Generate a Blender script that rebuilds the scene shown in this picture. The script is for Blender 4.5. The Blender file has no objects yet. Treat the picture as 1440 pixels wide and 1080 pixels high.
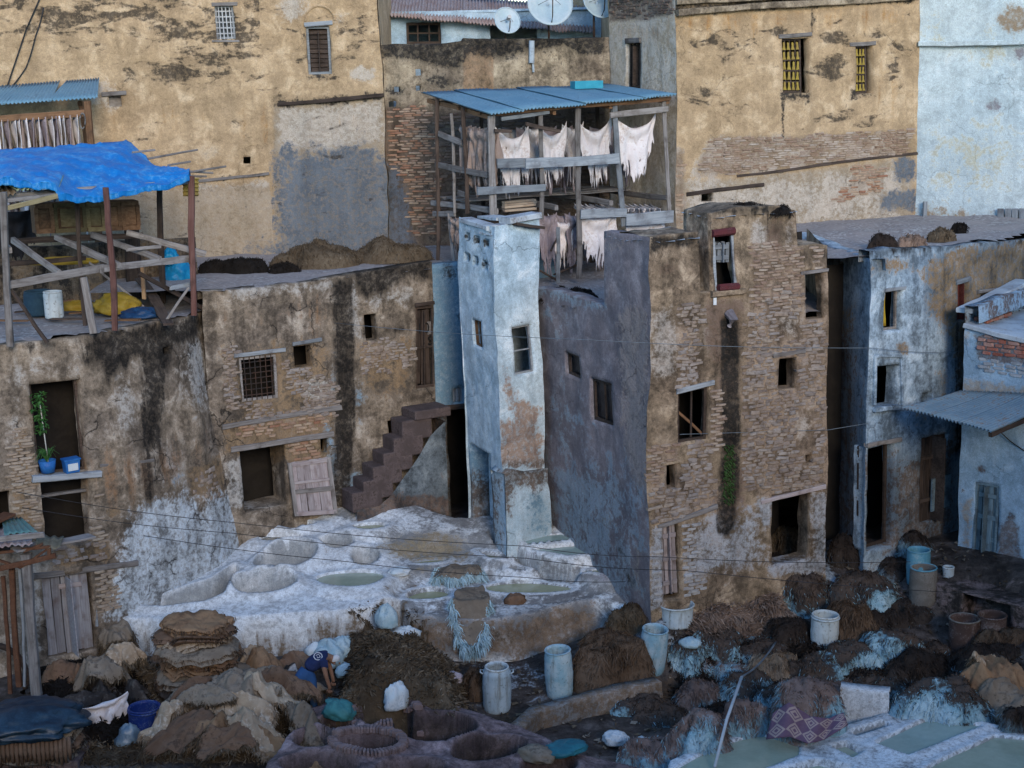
import bpy, math, random
import numpy as np
from mathutils import Vector, Matrix
sc = bpy.context.scene
COL = sc.collection
# ---------------------------------------------------------------- camera, light, exposure
FPX = 2200.0; PITCH = math.radians(12); ROLL = math.radians(1.5); CAMH = 12.2
cam_d = bpy.data.cameras.new('camera'); cam = bpy.data.objects.new('camera', cam_d); COL.objects.link(cam)
cam_d.sensor_width = 36; cam_d.lens = 36 * FPX / 1440; cam_d.clip_end = 2000
cam.matrix_world = Matrix.Translation((0, 0, CAMH)) @ Matrix.Rotation(math.radians(90) - PITCH, 4, 'X') @ Matrix.Rotation(-ROLL, 4, 'Z')
sc.camera = cam
SUN_EL, SUN_AZ = 18.5, 166.0        # compass style: azimuth measured clockwise from +Y
w = bpy.data.worlds.new('World'); sc.world = w; w.use_nodes = True
nt = w.node_tree; nt.nodes.clear()
sky = nt.nodes.new('ShaderNodeTexSky'); sky.sky_type = 'NISHITA'; sky.sun_disc = False
sky.sun_elevation = math.radians(SUN_EL); sky.sun_rotation = math.radians(SUN_AZ)
sky.air_density = 1.1; sky.dust_density = 0.1; sky.ozone_density = 4.0
bg = nt.nodes.new('ShaderNodeBackground'); bg.inputs[1].default_value = 0.15
wo = nt.nodes.new('ShaderNodeOutputWorld')
nt.links.new(sky.outputs[0], bg.inputs[0]); nt.links.new(bg.outputs[0], wo.inputs[0])
sl = bpy.data.lights.new('sun', 'SUN'); sun = bpy.data.objects.new('sun', sl); COL.objects.link(sun)
sl.energy = 1.15; sl.angle = math.radians(20); sl.color = (1.0, 0.83, 0.64)
az, el = math.radians(SUN_AZ), math.radians(SUN_EL)
sun.rotation_euler = Vector((math.sin(az)*math.cos(el), math.cos(az)*math.cos(el), math.sin(el))).to_track_quat('Z', 'Y').to_euler()
sc.view_settings.view_transform = 'Standard'; sc.view_settings.look = 'None'
sc.view_settings.gamma = 1; sc.view_settings.use_curve_mapping = False
sc.view_settings.exposure = 1.05
sc.cycles.max_bounces = 4; sc.cycles.diffuse_bounces = 1; sc.cycles.glossy_bounces = 2; sc.cycles.transmission_bounces = 2
# ---------------------------------------------------------------- picture <-> place
def ray(px, py):
    u = (px-720)/FPX; v = (py-540)/FPX
    c, s = math.cos(ROLL), math.sin(ROLL)
    u, v = u*c - v*s, u*s + v*c
    return np.array((u, math.cos(PITCH) - v*math.sin(PITCH), -math.sin(PITCH) - v*math.cos(PITCH)))
CAM = np.array((0, 0, CAMH))
def atY(px, py, Y):
    d = ray(px, py); return CAM + d*(Y/d[1])
def atz(px, py, z):
    d = ray(px, py); return CAM + d*((z-CAMH)/d[2])
def proj(P):
    P = np.asarray(P, float) - CAM
    cp, sp = math.cos(PITCH), math.sin(PITCH)
    zc = P[..., 1]*cp - P[..., 2]*sp
    yc = -(P[..., 1]*sp + P[..., 2]*cp)
    u = P[..., 0]/zc; v = yc/zc
    c, s = math.cos(ROLL), math.sin(ROLL)
    return 720 + FPX*(u*c + v*s), 540 + FPX*(-u*s + v*c)
# ---------------------------------------------------------------- noise
def _h(ix, iy, iz, seed):
    with np.errstate(over='ignore'):
        h = (ix.astype(np.uint32)*np.uint32(374761393) ^ iy.astype(np.uint32)*np.uint32(668265263) ^ iz.astype(np.uint32)*np.uint32(2246822519)) + np.uint32((seed*1013904223 + 12345) & 0xffffffff)
        h = (h ^ (h >> np.uint32(13)))*np.uint32(1274126177)
        h = (h ^ (h >> np.uint32(15)))*np.uint32(2654435761)
        h = h ^ (h >> np.uint32(16))
    return h.astype(np.float64)/2147483648.0 - 1.0
def vnoise(P, seed=0):
    P = np.asarray(P, float); I = np.floor(P).astype(np.int64); f = P - I; f = f*f*(3-2*f)
    r = 0
    for dx in (0, 1):
        for dy in (0, 1):
            for dz in (0, 1):
                wgt = (f[..., 0] if dx else 1-f[..., 0])*(f[..., 1] if dy else 1-f[..., 1])*(f[..., 2] if dz else 1-f[..., 2])
                r = r + wgt*_h(I[..., 0]+dx, I[..., 1]+dy, I[..., 2]+dz, seed)
    return r
def fbm(P, s=1.0, octv=4, seed=0, gain=.5):
    P = np.asarray(P, float)*s; a = 1; t = 0; r = 0
    for k in range(octv):
        r = r + a*vnoise(P, seed+k*17); t += a; a *= gain; P = P*2.03
    return r/t
def warp(P, amp, fine=.25):
    P = np.asarray(P, float)
    d = np.stack([fbm(P, .45, 3, 3), fbm(P, .45, 3, 4), .5*fbm(P, .6, 3, 5)], -1)*amp*1.6
    e = np.stack([fbm(P, 2.6, 4, 6), fbm(P, 2.6, 4, 7), .6*fbm(P, 2.6, 3, 8)], -1)*amp*fine*2
    return P + d + e
def sdf_poly(X, Y, pts):
    """signed distance in picture units, positive inside"""
    X = np.asarray(X, float); Y = np.asarray(Y, float)
    d = np.full(X.shape, 1e18); ins = np.zeros(X.shape, bool)
    n = len(pts)
    for i in range(n):
        ax, ay = pts[i]; bx, by = pts[(i+1) % n]
        ex, ey = bx-ax, by-ay; wx, wy = X-ax, Y-ay
        t = np.clip((wx*ex + wy*ey)/(ex*ex+ey*ey+1e-12), 0, 1)
        d = np.minimum(d, (wx-ex*t)**2 + (wy-ey*t)**2)
        c = ((ay > Y) != (by > Y))
        if ey != 0: ins ^= c & (X < ex*(Y-ay)/ey + ax)
    d = np.sqrt(d)
    return np.where(ins, d, -d)
def sdf_line(X, Y, pts, wd):
    d = np.full(np.shape(X), 1e18)
    for (ax, ay), (bx, by) in zip(pts[:-1], pts[1:]):
        ex, ey = bx-ax, by-ay; wx, wy = X-ax, Y-ay
        t = np.clip((wx*ex + wy*ey)/(ex*ex+ey*ey+1e-12), 0, 1)
        d = np.minimum(d, (wx-ex*t)**2 + (wy-ey*t)**2)
    return wd/2 - np.sqrt(d)
def shape_val(X, Y, sh):
    k = sh[0]
    if k == 'c': return np.full(np.shape(X), sh[1])
    if k == 'p': d = sdf_poly(X, Y, sh[1]); soft = sh[2]; top = sh[3] if len(sh) > 3 else 1
    elif k == 'l': d = sdf_line(X, Y, sh[1], sh[2]); soft = sh[3]; top = sh[4] if len(sh) > 4 else 1
    elif k == 'e':
        _, cx, cy, rx, ry = sh[:5]; soft = sh[5] if len(sh) > 5 else 15; top = sh[6] if len(sh) > 6 else 1
        d = (1 - np.sqrt(((X-cx)/rx)**2 + ((Y-cy)/ry)**2))*min(rx, ry)
    return np.clip(.5 + d/(3.6*soft), 0, 1)*top
def mask_of(X, Y, shapes):
    r = np.zeros(np.shape(X))
    for s in shapes: r = np.maximum(r, shape_val(X, Y, s))
    return r
# ---------------------------------------------------------------- objects
WM = {}
def tag(o, label=None, cat=None, group=None, kind=None):
    if label: o['label'] = label
    if cat: o['category'] = cat
    if group: o['group'] = group
    if kind: o['kind'] = kind
    return o
def put(o, parent=None, M=None):
    COL.objects.link(o)
    M = M or Matrix()
    if parent is not None:
        o.parent = parent; o.matrix_basis = WM[parent.name].inverted() @ M
    else: o.matrix_basis = M
    WM[o.name] = M
    return o
def empty(name, loc, label=None, cat=None, group=None, kind=None, rz=0):
    o = bpy.data.objects.new(name, None); o.empty_display_size = .3
    put(o, None, Matrix.Translation(Vector(loc)) @ Matrix.Rotation(rz, 4, 'Z'))
    return tag(o, label, cat, group, kind)
def to_mesh(name, V, F, smooth=False, attrs=None, uv=None):
    me = bpy.data.meshes.new(name)
    V = np.asarray(V, np.float32)
    if isinstance(F, np.ndarray):
        k = F.shape[1]; n = len(F)
        me.vertices.add(len(V)); me.vertices.foreach_set('co', V.ravel())
        me.loops.add(n*k); me.loops.foreach_set('vertex_index', F.astype(np.int32).ravel())
        me.polygons.add(n); me.polygons.foreach_set('loop_start', np.arange(0, n*k, k, dtype=np.int32))
        me.update(calc_edges=True)
        if F.size: lv = F.ravel()
    else:
        me.from_pydata(V.tolist(), [], F); lv = np.array([i for f in F for i in f])
    if uv is not None:
        ul = me.uv_layers.new(name='uv'); ul.data.foreach_set('uv', np.asarray(uv, np.float32)[lv].ravel())
    for an, av in (attrs or {}).items():
        a = me.attributes.new(an, 'FLOAT', 'POINT'); a.data.foreach_set('value', np.asarray(av, np.float32))
    if smooth: me.polygons.foreach_set('use_smooth', np.ones(len(me.polygons), bool))
    return me
def mesh(name, V, F, mat=None, parent=None, smooth=False, attrs=None, uv=None, M=None, origin=None, label=None, cat=None, group=None, kind=None):
    V = np.asarray(V, float)
    if M is None:
        if origin is None:
            lo, hi = V.min(0), V.max(0); origin = ((lo[0]+hi[0])/2, (lo[1]+hi[1])/2, lo[2])
        V = V - np.asarray(origin); M = Matrix.Translation(Vector(origin))
    me = to_mesh(name, V, F, smooth, attrs, uv)
    o = bpy.data.objects.new(name, me)
    if mat: me.materials.append(mat)
    put(o, parent, M)
    return tag(o, label, cat, group, kind)
def inst(name, me, M, parent=None):
    return put(bpy.data.objects.new(name, me), parent, M)
class MB:
    """collects simple solids (world coordinates) into one mesh"""
    def __init__(s): s.V = []; s.F = []; s.n = 0
    def add(s, V, F):
        s.V.append(np.asarray(V, float)); s.F += [tuple(i+s.n for i in f) for f in F]; s.n += len(V)
    def box(s, c, ax, ay, az):
        c, ax, ay, az = map(np.asarray, (c, ax, ay, az))
        V = [c + x*ax + y*ay + z*az for z in (-1, 1) for y in (-1, 1) for x in (-1, 1)]
        s.add(V, [(0, 2, 3, 1), (4, 5, 7, 6), (0, 1, 5, 4), (2, 6, 7, 3), (0, 4, 6, 2), (1, 3, 7, 5)])
    def bar(s, p0, p1, w, h=None, up=(0, 0, 1)):
        p0 = np.asarray(p0, float); p1 = np.asarray(p1, float); h = h or w
        d = p1-p0; L = np.linalg.norm(d); d /= L; up = np.asarray(up, float)
        if abs(d @ up) > .95: up = np.array((0, 1., 0))
        y = np.cross(up, d); y /= np.linalg.norm(y); z = np.cross(d, y)
        s.box((p0+p1)/2, d*L/2, y*w/2, z*h/2)
    def tube(s, pts, r, n=6, cap=True):
        pts = [np.asarray(p, float) for p in pts]; V = []; m = len(pts)
        rr = r if hasattr(r, '__len__') else [r]*m
        for i, p in enumerate(pts):
            d = pts[min(i+1, m-1)] - pts[max(i-1, 0)]; d = d/(np.linalg.norm(d)+1e-9)
            u = np.array((0, 0, 1.)) if abs(d[2]) < .9 else np.array((1., 0, 0))
            a = np.cross(d, u); a /= np.linalg.norm(a); b = np.cross(d, a)
            for k in range(n):
                t = 2*math.pi*k/n; V.append(p + rr[i]*(math.cos(t)*a + math.sin(t)*b))
        F = [(i*n+k, i*n+(k+1) % n, (i+1)*n+(k+1) % n, (i+1)*n+k) for i in range(m-1) for k in range(n)]
        if cap: F += [tuple(range(n-1, -1, -1)), tuple((m-1)*n+k for k in range(n))]
        s.add(V, F)
    def build(s, name, mat, parent=None, **k):
        return mesh(name, np.concatenate(s.V), s.F, mat, parent, **k)
def frame_mat(p0, p1, up=(0, 0, 1)):
    p0 = Vector(p0); p1 = Vector(p1); d = (p1-p0).normalized(); up = Vector(up)
    if abs(d.dot(up)) > .95: up = Vector((0, 1, 0))
    y = up.cross(d).normalized(); z = d.cross(y)
    return Matrix(((d.x, y.x, z.x, p0.x), (d.y, y.y, z.y, p0.y), (d.z, y.z, z.z, p0.z), (0, 0, 0, 1))), (p1-p0).length
def beam(name, p0, p1, w, h, mat, parent=None, up=(0, 0, 1), rnd=None, wob=.015, rounded=False, **k):
    """a weathered timber: local X runs along it"""
    rnd = rnd or random
    M, L = frame_mat(p0, p1, up); n = max(2, int(L/.35)+1); V = []; sec = []
    if rounded: sec = [(math.cos(t*math.pi/3.5)*w/2, math.sin(t*math.pi/3.5)*h/2) for t in range(7)]
    else:
        b = min(w, h)*.12
        sec = [(-w/2+b, -h/2), (w/2-b, -h/2), (w/2, -h/2+b), (w/2, h/2-b), (w/2-b, h/2), (-w/2+b, h/2), (-w/2, h/2-b), (-w/2, -h/2+b)]
    m = len(sec); ph = rnd.uniform(0, 9)
    for i in range(n):
        x = L*i/(n-1); oy = wob*math.sin(ph+x*1.7)+wob*rnd.uniform(-.5, .5); oz = wob*math.cos(ph*2+x*1.3)+wob*rnd.uniform(-.5, .5)
        tp = 1 + .06*math.sin(ph*3+x*2.2)
        for (a, c) in sec: V.append((x + rnd.uniform(-.01, .01), a*tp+oy, c*tp+oz))
    F = [(i*m+q, i*m+(q+1) % m, (i+1)*m+(q+1) % m, (i+1)*m+q) for i in range(n-1) for q in range(m)]
    F += [tuple(range(m-1, -1, -1)), tuple((n-1)*m+q for q in range(m))]
    return mesh(name, V, F, mat, parent, M=M, **k)
# ---------------------------------------------------------------- materials
def nn(t, typ, **k):
    n = t.nodes.new('ShaderNode'+typ); ins = k.pop('i', {})
    for a, v in k.items(): setattr(n, a, v)
    for a, v in ins.items():
        s = n.inputs[a]
        if isinstance(v, bpy.types.NodeSocket): t.links.new(v, s)
        else: s.default_value = v
    return n
def c4(c): return (c[0], c[1], c[2], 1)
def mixc(t, f, a, b, mode='MIX'):
    n = nn(t, 'Mix', data_type='RGBA', blend_type=mode)
    for idx, v in ((0, f), (6, a), (7, b)):
        s = n.inputs[idx]
        if isinstance(v, bpy.types.NodeSocket): t.links.new(v, s)
        else: s.default_value = c4(v) if idx > 0 else v
    return n.outputs[2]
def mth(t, op, a, b=0.0, c=None, clamp=False):
    n = nn(t, 'Math', operation=op, use_clamp=clamp)
    for idx, v in ((0, a), (1, b), (2, c)):
        if v is None: continue
        if isinstance(v, bpy.types.NodeSocket): t.links.new(v, n.inputs[idx])
        else: n.inputs[idx].default_value = v
    return n.outputs[0]
def sstep(t, v, lo, hi):
    n = nn(t, 'MapRange', interpolation_type='SMOOTHSTEP', clamp=True)
    t.links.new(v, n.inputs[0]); n.inputs[1].default_value = lo; n.inputs[2].default_value = hi
    return n.outputs[0]
def noi(t, vec, s, det=5, rough=.6, dist=0.0, scl=None):
    if scl is not None:
        vm = nn(t, 'VectorMath', operation='MULTIPLY'); t.links.new(vec, vm.inputs[0]); vm.inputs[1].default_value = scl; vec = vm.outputs[0]
    n = nn(t, 'TexNoise', i={'Scale': s, 'Detail': det, 'Roughness': rough, 'Distortion': dist}); t.links.new(vec, n.inputs['Vector'])
    return n.outputs['Fac']
def new_mat(name):
    m = bpy.data.materials.new(name); m.use_nodes = True; t = m.node_tree
    b = t.nodes['Principled BSDF']; b.inputs['Roughness'].default_value = .9
    b.inputs['Specular IOR Level'].default_value = .25
    return m, t, b
def bump(t, b, h, strength=.6, dist=.03, prev=None):
    n = nn(t, 'Bump', i={'Strength': strength, 'Distance': dist}); t.links.new(h, n.inputs['Height'])
    t.links.new(n.outputs[0], b.inputs['Normal']); return n
def wall_mat(name, base, dark, light, layers=(), streak=.35, bmp=.7, crack=.5, seed=0., fine=.35, rough_d=.035, grime=1.0):
    """plaster: layers = (attribute, colour a, colour b, noise amount, relief)"""
    m, t, b = new_mat(name)
    g0 = nn(t, 'NewGeometry').outputs['Position']
    g = nn(t, 'VectorMath', operation='ADD', i={0: g0, 1: (seed, seed*.7, seed*.3)}).outputs[0]
    nb = noi(t, g, .55, 4, .6); nm = noi(t, g, 2.1, 6, .68, .35); nf = noi(t, g, 10, 4, .72); ng = noi(t, g, 42, 2, .7)
    ns = noi(t, g, 1.0, 5, .64, .2, (3.2, 3.2, .28))
    col = mixc(t, sstep(t, nb, .38, .64), base, dark)
    col = mixc(t, mth(t, 'MULTIPLY', sstep(t, nm, .5, .68), .8), col, light)
    col = mixc(t, mth(t, 'MULTIPLY', sstep(t, ns, .52, .72), streak), col, [x*.38 for x in dark])
    h = mth(t, 'ADD', mth(t, 'MULTIPLY', nm, .7), mth(t, 'MULTIPLY', nf, .5))
    edge = mth(t, 'ADD', mth(t, 'MULTIPLY', nm, .65), mth(t, 'MULTIPLY', nf, .35))
    streaky = mth(t, 'ADD', mth(t, 'MULTIPLY', ns, .75), mth(t, 'MULTIPLY', nf, .25))
    for L in layers:
        an, ca, cb, k, rel = L[:5]; src = streaky if len(L) > 5 and L[5] == 'streak' else edge
        at = nn(t, 'Attribute', attribute_name=an).outputs['Fac']
        if len(L) > 5 and L[5] == 'lick':          # flame-shaped moss: short wind-blown strokes
            src = mth(t, 'ADD', mth(t, 'MULTIPLY', noi(t, g, 1.0, 5, .6, .7, (1.5, 1.5, 3.8)), .72), mth(t, 'MULTIPLY', nf, .28))
        f = sstep(t, mth(t, 'ADD', at, mth(t, 'MULTIPLY', mth(t, 'SUBTRACT', src, .5), k*(1.9 if not (len(L) > 5 and L[5] == 'lick') else 1.0))), *((.36, .60) if len(L) > 5 and L[5] == 'lick' else (.32, .70) if len(L) > 5 else (.36, .63)))
        f = mth(t, 'MULTIPLY', f, mth(t, 'ADD', .62, mth(t, 'MULTIPLY', sstep(t, nf, .36, .56), .38)))
        lc = mixc(t, sstep(t, nm, .38, .62), ca, cb)
        if len(L) > 6: f = mth(t, 'MULTIPLY', f, L[6])
        col = mixc(t, f, col, lc)
        h = mth(t, 'ADD', h, mth(t, 'MULTIPLY', f, rel))
    vo = nn(t, 'TexVoronoi', feature='DISTANCE_TO_EDGE', i={'Scale': .8})
    dv = nn(t, 'VectorMath', operation='ADD', i={0: g}); t.links.new(nn(t, 'VectorMath', operation='SCALE', i={0: nn(t, 'TexNoise', i={'Vector': g, 'Scale': 2.0, 'Detail': 5}).outputs['Color'], 'Scale': .7}).outputs[0], dv.inputs[1])
    t.links.new(dv.outputs[0], vo.inputs['Vector'])
    ck = mth(t, 'MULTIPLY', mth(t, 'SUBTRACT', 1.0, sstep(t, vo.outputs['Distance'], .002, .012)), mth(t, 'MULTIPLY', sstep(t, nb, .5, .6), crack))
    col = mixc(t, ck, col, (.02, .018, .016))
    # pits where render has flaked off, and grime freckles
    fl = mth(t, 'MULTIPLY', sstep(t, nf, .60, .70), fine)
    col = mixc(t, fl, col, [x*.35 for x in dark])
    gr = sstep(t, mth(t, 'ADD', mth(t, 'MULTIPLY', nm, .45), mth(t, 'ADD', mth(t, 'MULTIPLY', ns, .25), mth(t, 'MULTIPLY', nf, .30))), .39, .60)
    col = mixc(t, 1.0, col, mixc(t, gr, (1-.68*grime,)*3, (1+.25*grime,)*3), 'MULTIPLY')
    col = mixc(t, 1.0, col, mixc(t, ng, (.5, .5, .5), (1.4, 1.4, 1.4)), 'MULTIPLY')
    h = mth(t, 'SUBTRACT', h, mth(t, 'ADD', mth(t, 'MULTIPLY', ck, .5), mth(t, 'MULTIPLY', fl, .5)))
    h = mth(t, 'ADD', h, mth(t, 'MULTIPLY', ng, .12))
    t.links.new(col, b.inputs['Base Color']); bump(t, b, h, bmp, rough_d)
    return m
def brick_mat(name, cols, bmp=.6):
    m, t, b = new_mat(name)
    g = nn(t, 'NewGeometry'); oi = nn(t, 'ObjectInfo')
    r = mth(t, 'FRACT', mth(t, 'ADD', g.outputs['Random Per Island'], oi.outputs['Random']))
    cr = nn(t, 'ValToRGB'); cr.color_ramp.interpolation = 'LINEAR'; e = cr.color_ramp.elements
    while len(e) < len(cols): e.new(.5)
    for i, c in enumerate(cols): e[i].position = i/(len(cols)-1); e[i].color = c4(c)
    t.links.new(r, cr.inputs[0]); p = g.outputs['Position']
    n1 = noi(t, p, 9, 6, .7); n2 = noi(t, p, 1.3, 4, .6)
    col = mixc(t, mth(t, 'MULTIPLY', sstep(t, n1, .45, .68), .6), cr.outputs[0], [x*.42 for x in cols[0]])
    col = mixc(t, mth(t, 'MULTIPLY', sstep(t, n2, .5, .66), .45), col, [min(1, x*1.25+.03) for x in cols[-1]])
    t.links.new(col, b.inputs['Base Color']); bump(t, b, n1, bmp, .02)
    return m
def wood_mat(name, a, b_, c, rough=.85):
    m, t, b = new_mat(name); b.inputs['Roughness'].default_value = rough
    o = nn(t, 'TexCoord').outputs['Object']; oi = nn(t, 'ObjectInfo').outputs['Random']
    ov = nn(t, 'VectorMath', operation='ADD', i={0: o}); t.links.new(nn(t, 'CombineXYZ', i={0: mth(t, 'MULTIPLY', oi, 37.)}).outputs[0], ov.inputs[1])
    n1 = noi(t, ov.outputs[0], 1, 8, .68, .2, (1.6, 26, 26)); n2 = noi(t, ov.outputs[0], 2.5, 5, .6)
    col = mixc(t, sstep(t, n1, .36, .62), a, b_); col = mixc(t, mth(t, 'MULTIPLY', sstep(t, n2, .48, .7), .8), col, c)
    col = mixc(t, 1.0, col, mixc(t, oi, (.7, .7, .7), (1.25, 1.25, 1.25)), 'MULTIPLY')
    t.links.new(col, b.inputs['Base Color']); bump(t, b, n1, .6, .012)
    return m
def mix_mat(name, a, b_, c=None, scale=3., rough=.9, bmp=.4, dist=.02, lo=.4, hi=.62, spec=.25, fine=9., local=True, vary=.0):
    """two or three colours mottled together"""
    m, t, b = new_mat(name); b.inputs['Roughness'].default_value = rough; b.inputs['Specular IOR Level'].default_value = spec
    p = nn(t, 'TexCoord').outputs['Object'] if local else nn(t, 'NewGeometry').outputs['Position']
    oi = nn(t, 'ObjectInfo').outputs['Random']
    ov = nn(t, 'VectorMath', operation='ADD', i={0: p}); t.links.new(nn(t, 'CombineXYZ', i={1: mth(t, 'MULTIPLY', oi, 53.)}).outputs[0], ov.inputs[1]); p = ov.outputs[0]
    n1 = noi(t, p, scale, 7, .66, .4); n2 = noi(t, p, scale*fine, 6, .7)
    col = mixc(t, sstep(t, n1, lo, hi), a, b_)
    if c: col = mixc(t, mth(t, 'MULTIPLY', sstep(t, mth(t, 'ADD', mth(t, 'MULTIPLY', n2, .6), mth(t, 'MULTIPLY', n1, .4)), .5, .62), .85), col, c)
    col = mixc(t, 1.0, col, mixc(t, n2, (.8, .8, .8), (1.15, 1.15, 1.15)), 'MULTIPLY')
    if vary: col = mixc(t, 1.0, col, mixc(t, oi, (1-vary,)*3, (1+vary,)*3), 'MULTIPLY')
    t.links.new(col, b.inputs['Base Color'])
    bump(t, b, mth(t, 'ADD', mth(t, 'MULTIPLY', n1, .6), mth(t, 'MULTIPLY', n2, .4)), bmp, dist)
    return m
# ---------------------------------------------------------------- walls with real openings
class Facade:
    def __init__(s, pts, zb, top, amp=.04, bot=None):
        s.T = np.array(pts, float); s.B = np.array(bot if bot is not None else pts, float)
        s.zb = zb; s.amp = amp
        seg = np.linalg.norm(np.diff(s.T, axis=0), axis=1); s.cum = np.concatenate([[0], np.cumsum(seg)]); s.L = s.cum[-1]
        s.top = top; s.ztop = None; s.ops = []
        s.zref = max(z for _, z in top) if hasattr(top, '__len__') else top
        N = []
        for i in range(len(s.T)):
            a = s.T[max(i-1, 0)]; b = s.T[min(i+1, len(s.T)-1)]; d = (b-a)/np.linalg.norm(b-a); N.append((d[1], -d[0]))
        s.N = np.array(N)
    def topz(s, sv):
        if not hasattr(s.top, '__len__'): return np.full(np.shape(sv), float(s.top))
        a = np.array(s.top, float); return np.interp(sv, a[:, 0], a[:, 1])
    def pos(s, sv, zv, off=0., raw=False):
        sv = np.asarray(sv, float); zv = np.asarray(zv, float)
        k = np.clip((s.zref-zv)/(s.zref-s.zb+1e-9), 0, 1)
        xt = np.interp(sv, s.cum, s.T[:, 0]); yt = np.interp(sv, s.cum, s.T[:, 1])
        xb = np.interp(sv, s.cum, s.B[:, 0]); yb = np.interp(sv, s.cum, s.B[:, 1])
        nx = np.interp(sv, s.cum, s.N[:, 0]); ny = np.interp(sv, s.cum, s.N[:, 1])
        P = np.stack([xt*(1-k)+xb*k + nx*off, yt*(1-k)+yb*k + ny*off, zv], -1)
        return P if raw else warp(P, s.amp)
    def nrm(s, sv):
        n = np.array((np.interp(sv, s.cum, s.N[:, 0]), np.interp(sv, s.cum, s.N[:, 1]), 0.)); return n/np.linalg.norm(n)
    def tan(s, sv):
        n = s.nrm(sv); return np.array((-n[1], n[0], 0.))
    def hit(s, px, py):
        d = ray(px, py); best = None
        for i in range(len(s.T)-1):
            z = (s.zb+s.zref)/2
            for _ in range(4):
                k = (s.zref-z)/(s.zref-s.zb); a = s.T[i]*(1-k)+s.B[i]*k; b = s.T[i+1]*(1-k)+s.B[i+1]*k; e = b-a
                den = d[0]*e[1]-d[1]*e[0]
                tt = (a[0]*e[1]-a[1]*e[0])/den; u = ((d[0]*tt-a[0])*e[0]+(d[1]*tt-a[1])*e[1])/(e@e); z = CAMH+d[2]*tt
            over = max(0, -u, u-1)
            if best is None or over < best[0]-1e-6: best = (over, s.cum[i]+u*(s.cum[i+1]-s.cum[i]), z)
        return best[1], best[2]
    def top_px(s, pts):
        s.top = [s.hit(x, y) for x, y in pts]
        for i in range(1, len(s.top)):
            if s.top[i][0] <= s.top[i-1][0]: s.top[i] = (s.top[i-1][0]+.004, s.top[i][1])
        s.zref = max(s.zref, max(z for _, z in s.top)) if False else s.zref
        return s
    def rect(s, x0, y0, x1, y1):
        xm, ym = (x0+x1)/2, (y0+y1)/2
        return s.hit(x0, ym)[0], s.hit(x1, ym)[0], s.hit(xm, y1)[1], s.hit(xm, y0)[1]
    def op(s, x0, y0, x1, y1, depth=.3):
        s.ops.append((*s.rect(x0, y0, x1, y1), depth)); return s.ops[-1]
    def build(s, name, mat, parent, res=.1, masks=None, rim=None, s0=0, s1=None, **kw):
        s1 = s.L if s1 is None else s1
        zt = max(z for _, z in s.top) if hasattr(s.top, '__len__') else s.top
        def lines(a, b, extra):
            ex = sorted(set(round(e, 4) for e in extra if a-1e-6 <= e <= b+1e-6) | {round(a, 4), round(b, 4)})
            out = [ex[0]]
            for e in ex[1:]:
                n = max(1, int(round((e-out[-1])/res))); st = out[-1]
                out += [st+(e-st)*(i+1)/n for i in range(n)]
            return np.array(out)
        es = [v for o in s.ops for v in o[:2]] + list(s.cum)
        if hasattr(s.top, '__len__'): es += [a for a, _ in s.top]
        SL = lines(s0, s1, es); ZL = lines(s.zb, zt, [v for o in s.ops for v in o[2:4]])
        S, Z = np.meshgrid(SL, ZL); tz = s.topz(S); cl = Z >= tz-1e-6; Zc = np.minimum(Z, tz)
        ns = len(SL); nz = len(ZL); idx = np.arange(ns*nz).reshape(nz, ns)
        ok = ~(cl[:-1, :-1] & cl[:-1, 1:] & cl[1:, :-1] & cl[1:, 1:])
        sm = (SL[:-1]+SL[1:])/2; zm = (ZL[:-1]+ZL[1:])/2
        for o in s.ops: ok &= ~(((sm > o[0]) & (sm < o[1]))[None, :] & ((zm > o[2]) & (zm < o[3]))[:, None])
        F = np.stack([idx[:-1, :-1], idx[:-1, 1:], idx[1:, 1:], idx[1:, :-1]], -1)[ok]
        P = s.pos(S.ravel(), Zc.ravel()); UV = np.stack([S.ravel(), Zc.ravel()], -1); src = np.arange(len(P))
        V = [P]; UVs = [UV]; SR = [src]; FF = [F]; n = len(P)
        for o in s.ops:
            i0 = np.argmin(abs(SL-o[0])); i1 = np.argmin(abs(SL-o[1])); j0 = np.argmin(abs(ZL-o[2])); j1 = np.argmin(abs(ZL-o[3]))
            if i1 <= i0 or j1 <= j0: continue
            ring = [idx[j0, i] for i in range(i0, i1)] + [idx[j, i1] for j in range(j0, j1)] + [idx[j1, i] for i in range(i1, i0, -1)] + [idx[j, i0] for j in range(j1, j0, -1)]
            ring = np.array(ring); prev = ring; steps = max(1, int(o[4]/.15))
            for q in range(1, steps+1):
                dpt = o[4]*q/steps
                I = s.pos(S.ravel()[ring], Zc.ravel()[ring], -dpt)
                cur = np.arange(n, n+len(ring))
                V.append(I); UVs.append(UV[ring]+dpt); SR.append(ring); n += len(ring)
                FF.append(np.stack([prev, np.roll(prev, -1), np.roll(cur, -1), cur], -1)[:, ::-1][:, ::-1]); prev = cur
        if rim:
            wdt, drop = rim
            jt = np.array([np.argmax(cl[:, i]) if cl[:, i].any() else nz-1 for i in range(ns)])
            ring = idx[jt, np.arange(ns)]; ss = S.ravel()[ring]; zz = Zc.ravel()[ring]; prev = ring
            offs = [(-wdt*q/max(1, int(wdt/.12)), 0) for q in range(1, max(1, int(wdt/.12))+1)] + [(-wdt, drop)]
            for (of, dr) in offs:
                I = s.pos(ss, zz-dr, of); 
                if dr == 0: I[:, 2] += .03*fbm(I, 3, 3, 9)
                cur = np.arange(n, n+ns); V.append(I); UVs.append(UV[ring]+of); SR.append(ring); n += ns
                FF.append(np.stack([prev[:-1], prev[1:], cur[1:], cur[:-1]], -1)); prev = cur
        V = np.concatenate(V); UVs = np.concatenate(UVs); SR = np.concatenate(SR); FF = np.concatenate(FF)
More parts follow.
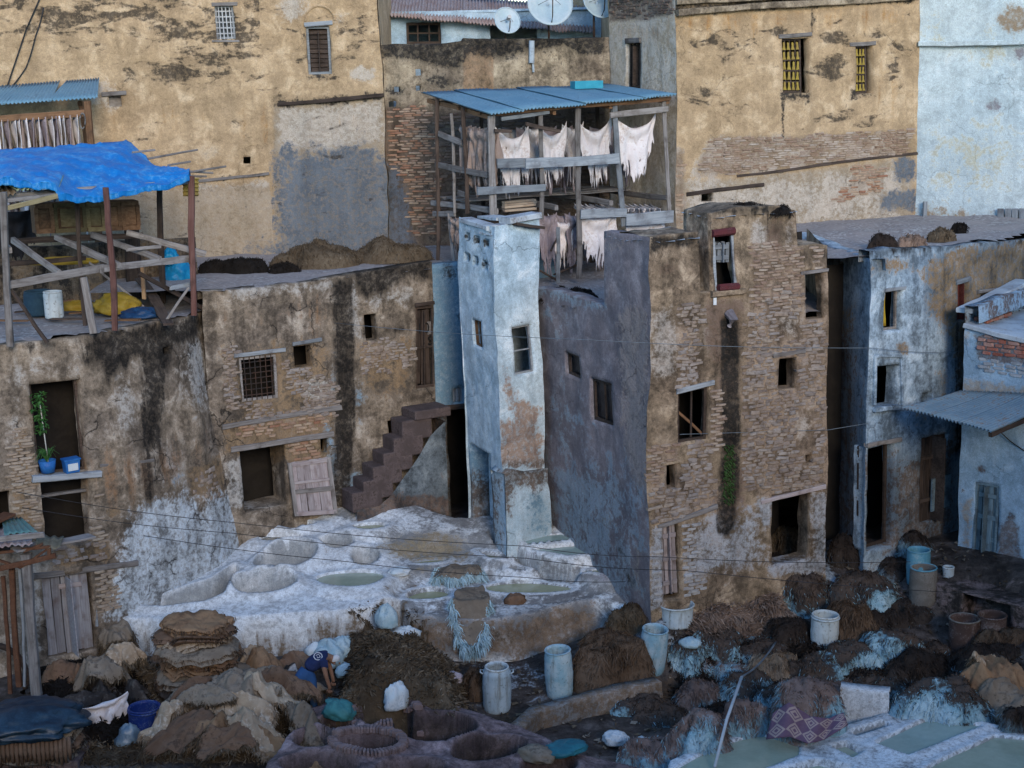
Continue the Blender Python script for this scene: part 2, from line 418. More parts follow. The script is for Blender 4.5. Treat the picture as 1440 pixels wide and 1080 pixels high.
        used = np.zeros(len(V), bool); used[FF.ravel()] = True; re = np.cumsum(used)-1
        X, Y = proj(V)
        at = {k: mask_of(X, Y, sh)[used] for k, sh in (masks or {}).items()}
        return mesh(name, V[used], re[FF], mat, parent, True, attrs=at, uv=UVs[used], **kw)
    # things fixed on the wall
    def pt(s, px, py, off=0.):
        a, z = s.hit(px, py); return s.pos(a, z, off)
    def lintel(s, a, b, th, parent, mat, proud=.05, deep=.12, name='lintel', rnd=random):
        p0 = s.pt(*a, proud-deep/2); p1 = s.pt(*b, proud-deep/2)
        return beam(name, p0, p1, deep, th, mat, parent, rnd=rnd)
    def frame(s, o, parent, mat, wd=.06, dep=None, name='window', vert=0, horiz=0, th=.05):
        dep = o[4]*.6 if dep is None else dep; m = MB(); s0, s1, z0, z1 = o[:4]
        q = lambda a, z: s.pos(a, z, -dep)
        n = s.nrm((s0+s1)/2)
        for (a, b) in (((s0, z0+wd/2), (s1, z0+wd/2)), ((s0, z1-wd/2), (s1, z1-wd/2))): m.bar(q(*a), q(*b), th, wd)
        for a in (s0+wd/2, s1-wd/2): m.bar(q(a, z0+wd), q(a, z1-wd), wd, th, up=n)
        for i in range(vert):
            a = s0+(s1-s0)*(i+1)/(vert+1); m.bar(q(a, z0+wd), q(a, z1-wd), wd*.6, th*.6, up=n)
        for i in range(horiz):
            z = z0+(z1-z0)*(i+1)/(horiz+1); m.bar(q(s0+wd, z), q(s1-wd, z), th*.5, wd*.6)
        return m.build(name, mat, parent)
    def grille(s, o, parent, mat, nv, nh, dep=.08, r=.012, name='grille'):
        m = MB(); s0, s1, z0, z1 = o[:4]
        for i in range(nv):
            a = s0+(s1-s0)*(i+1)/(nv+1); m.tube([s.pos(a, z0, -dep), s.pos(a, z1, -dep)], r, 5)
        for i in range(nh):
            z = z0+(z1-z0)*(i+1)/(nh+1); m.tube([s.pos(s0, z, -dep-.02), s.pos(s1, z, -dep-.02)], r, 5)
        return m.build(name, mat, parent)
    def planks(s, o, parent, mat, n, dep=None, name='door', vertical=True, th=.04, cross=0, gap=.012, rnd=random, z0=None, xm=None):
        """a door leaf: its boards and cross bars are its parts"""
        dep = o[4]*.55 if dep is None else dep; s0, s1, za, z1 = o[:4]; za = za if z0 is None else z0
        nrm = s.nrm((s0+s1)/2); m = MB(); root = None
        back = MB(); back.bar(s.pos((s0+s1)/2, za+.02, -dep-th, ), s.pos((s0+s1)/2, z1-.02, -dep-th), .02, (s1-s0)-.04, up=nrm)
        root = back.build(name, mat, parent)
        for i in range(n):
            if vertical:
                a = s0+(s1-s0)*(i+.5)/n; wd = (s1-s0)/n-gap
                beam('board', s.pos(a, za+rnd.uniform(0, .03), -dep), s.pos(a, z1-rnd.uniform(0, .03), -dep), wd, th, mat, root, up=nrm, rnd=rnd, wob=.004)
            else:
                z = za+(z1-za)*(i+.5)/n
                beam('board', s.pos(s0+.01, z, -dep), s.pos(s1-.01, z, -dep), th, (z1-za)/n-gap, mat, root, rnd=rnd, wob=.004)
        for i in range(cross):
            z = za+(z1-za)*(i+.5)/cross
            beam('crossbar', s.pos(s0+.03, z, -dep+th), s.pos(s1-.03, z, -dep+th), .03, .09, xm or mat, root, rnd=rnd, wob=.005)
        return root
_bv = {}
def brick_pool(kind, size, mat):
    key = (kind, size, mat.name)
    if key in _bv: return _bv[key]
    r = random.Random(hash(kind) % 1000 if False else 7); out = []; w_, h_, d_ = size
    for k in range(7):
        V = []; F = []
        rag = .16 if kind == 'brick' else .34
        ring = [(-.5, -.36), (-.38, -.5), (.38, -.5), (.5, -.36), (.5, .36), (.38, .5), (-.38, .5), (-.5, .36)]
        ring = [(x*(1+r.uniform(-rag, rag)), y*(1+r.uniform(-rag, rag))) for x, y in ring]
        for (dz, sc_) in ((-.5, 1.), (.25, 1.), (.5, .78 if kind == 'brick' else .55)):
            for (x, y) in ring: V.append((x*w_*sc_, -d_*(dz+r.uniform(-.05, .05)), y*h_*sc_))
        n = 8
        for l in range(2): F += [(l*n+i, l*n+(i+1) % n, (l+1)*n+(i+1) % n, (l+1)*n+i) for i in range(n)]
        F.append(tuple(2*n+i for i in range(n)))
        me = to_mesh('brick', V, F); me.materials.append(mat); out.append((me, np.array(V), F))
    _bv[key] = out; return out
def lay(F, parent, polys, mat, size=(.24, .06, .1), kind='brick', name='brick', cap=300, holes=(), density=.97, proud=.0, seed=1, edge=10, jit=1.0, tilt=.03):
    """lays single bricks or stones over the wall inside picture-traced patches"""
    r = random.Random(seed); pool = brick_pool(kind, size, mat); w_, h_, d_ = size
    cand = []
    for poly in polys:
        xs = [F.hit(*p) for p in poly]; sA, sB = min(a for a, _ in xs), max(a for a, _ in xs); zA, zB = min(z for _, z in xs), max(z for _, z in xs)
        z = zA; row = 0
        while z < zB:
            a = sA + (row % 2)*w_/2; hh = h_*(1.16 if kind == 'brick' else 1.02)
            while a < sB:
                wv = w_*(r.uniform(.7, 1.25) if kind == 'brick' else r.uniform(.5, 1.45)); 
                if r.random() < density: cand.append((a+wv/2, z+r.uniform(-.12, .12)*h_*jit, wv/w_, poly))
                a += wv + w_*.05
            z += hh; row += 1
    if not cand: return
    S = np.array([c[0] for c in cand]); Z = np.array([c[1] for c in cand])
    P = F.pos(S, Z, 0); X, Y = proj(P); nz = fbm(P, 2.2, 4, seed+40)*edge*2.2
    keep = []
    for i, c in enumerate(cand):
        pass
    for poly in polys:
        sel = np.array([c[3] is poly for c in cand]); d = sdf_poly(X, Y, poly)+nz
        keep += [i for i in np.nonzero(sel & (d > 0))[0]]
    res = []
    tz = F.topz(S)
    for i in keep:
        if any(o[0]-w_*.35 < S[i] < o[1]+w_*.35 and o[2]-h_*.3 < Z[i] < o[3]+h_*.3 for o in F.ops): continue
        if any(sdf_poly(X[i:i+1], Y[i:i+1], hpoly)[0] > 0 for hpoly in holes): continue
        if Z[i] > tz[i]-h_*.4 or S[i]-cand[i][2]*w_*.5 < -.02 or S[i]+cand[i][2]*w_*.5 > F.L+.02: continue
        res.append(i)
    r.shuffle(res)
    V = []; FF = []; n = 0
    for q, i in enumerate(res):
        t = F.tan(S[i]); nr = F.nrm(S[i]); k = r.randrange(7); me, bv, bf = pool[k]
        off = proud + r.uniform(-.018, .018)*jit
        p = P[i] + nr*(off + d_*.5 - d_*.75)
        a = r.uniform(-tilt, tilt); ca, sa = math.cos(a), math.sin(a); sx = cand[i][2]; sz = r.uniform(.82, 1.12) if kind == 'brick' else r.uniform(.75, 1.3)
        ex = t*ca*sx + np.array((0, 0, sa))*sx; ez = (np.array((0, 0, ca)) - t*sa)*sz; ey = -nr
        if q < cap:
            M = Matrix(((ex[0], ey[0], ez[0], p[0]), (ex[1], ey[1], ez[1], p[1]), (ex[2], ey[2], ez[2], p[2]), (0, 0, 0, 1)))
            inst(name, me, M, parent)
        else:
            V.append(p + bv[:, :1]*ex + bv[:, 1:2]*ey + bv[:, 2:]*ez); FF += [tuple(v+n for v in f) for f in bf]; n += len(bv)
    if V: mesh(name+'work', np.concatenate(V), FF, mat, parent, kind='stuff')
def roof_sheet(name, pts, z, mat, parent, res=.3, amp=.03, zf=None, skirt=0., uvm=None, masks=None, **k):
    """a flat roof or terrace over a polygon, slightly uneven"""
    pts = np.array(pts, float); lo = pts.min(0); hi = pts.max(0)
    nx = int((hi[0]-lo[0])/res)+2; ny = int((hi[1]-lo[1])/res)+2
    gx = np.linspace(lo[0], hi[0], nx); gy = np.linspace(lo[1], hi[1], ny); X, Y = np.meshgrid(gx, gy)
    d = sdf_poly(X, Y, [tuple(p) for p in pts]); 
    Z = (zf(X, Y) if zf else np.full(X.shape, float(z)))
    P = np.stack([X, Y, Z], -1).reshape(-1, 3); P[:, 2] += amp*fbm(P, 1.5, 4, 21)*2
    ok = (d > -res*.8); idx = np.arange(nx*ny).reshape(ny, nx)
    c = ok[:-1, :-1] & ok[1:, :-1] & ok[:-1, 1:] & ok[1:, 1:]
    F = np.stack([idx[:-1, :-1], idx[:-1, 1:], idx[1:, 1:], idx[1:, :-1]], -1)[c]
    used = np.zeros(len(P), bool); used[F.ravel()] = True; re = np.cumsum(used)-1
    at = None
    if masks: px, py = proj(P); at = {kk: mask_of(px, py, sh)[used] for kk, sh in masks.items()}
    return mesh(name, P[used], re[F], mat, parent, True, attrs=at, uv=P[used][:, :2], **k)
# ================================================================ materials of the place
OCHRE = wall_mat('ochre_render', (.53, .385, .235), (.46, .33, .195), (.58, .45, .30), [
    ('lower', (.44, .36, .26), (.36, .30, .23), .5, .2), ('pale', (.58, .52, .44), (.46, .40, .33), .9, .3),
    ('grey', (.17, .20, .235), (.10, .12, .145), 1.0, .1), ('brickbed', (.30, .22, .15), (.38, .32, .26), .9, -.6),
    ('rust', (.34, .18, .07), (.40, .24, .10), 1.0, .0, 'streak'),
    ('moss', (.03, .026, .022), (.055, .045, .035), 2.2, -.25, 'lick', .9), ('black', (.022, .02, .018), (.04, .034, .028), 1.1, .1)], streak=.32, crack=.3, fine=.3, seed=3.3, grime=.5)
EARTH = wall_mat('earth_render', (.31, .25, .185), (.21, .172, .135), (.45, .40, .335), [
    ('bare', (.33, .235, .14), (.22, .155, .095), 1.1, -.5), ('pale', (.50, .50, .48), (.36, .34, .31), 1.0, .25), ('lime', (.62, .69, .74), (.50, .57, .63), .9, .35),
    ('blue', (.30, .42, .50), (.20, .29, .37), .9, .2), ('rust', (.30, .18, .10), (.24, .15, .09), 1.1, 0., 'streak'),
    ('black', (.018, .016, .014), (.034, .029, .024), 1.25, .12, 'streak')], streak=.5, crack=.8, fine=.5, seed=11.)
CROUGH = wall_mat('rough_court_render', (.36, .29, .20), (.24, .19, .14), (.44, .37, .27), [
    ('brickbed', (.20, .145, .105), (.12, .09, .07), 1.0, -.6), ('plank', (.34, .23, .14), (.28, .19, .12), .6, .2, 'streak'), ('grey', (.13, .155, .19), (.10, .115, .14), .8, .1),
    ('black', (.018, .017, .016), (.036, .032, .028), 1.0, .1)], streak=.4, crack=.3, fine=.8, seed=23., bmp=.9)
LIMEBLUE = wall_mat('limewash', (.57, .70, .78), (.45, .60, .70), (.68, .77, .82), [
    ('tan', (.26, .19, .155), (.33, .25, .20), 1.0, -.5), ('teal', (.20, .34, .44), (.14, .24, .32), .8, 0.), ('dirt', (.10, .085, .075), (.16, .13, .11), 1.0, 0.),
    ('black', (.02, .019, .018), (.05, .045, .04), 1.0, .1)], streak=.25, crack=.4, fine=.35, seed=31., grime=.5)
LILAC = wall_mat('lilac_grey_render', (.27, .24, .255), (.195, .18, .20), (.35, .32, .33), [
    ('tan', (.36, .28, .20), (.28, .215, .155), .8, .3), ('grey', (.34, .30, .285), (.25, .22, .215), 1.1, .5), ('sky', (.30, .37, .42), (.235, .28, .325), 1.4, .1),
    ('black', (.02, .019, .018), (.045, .04, .036), 1.1, .1)], streak=.45, crack=.5, fine=.3, seed=41., grime=.5)
STONY = wall_mat('bare_stone_front', (.36, .275, .185), (.24, .18, .125), (.45, .36, .26), [
    ('bed', (.20, .15, .11), (.29, .22, .16), .8, -.7), ('pale', (.46, .42, .37), (.36, .32, .28), 1.0, .3), ('brown', (.22, .15, .105), (.165, .118, .09), .9, .2),
    ('lime', (.44, .47, .50), (.33, .34, .36), 1.0, .2), ('black', (.016, .015, .013), (.03, .026, .022), 1.0, .1, 'streak'), ('green', (.012, .03, .012), (.03, .05, .02), 1.2, .2)], streak=.4, crack=.4, fine=.6, seed=53.)
BLUEWASH = wall_mat('blue_white_wash', (.40, .52, .62), (.28, .39, .50), (.49, .59, .66), [
    ('tan', (.30, .22, .13), (.23, .165, .10), 1.1, -.3), ('dirt', (.09, .07, .06), (.15, .12, .10), 1.1, 0.), ('black', (.018, .017, .016), (.04, .036, .033), 1.1, .1, 'streak')], streak=.45, crack=.5, fine=.45, seed=61.)
PALEBLUE = wall_mat('pale_blue_wash', (.66, .77, .79), (.58, .70, .74), (.72, .80, .81), [
    ('warm', (.56, .54, .40), (.50, .50, .40), 1.2, 0.), ('tan', (.36, .26, .16), (.30, .24, .17), 1.0, -.1), ('bare', (.33, .31, .33), (.26, .25, .28), 1.0, -.5)], streak=.2, crack=.25, fine=.35, seed=71., grime=.4)
WHITEM = wall_mat('white_court_house', (.44, .60, .74), (.36, .53, .68), (.52, .66, .77), [
    ('bare', (.16, .14, .14), (.22, .19, .18), .9, -.5), ('tan', (.36, .31, .26), (.44, .40, .35), 1., 0.), ('dirt', (.07, .055, .05), (.13, .10, .09), 1.1, 0.)], streak=.3, crack=.3, fine=.25, seed=83., grime=.4)
ROOFM = mix_mat('roof_screed', (.34, .31, .30), (.24, .22, .22), (.48, .48, .47), 1.2, .92, .5, .03, local=False)
ROOFLIME = mix_mat('roof_lime', (.52, .58, .62), (.40, .45, .50), (.30, .29, .28), 1.6, .9, .5, .03, local=False)
WGREY = wood_mat('grey_wood', (.16, .145, .135), (.27, .255, .245), (.08, .068, .06))
WBLUE = wood_mat('blue_grey_wood', (.19, .215, .24), (.29, .32, .345), (.1, .1, .11))
WBROWN = wood_mat('brown_wood', (.16, .085, .045), (.25, .14, .075), (.07, .04, .025))
WDARK = wood_mat('dark_wood', (.045, .033, .027), (.085, .062, .05), (.02, .016, .014))
WPINK = wood_mat('worn_door_wood', (.30, .25, .25), (.40, .36, .36), (.17, .13, .12))
WTEAL = wood_mat('teal_door_wood', (.13, .20, .24), (.20, .28, .32), (.07, .075, .08))
IRON = mix_mat('dark_iron', (.03, .027, .026), (.07, .04, .028), None, 6, .6)
BRICK = brick_mat('brick', [(.30, .15, .095), (.36, .21, .13), (.40, .28, .19), (.44, .34, .25), (.26, .165, .115)])
STONE = brick_mat('stone', [(.235, .185, .15), (.29, .23, .185), (.34, .28, .225), (.26, .205, .17), (.34, .30, .265), (.20, .16, .135), (.29, .265, .25)])
DARKBRICK = brick_mat('dark_brick', [(.12, .085, .07), (.16, .11, .085), (.20, .15, .115), (.10, .08, .07)])
REDBRICK = brick_mat('red_brick', [(.34, .11, .075), (.42, .15, .10), (.30, .13, .10), (.46, .22, .16), (.38, .27, .24)])
RNG = random.Random(5)
def hh(cat_label, **k): pass
# ================================================================ back row
# ochre house on the left
HA = empty('ochre_house', (-10, 39, 7.4), 'tall ochre house at the upper left with moss strokes and a white grilled window', 'house')
A = Facade([(-15.5, 37.6), (-10, 38.4), (-5.86, 39.0)], 5.5, 15.5, .06)
oA1 = A.op(305, 8, 332, 55, .28); oA2 = A.op(152, 135, 171, 151, .3); oA3 = A.op(343, 221, 353, 231, .3)
A.build('wall', OCHRE, HA, .1, {
    'moss': [('p', [(-40, -20), (385, -20), (385, 60), (375, 112), (300, 122), (240, 118), (150, 60), (60, 62), (-40, 55)], 30, .53), ('e', 70, 38, 90, 26, 20, .62), ('e', 200, 20, 70, 34, 20, .62), ('e', 240, 95, 50, 22, 15, .68), ('e', 250, 48, 45, 20, 15, .62), ('e', 355, 35, 24, 34, 15, .66), ('e', 350, 140, 24, 8, 8, .62), ('c', .18)],
    'pale': [('e', 150, 140, 34, 26, 14, .62), ('l', [(379, -10), (386, 60), (390, 140)], 12, 8, .8), ('l', [(190, 268), (270, 262), (390, 258)], 14, 8, .62)],
    'lower': [('p', [(120, 272), (250, 264), (395, 256), (405, 380), (100, 380)], 10, 1), ('e', 300, 215, 90, 30, 30, .5)],
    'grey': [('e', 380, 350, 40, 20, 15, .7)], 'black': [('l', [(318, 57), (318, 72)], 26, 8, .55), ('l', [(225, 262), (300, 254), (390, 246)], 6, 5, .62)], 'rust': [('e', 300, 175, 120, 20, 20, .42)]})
def side(P0, P1, zb, zt, mat, parent, name='wall', **k):
    return Facade([P0, P1], zb, zt, k.pop('amp', .04)).build(name, mat, parent, k.pop('res', .35), **k)
f = A.frame(oA1, HA, WBLUE, .05, .14); A.grille(oA1, f, mix_mat('white_iron', (.55, .58, .6), (.4, .42, .45)), 4, 5, .1, .016)
MB_ = MB(); MB_.box(A.pos((oA1[0]+oA1[1])/2, (oA1[2]+oA1[3])/2, -.27, True), A.tan(3)*(oA1[1]-oA1[0])/2, A.nrm(3)*.01, (0, 0, (oA1[3]-oA1[2])/2)); MB_.build('pane', mix_mat('dusty_glass', (.03, .05, .065), (.055, .075, .09), None, 6, .35), f)
A.lintel((300, 6), (337, 5), .09, HA, WGREY); A.lintel((143, 133), (178, 131), .1, HA, WGREY); A.lintel((300, 58), (338, 57), .05, HA, WGREY, name='sill')
MB_ = MB(); MB_.box(A.pos((oA2[0]+oA2[1])/2, (oA2[2]+oA2[3])/2, -.22, True), A.tan(3)*.3, A.nrm(3)*.01, (0, 0, .25)); MB_.build('shutter', WGREY, HA)
A.lintel((222, 263), (392, 243), .07, HA, WGREY, name='ledge', deep=.1)
# ochre house with the wood shutter
HB = empty('ochre_house', (-4.4, 39.1, 7.4), 'ochre house with a slatted brown shutter under an arch, blue grey wall foot', 'house')
B = Facade([(-5.86, 39.0), (-3.0, 39.15)], 5.5, 15.5, .06)
oB1 = B.op(431, 37, 465, 104, .26)
B.build('wall', OCHRE, HB, .09, {
    'moss': [('c', .2), ('e', 420, 60, 20, 40, 20, .45), ('e', 500, 50, 40, 50, 20, .5)],
    'pale': [('e', 412, 12, 22, 24, 10, .75), ('e', 510, 103, 20, 15, 6, .66), ('e', 478, 30, 16, 12, 8, .6), ('p', [(390, 150), (470, 148), (540, 140), (540, 195), (480, 215), (395, 215)], 12, .9)],
    'lower': [('p', [(385, 146), (540, 134), (560, 380), (385, 380)], 6, 1)],
    'grey': [('p', [(388, 218), (440, 214), (500, 205), (530, 215), (560, 240), (580, 400), (388, 400)], 26, 1)],
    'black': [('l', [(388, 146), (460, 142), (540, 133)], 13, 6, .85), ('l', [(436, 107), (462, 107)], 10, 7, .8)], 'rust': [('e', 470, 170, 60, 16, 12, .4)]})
f = B.frame(oB1, HB, WBLUE, .06, .1, vert=0)
B.planks((oB1[0]+.07, oB1[1]-.05, oB1[2]+.06, oB1[3]-.1, .26), HB, WDARK, 9, .14, 'shutter', False)
B.lintel((428, 34), (468, 31), .1, HB, WBLUE); B.lintel((388, 146), (540, 134), .09, HB, WDARK, .1, .16, 'ledge')
m = MB(); c0 = B.hit(450, 22); m.tube([B.pos(c0[0]+.36*math.cos(t), c0[1]-.12+.36*math.sin(t), .02) for t in np.linspace(0, math.pi, 12)], .03, 6); m.build('arch_moulding', OCHRE, HB)
# old parapet wall in the middle
HC = empty('court_wall', (-.2, 39.5, 7.3), 'rough old court wall with a black mossy top behind the drying rack', 'wall')
C = Facade([(-3.0, 39.35), (-.9, 39.5), (2.62, 39.8)], 5.0, 12.45, .08)
C.top_px([(530, 63), (600, 62), (650, 58), (652, 54), (700, 56), (770, 54), (850, 52)])
for q in ((583, 97, 591, 106), (552, 122, 560, 130), (545, 143, 556, 151), (583, 120, 590, 127)): C.op(*q, .3)
C.build('wall', CROUGH, HC, .09, {
    'black': [('p', [(530, 40), (850, 40), (850, 72), (820, 80), (790, 66), (740, 74), (700, 84), (660, 74), (645, 100), (610, 92), (580, 84), (530, 80)], 8, .9), ('e', 625, 115, 30, 16, 10, .62), ('e', 560, 128, 20, 14, 8, .55), ('p', [(540, 190), (640, 170), (640, 380), (560, 380)], 40, .42)],
    'plank': [('p', [(651, 66), (692, 66), (694, 128), (651, 126)], 3, 1)],
    'brickbed': [('p', [(536, 150), (580, 150), (625, 160), (850, 140), (850, 400), (540, 400)], 8, 1)],
    'grey': [('p', [(536, 225), (560, 240), (580, 300), (580, 400), (530, 400)], 12, .9)]}, rim=(.35, .3))
lay(C, HC, [[(538, 150), (580, 147), (612, 165), (612, 330), (560, 330), (538, 230)]], BRICK, (.25, .05, .08), cap=170, seed=3, density=.8, holes=[[(530, 235), (570, 250), (580, 340), (530, 340)]])
lay(C, HC, [[(612, 170), (700, 160), (850, 150), (850, 330), (612, 330)]], DARKBRICK, (.26, .06, .08), cap=60, seed=4, density=.75)
m = MB(); m.tube([C.pt(746, 58, .06), C.pt(746, 88, .07)], .07, 8); m.tube([C.pt(748, 88, .06), C.pt(749, 101, .05)], .03, 6); m.build('drain_pipe', mix_mat('lead_pipe', (.42, .5, .56), (.26, .3, .34)), HC)
# pale house at the inner corner and the ochre house on the right
HD = empty('corner_house', (3.3, 38.4, 7.4), 'narrow pale ochre house end with one tall dark window beside the drying rack roof', 'house')
D = Facade([(2.62, 39.75), (3.98, 37.05)], 5.5, 15.5, .05)
oD = D.op(880, 58, 899, 124, .25)
CREAM = wall_mat('cream_render', (.64, .54, .40), (.54, .45, .33), (.70, .62, .50), [('lower', (.60, .52, .41), (.52, .44, .34), .6, .1), ('pale', (.66, .60, .52), (.56, .5, .42), .9, .2), ('rust', (.40, .25, .14), (.46, .32, .2), 1.0, 0., 'streak'), ('brickbed', (.20, .15, .11), (.28, .22, .17), .9, -.4), ('black', (.03, .026, .022), (.06, .05, .04), 1.1, .1)], streak=.3, crack=.3, fine=.3, seed=17., grime=.5)
D.build('wall', CREAM, HD, .09, {'lower': [('p', [(846, 26), (942, 24), (942, 400), (846, 400)], 8, .62)], 'rust': [('p', [(870, 26), (942, 24), (942, 70), (850, 60)], 14, .55)], 'brickbed': [('p', [(846, -20), (946, -20), (946, 22), (846, 34)], 6, 1)], 'black': [('p', [(846, -20), (946, -20), (946, 14), (846, 20)], 8, .5), ('e', 905, 250, 30, 60, 24, .35)], 'pale': [('c', .5)]})
lay(D, HD, [[(846, -5), (946, -5), (946, 20), (846, 30)]], DARKBRICK, (.24, .055, .08), cap=70, seed=5, density=.85)
D.frame(oD, HD, WDARK, .06, .1, vert=1); D.lintel((879, 58), (900, 58), .12, HD, WGREY); D.planks((oD[0]+.06, oD[1]-.06, oD[2]+.05, oD[3]-.1, .25), HD, WDARK, 3, .17, 'shutter')
HE = empty('ochre_house', (7, 38, 7.8), 'ochre house on the right with two windows of yellow lattice and a long crack', 'house')
E_ = Facade([(3.98, 37.05), (7.0, 38.0), (10.15, 39.0)], 5.5, 15.5, .06)
oE1 = E_.op(1100, 54, 1139, 131, .26); oE2 = E_.op(1203, 65, 1228, 131, .26); oE3 = E_.op(986, 271, 1003, 283, .35)
strip = [(1003, 193), (980, 233), (983, 247), (1033, 247), (1120, 236), (1280, 217), (1282, 182), (1193, 187), (1110, 193), (1027, 192)]
low1 = [(1165, 285), (1240, 272), (1240, 236), (1200, 232), (1195, 262), (1160, 292)]
E_.build('wall', OCHRE, HE, .09, {
    'moss': [('c', .15), ('e', 1015, 70, 70, 30, 25, .56), ('e', 990, 140, 40, 16, 14, .6), ('e', 1095, 48, 20, 10, 8, .8), ('e', 1183, 50, 24, 16, 10, .66), ('e', 1230, 50, 24, 14, 10, .64), ('e', 1170, 92, 24, 24, 12, .62), ('e', 1258, 90, 18, 30, 12, .6), ('e', 1180, 165, 60, 16, 14, .5), ('e', 1040, 160, 40, 16, 14, .5)],
    'rust': [('p', [(945, 18), (1283, 5), (1283, 40), (945, 50)], 14, .52), ('e', 1260, 120, 30, 60, 20, .45)],
    'pale': [('p', [(985, 248), (1120, 240), (1283, 222), (1283, 320), (960, 330), (955, 240)], 14, .62), ('l', [(1000, 196), (980, 236), (960, 262)], 14, 6, .65), ('l', strip[7:] + strip[:1], 8, 6, .62)],
    'lower': [('p', [(980, 256), (1120, 242), (1283, 222), (1283, 350), (945, 350), (945, 250)], 10, 1)],
    'brickbed': [('p', strip, 8, 1), ('p', low1, 6, .8), ('p', [(944, 210), (962, 210), (966, 320), (944, 320)], 6, .9)],
    'grey': [('e', 1272, 236, 16, 20, 6, .9), ('p', [(1235, 272), (1290, 262), (1290, 300), (1235, 298)], 5, .75)],
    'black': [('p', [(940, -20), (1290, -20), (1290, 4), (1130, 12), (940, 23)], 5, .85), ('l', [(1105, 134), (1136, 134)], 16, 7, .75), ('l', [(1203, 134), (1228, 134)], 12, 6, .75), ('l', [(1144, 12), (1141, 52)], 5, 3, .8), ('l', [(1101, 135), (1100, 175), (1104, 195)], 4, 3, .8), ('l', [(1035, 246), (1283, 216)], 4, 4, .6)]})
lay(E_, HE, [strip], brick_mat('weathered_brick', [(.24, .16, .11), (.32, .22, .155), (.38, .30, .23), (.28, .19, .14), (.44, .38, .32)]), (.25, .045, .07), cap=220, seed=6, edge=5, density=.94)
lay(E_, HE, [low1, [(944, 212), (960, 212), (964, 318), (944, 318)]], BRICK, (.25, .05, .07), cap=80, seed=7, density=.8)
LATT = mix_mat('yellow_lattice', (.36, .27, .05), (.27, .19, .05), None, 5, .7)
for o, nv in ((oE1, 4), (oE2, 3)):
    a0, a1, b0, b1 = o[:4]; a1m = a1-(a1-a0)*.22
    f = E_.frame((a0, a1m, b0, b1, .26), HE, WDARK, .05, .14, vert=nv-1, horiz=4)
    m = MB()
    for i in range(nv):
        for j in range(5):
            q0 = a0+.05+(a1m-a0-.1)*(i+.5)/nv; zz = b0+.05+(b1-b0-.1)*(j+.5)/5; hw = (a1m-a0)/nv*.26; hz = (b1-b0)/5*.34
            P = [E_.pos(q0+hw*1.25*x, zz+hz*1.1*y, -.10) for x, y in ((-1, -1), (1, -1), (.5, -.1), (.55, .75), (0, 1), (-.55, .75), (-.5, -.1))]
            P2 = [p - E_.nrm(q0)*.03 for p in P]; m.add(P+P2, [tuple(range(7)), tuple(range(13, 6, -1))] + [(k, k+7, (k+1) % 7+7, (k+1) % 7) for k in range(7)])
    m.build('lattice', LATT, f)
E_.lintel((1096, 52), (1142, 49), .09, HE, WGREY); E_.lintel((1196, 63), (1232, 61), .1, HE, WGREY); E_.lintel((966, 272), (1072, 261), .09, HE, WDARK, name='beam')
E_.lintel((1034, 247), (1288, 216), .06, HE, WDARK, .05, .1, 'ledge')
beam('cornice', E_.pt(946, 16, .05), E_.pt(1286, -3, .05), .22, .14, CROUGH, HE); beam('cornice', E_.pt(946, 3, .03), E_.pt(1286, -14, .03), .18, .1, CROUGH, HE)
HF = empty('pale_blue_house', (11.6, 37.4, 7.8), 'pale blue limewashed house end at the upper right', 'house')
F_ = Facade([(10.15, 39.0), (13.2, 37.4), (16, 35.8)], 5.5, 15.5, .05)
F_.build('wall', PALEBLUE, HF, .1, {'warm': [('e', 1370, 220, 90, 80, 40, .52), ('e', 1400, 60, 50, 40, 20, .5), ('e', 1320, 40, 40, 40, 20, .45)], 'tan': [('e', 1425, 28, 26, 24, 10, .8), ('l', [(1290, 302), (1440, 318)], 40, 12, .62)], 'bare': [('e', 1396, 148, 14, 12, 5, .75), ('e', 1434, 75, 12, 12, 5, .7), ('l', [(1290, 66), (1440, 66)], 5, 5, .55)]})
beam('cornice', F_.pt(1289, 61, .06), F_.pt(1450, 60, .06), .16, .12, PALEBLUE, HF)
for i, x in enumerate((1408, 1418, 1428, 1440)): beam('board', F_.pt(x, 294, .1), F_.pt(x, 326+i, .12), .15, .04, WBLUE, HF, up=F_.nrm(3))
beam('post', F_.pt(1302, 284, .12), F_.pt(1301, 306, .12), .1, .1, WBLUE, HF)
for par, (xa, ya, xb, yb), mt in ((HA, (-15.5, 37.6, -5.9, 39.1), OCHRE), (HB, (-5.84, 39.1, -3.0, 39.3), OCHRE), (HD, (2.66, 39.9, 3.95, 39.9), OCHRE), (HE, (4.0, 37.2, 10.1, 39.1), OCHRE), (HF, (10.2, 39.1, 15, 36.4), PALEBLUE)):
    dx = 4 if par is HF else 0; yy = 43.5
    roof_sheet('roof', [(xa, ya), (xb, yb), (xb+dx, yy), (xa, yy)], 15.3, ROOFM, par, .5)
    side((xb+dx, yy), (xa, yy), 5.5, 15.4, mt, par); side((xb, yb), (xb+dx, yy), 5.5, 15.4, mt, par); side((xa, yy), (xa, ya), 5.5, 15.4, mt, par)
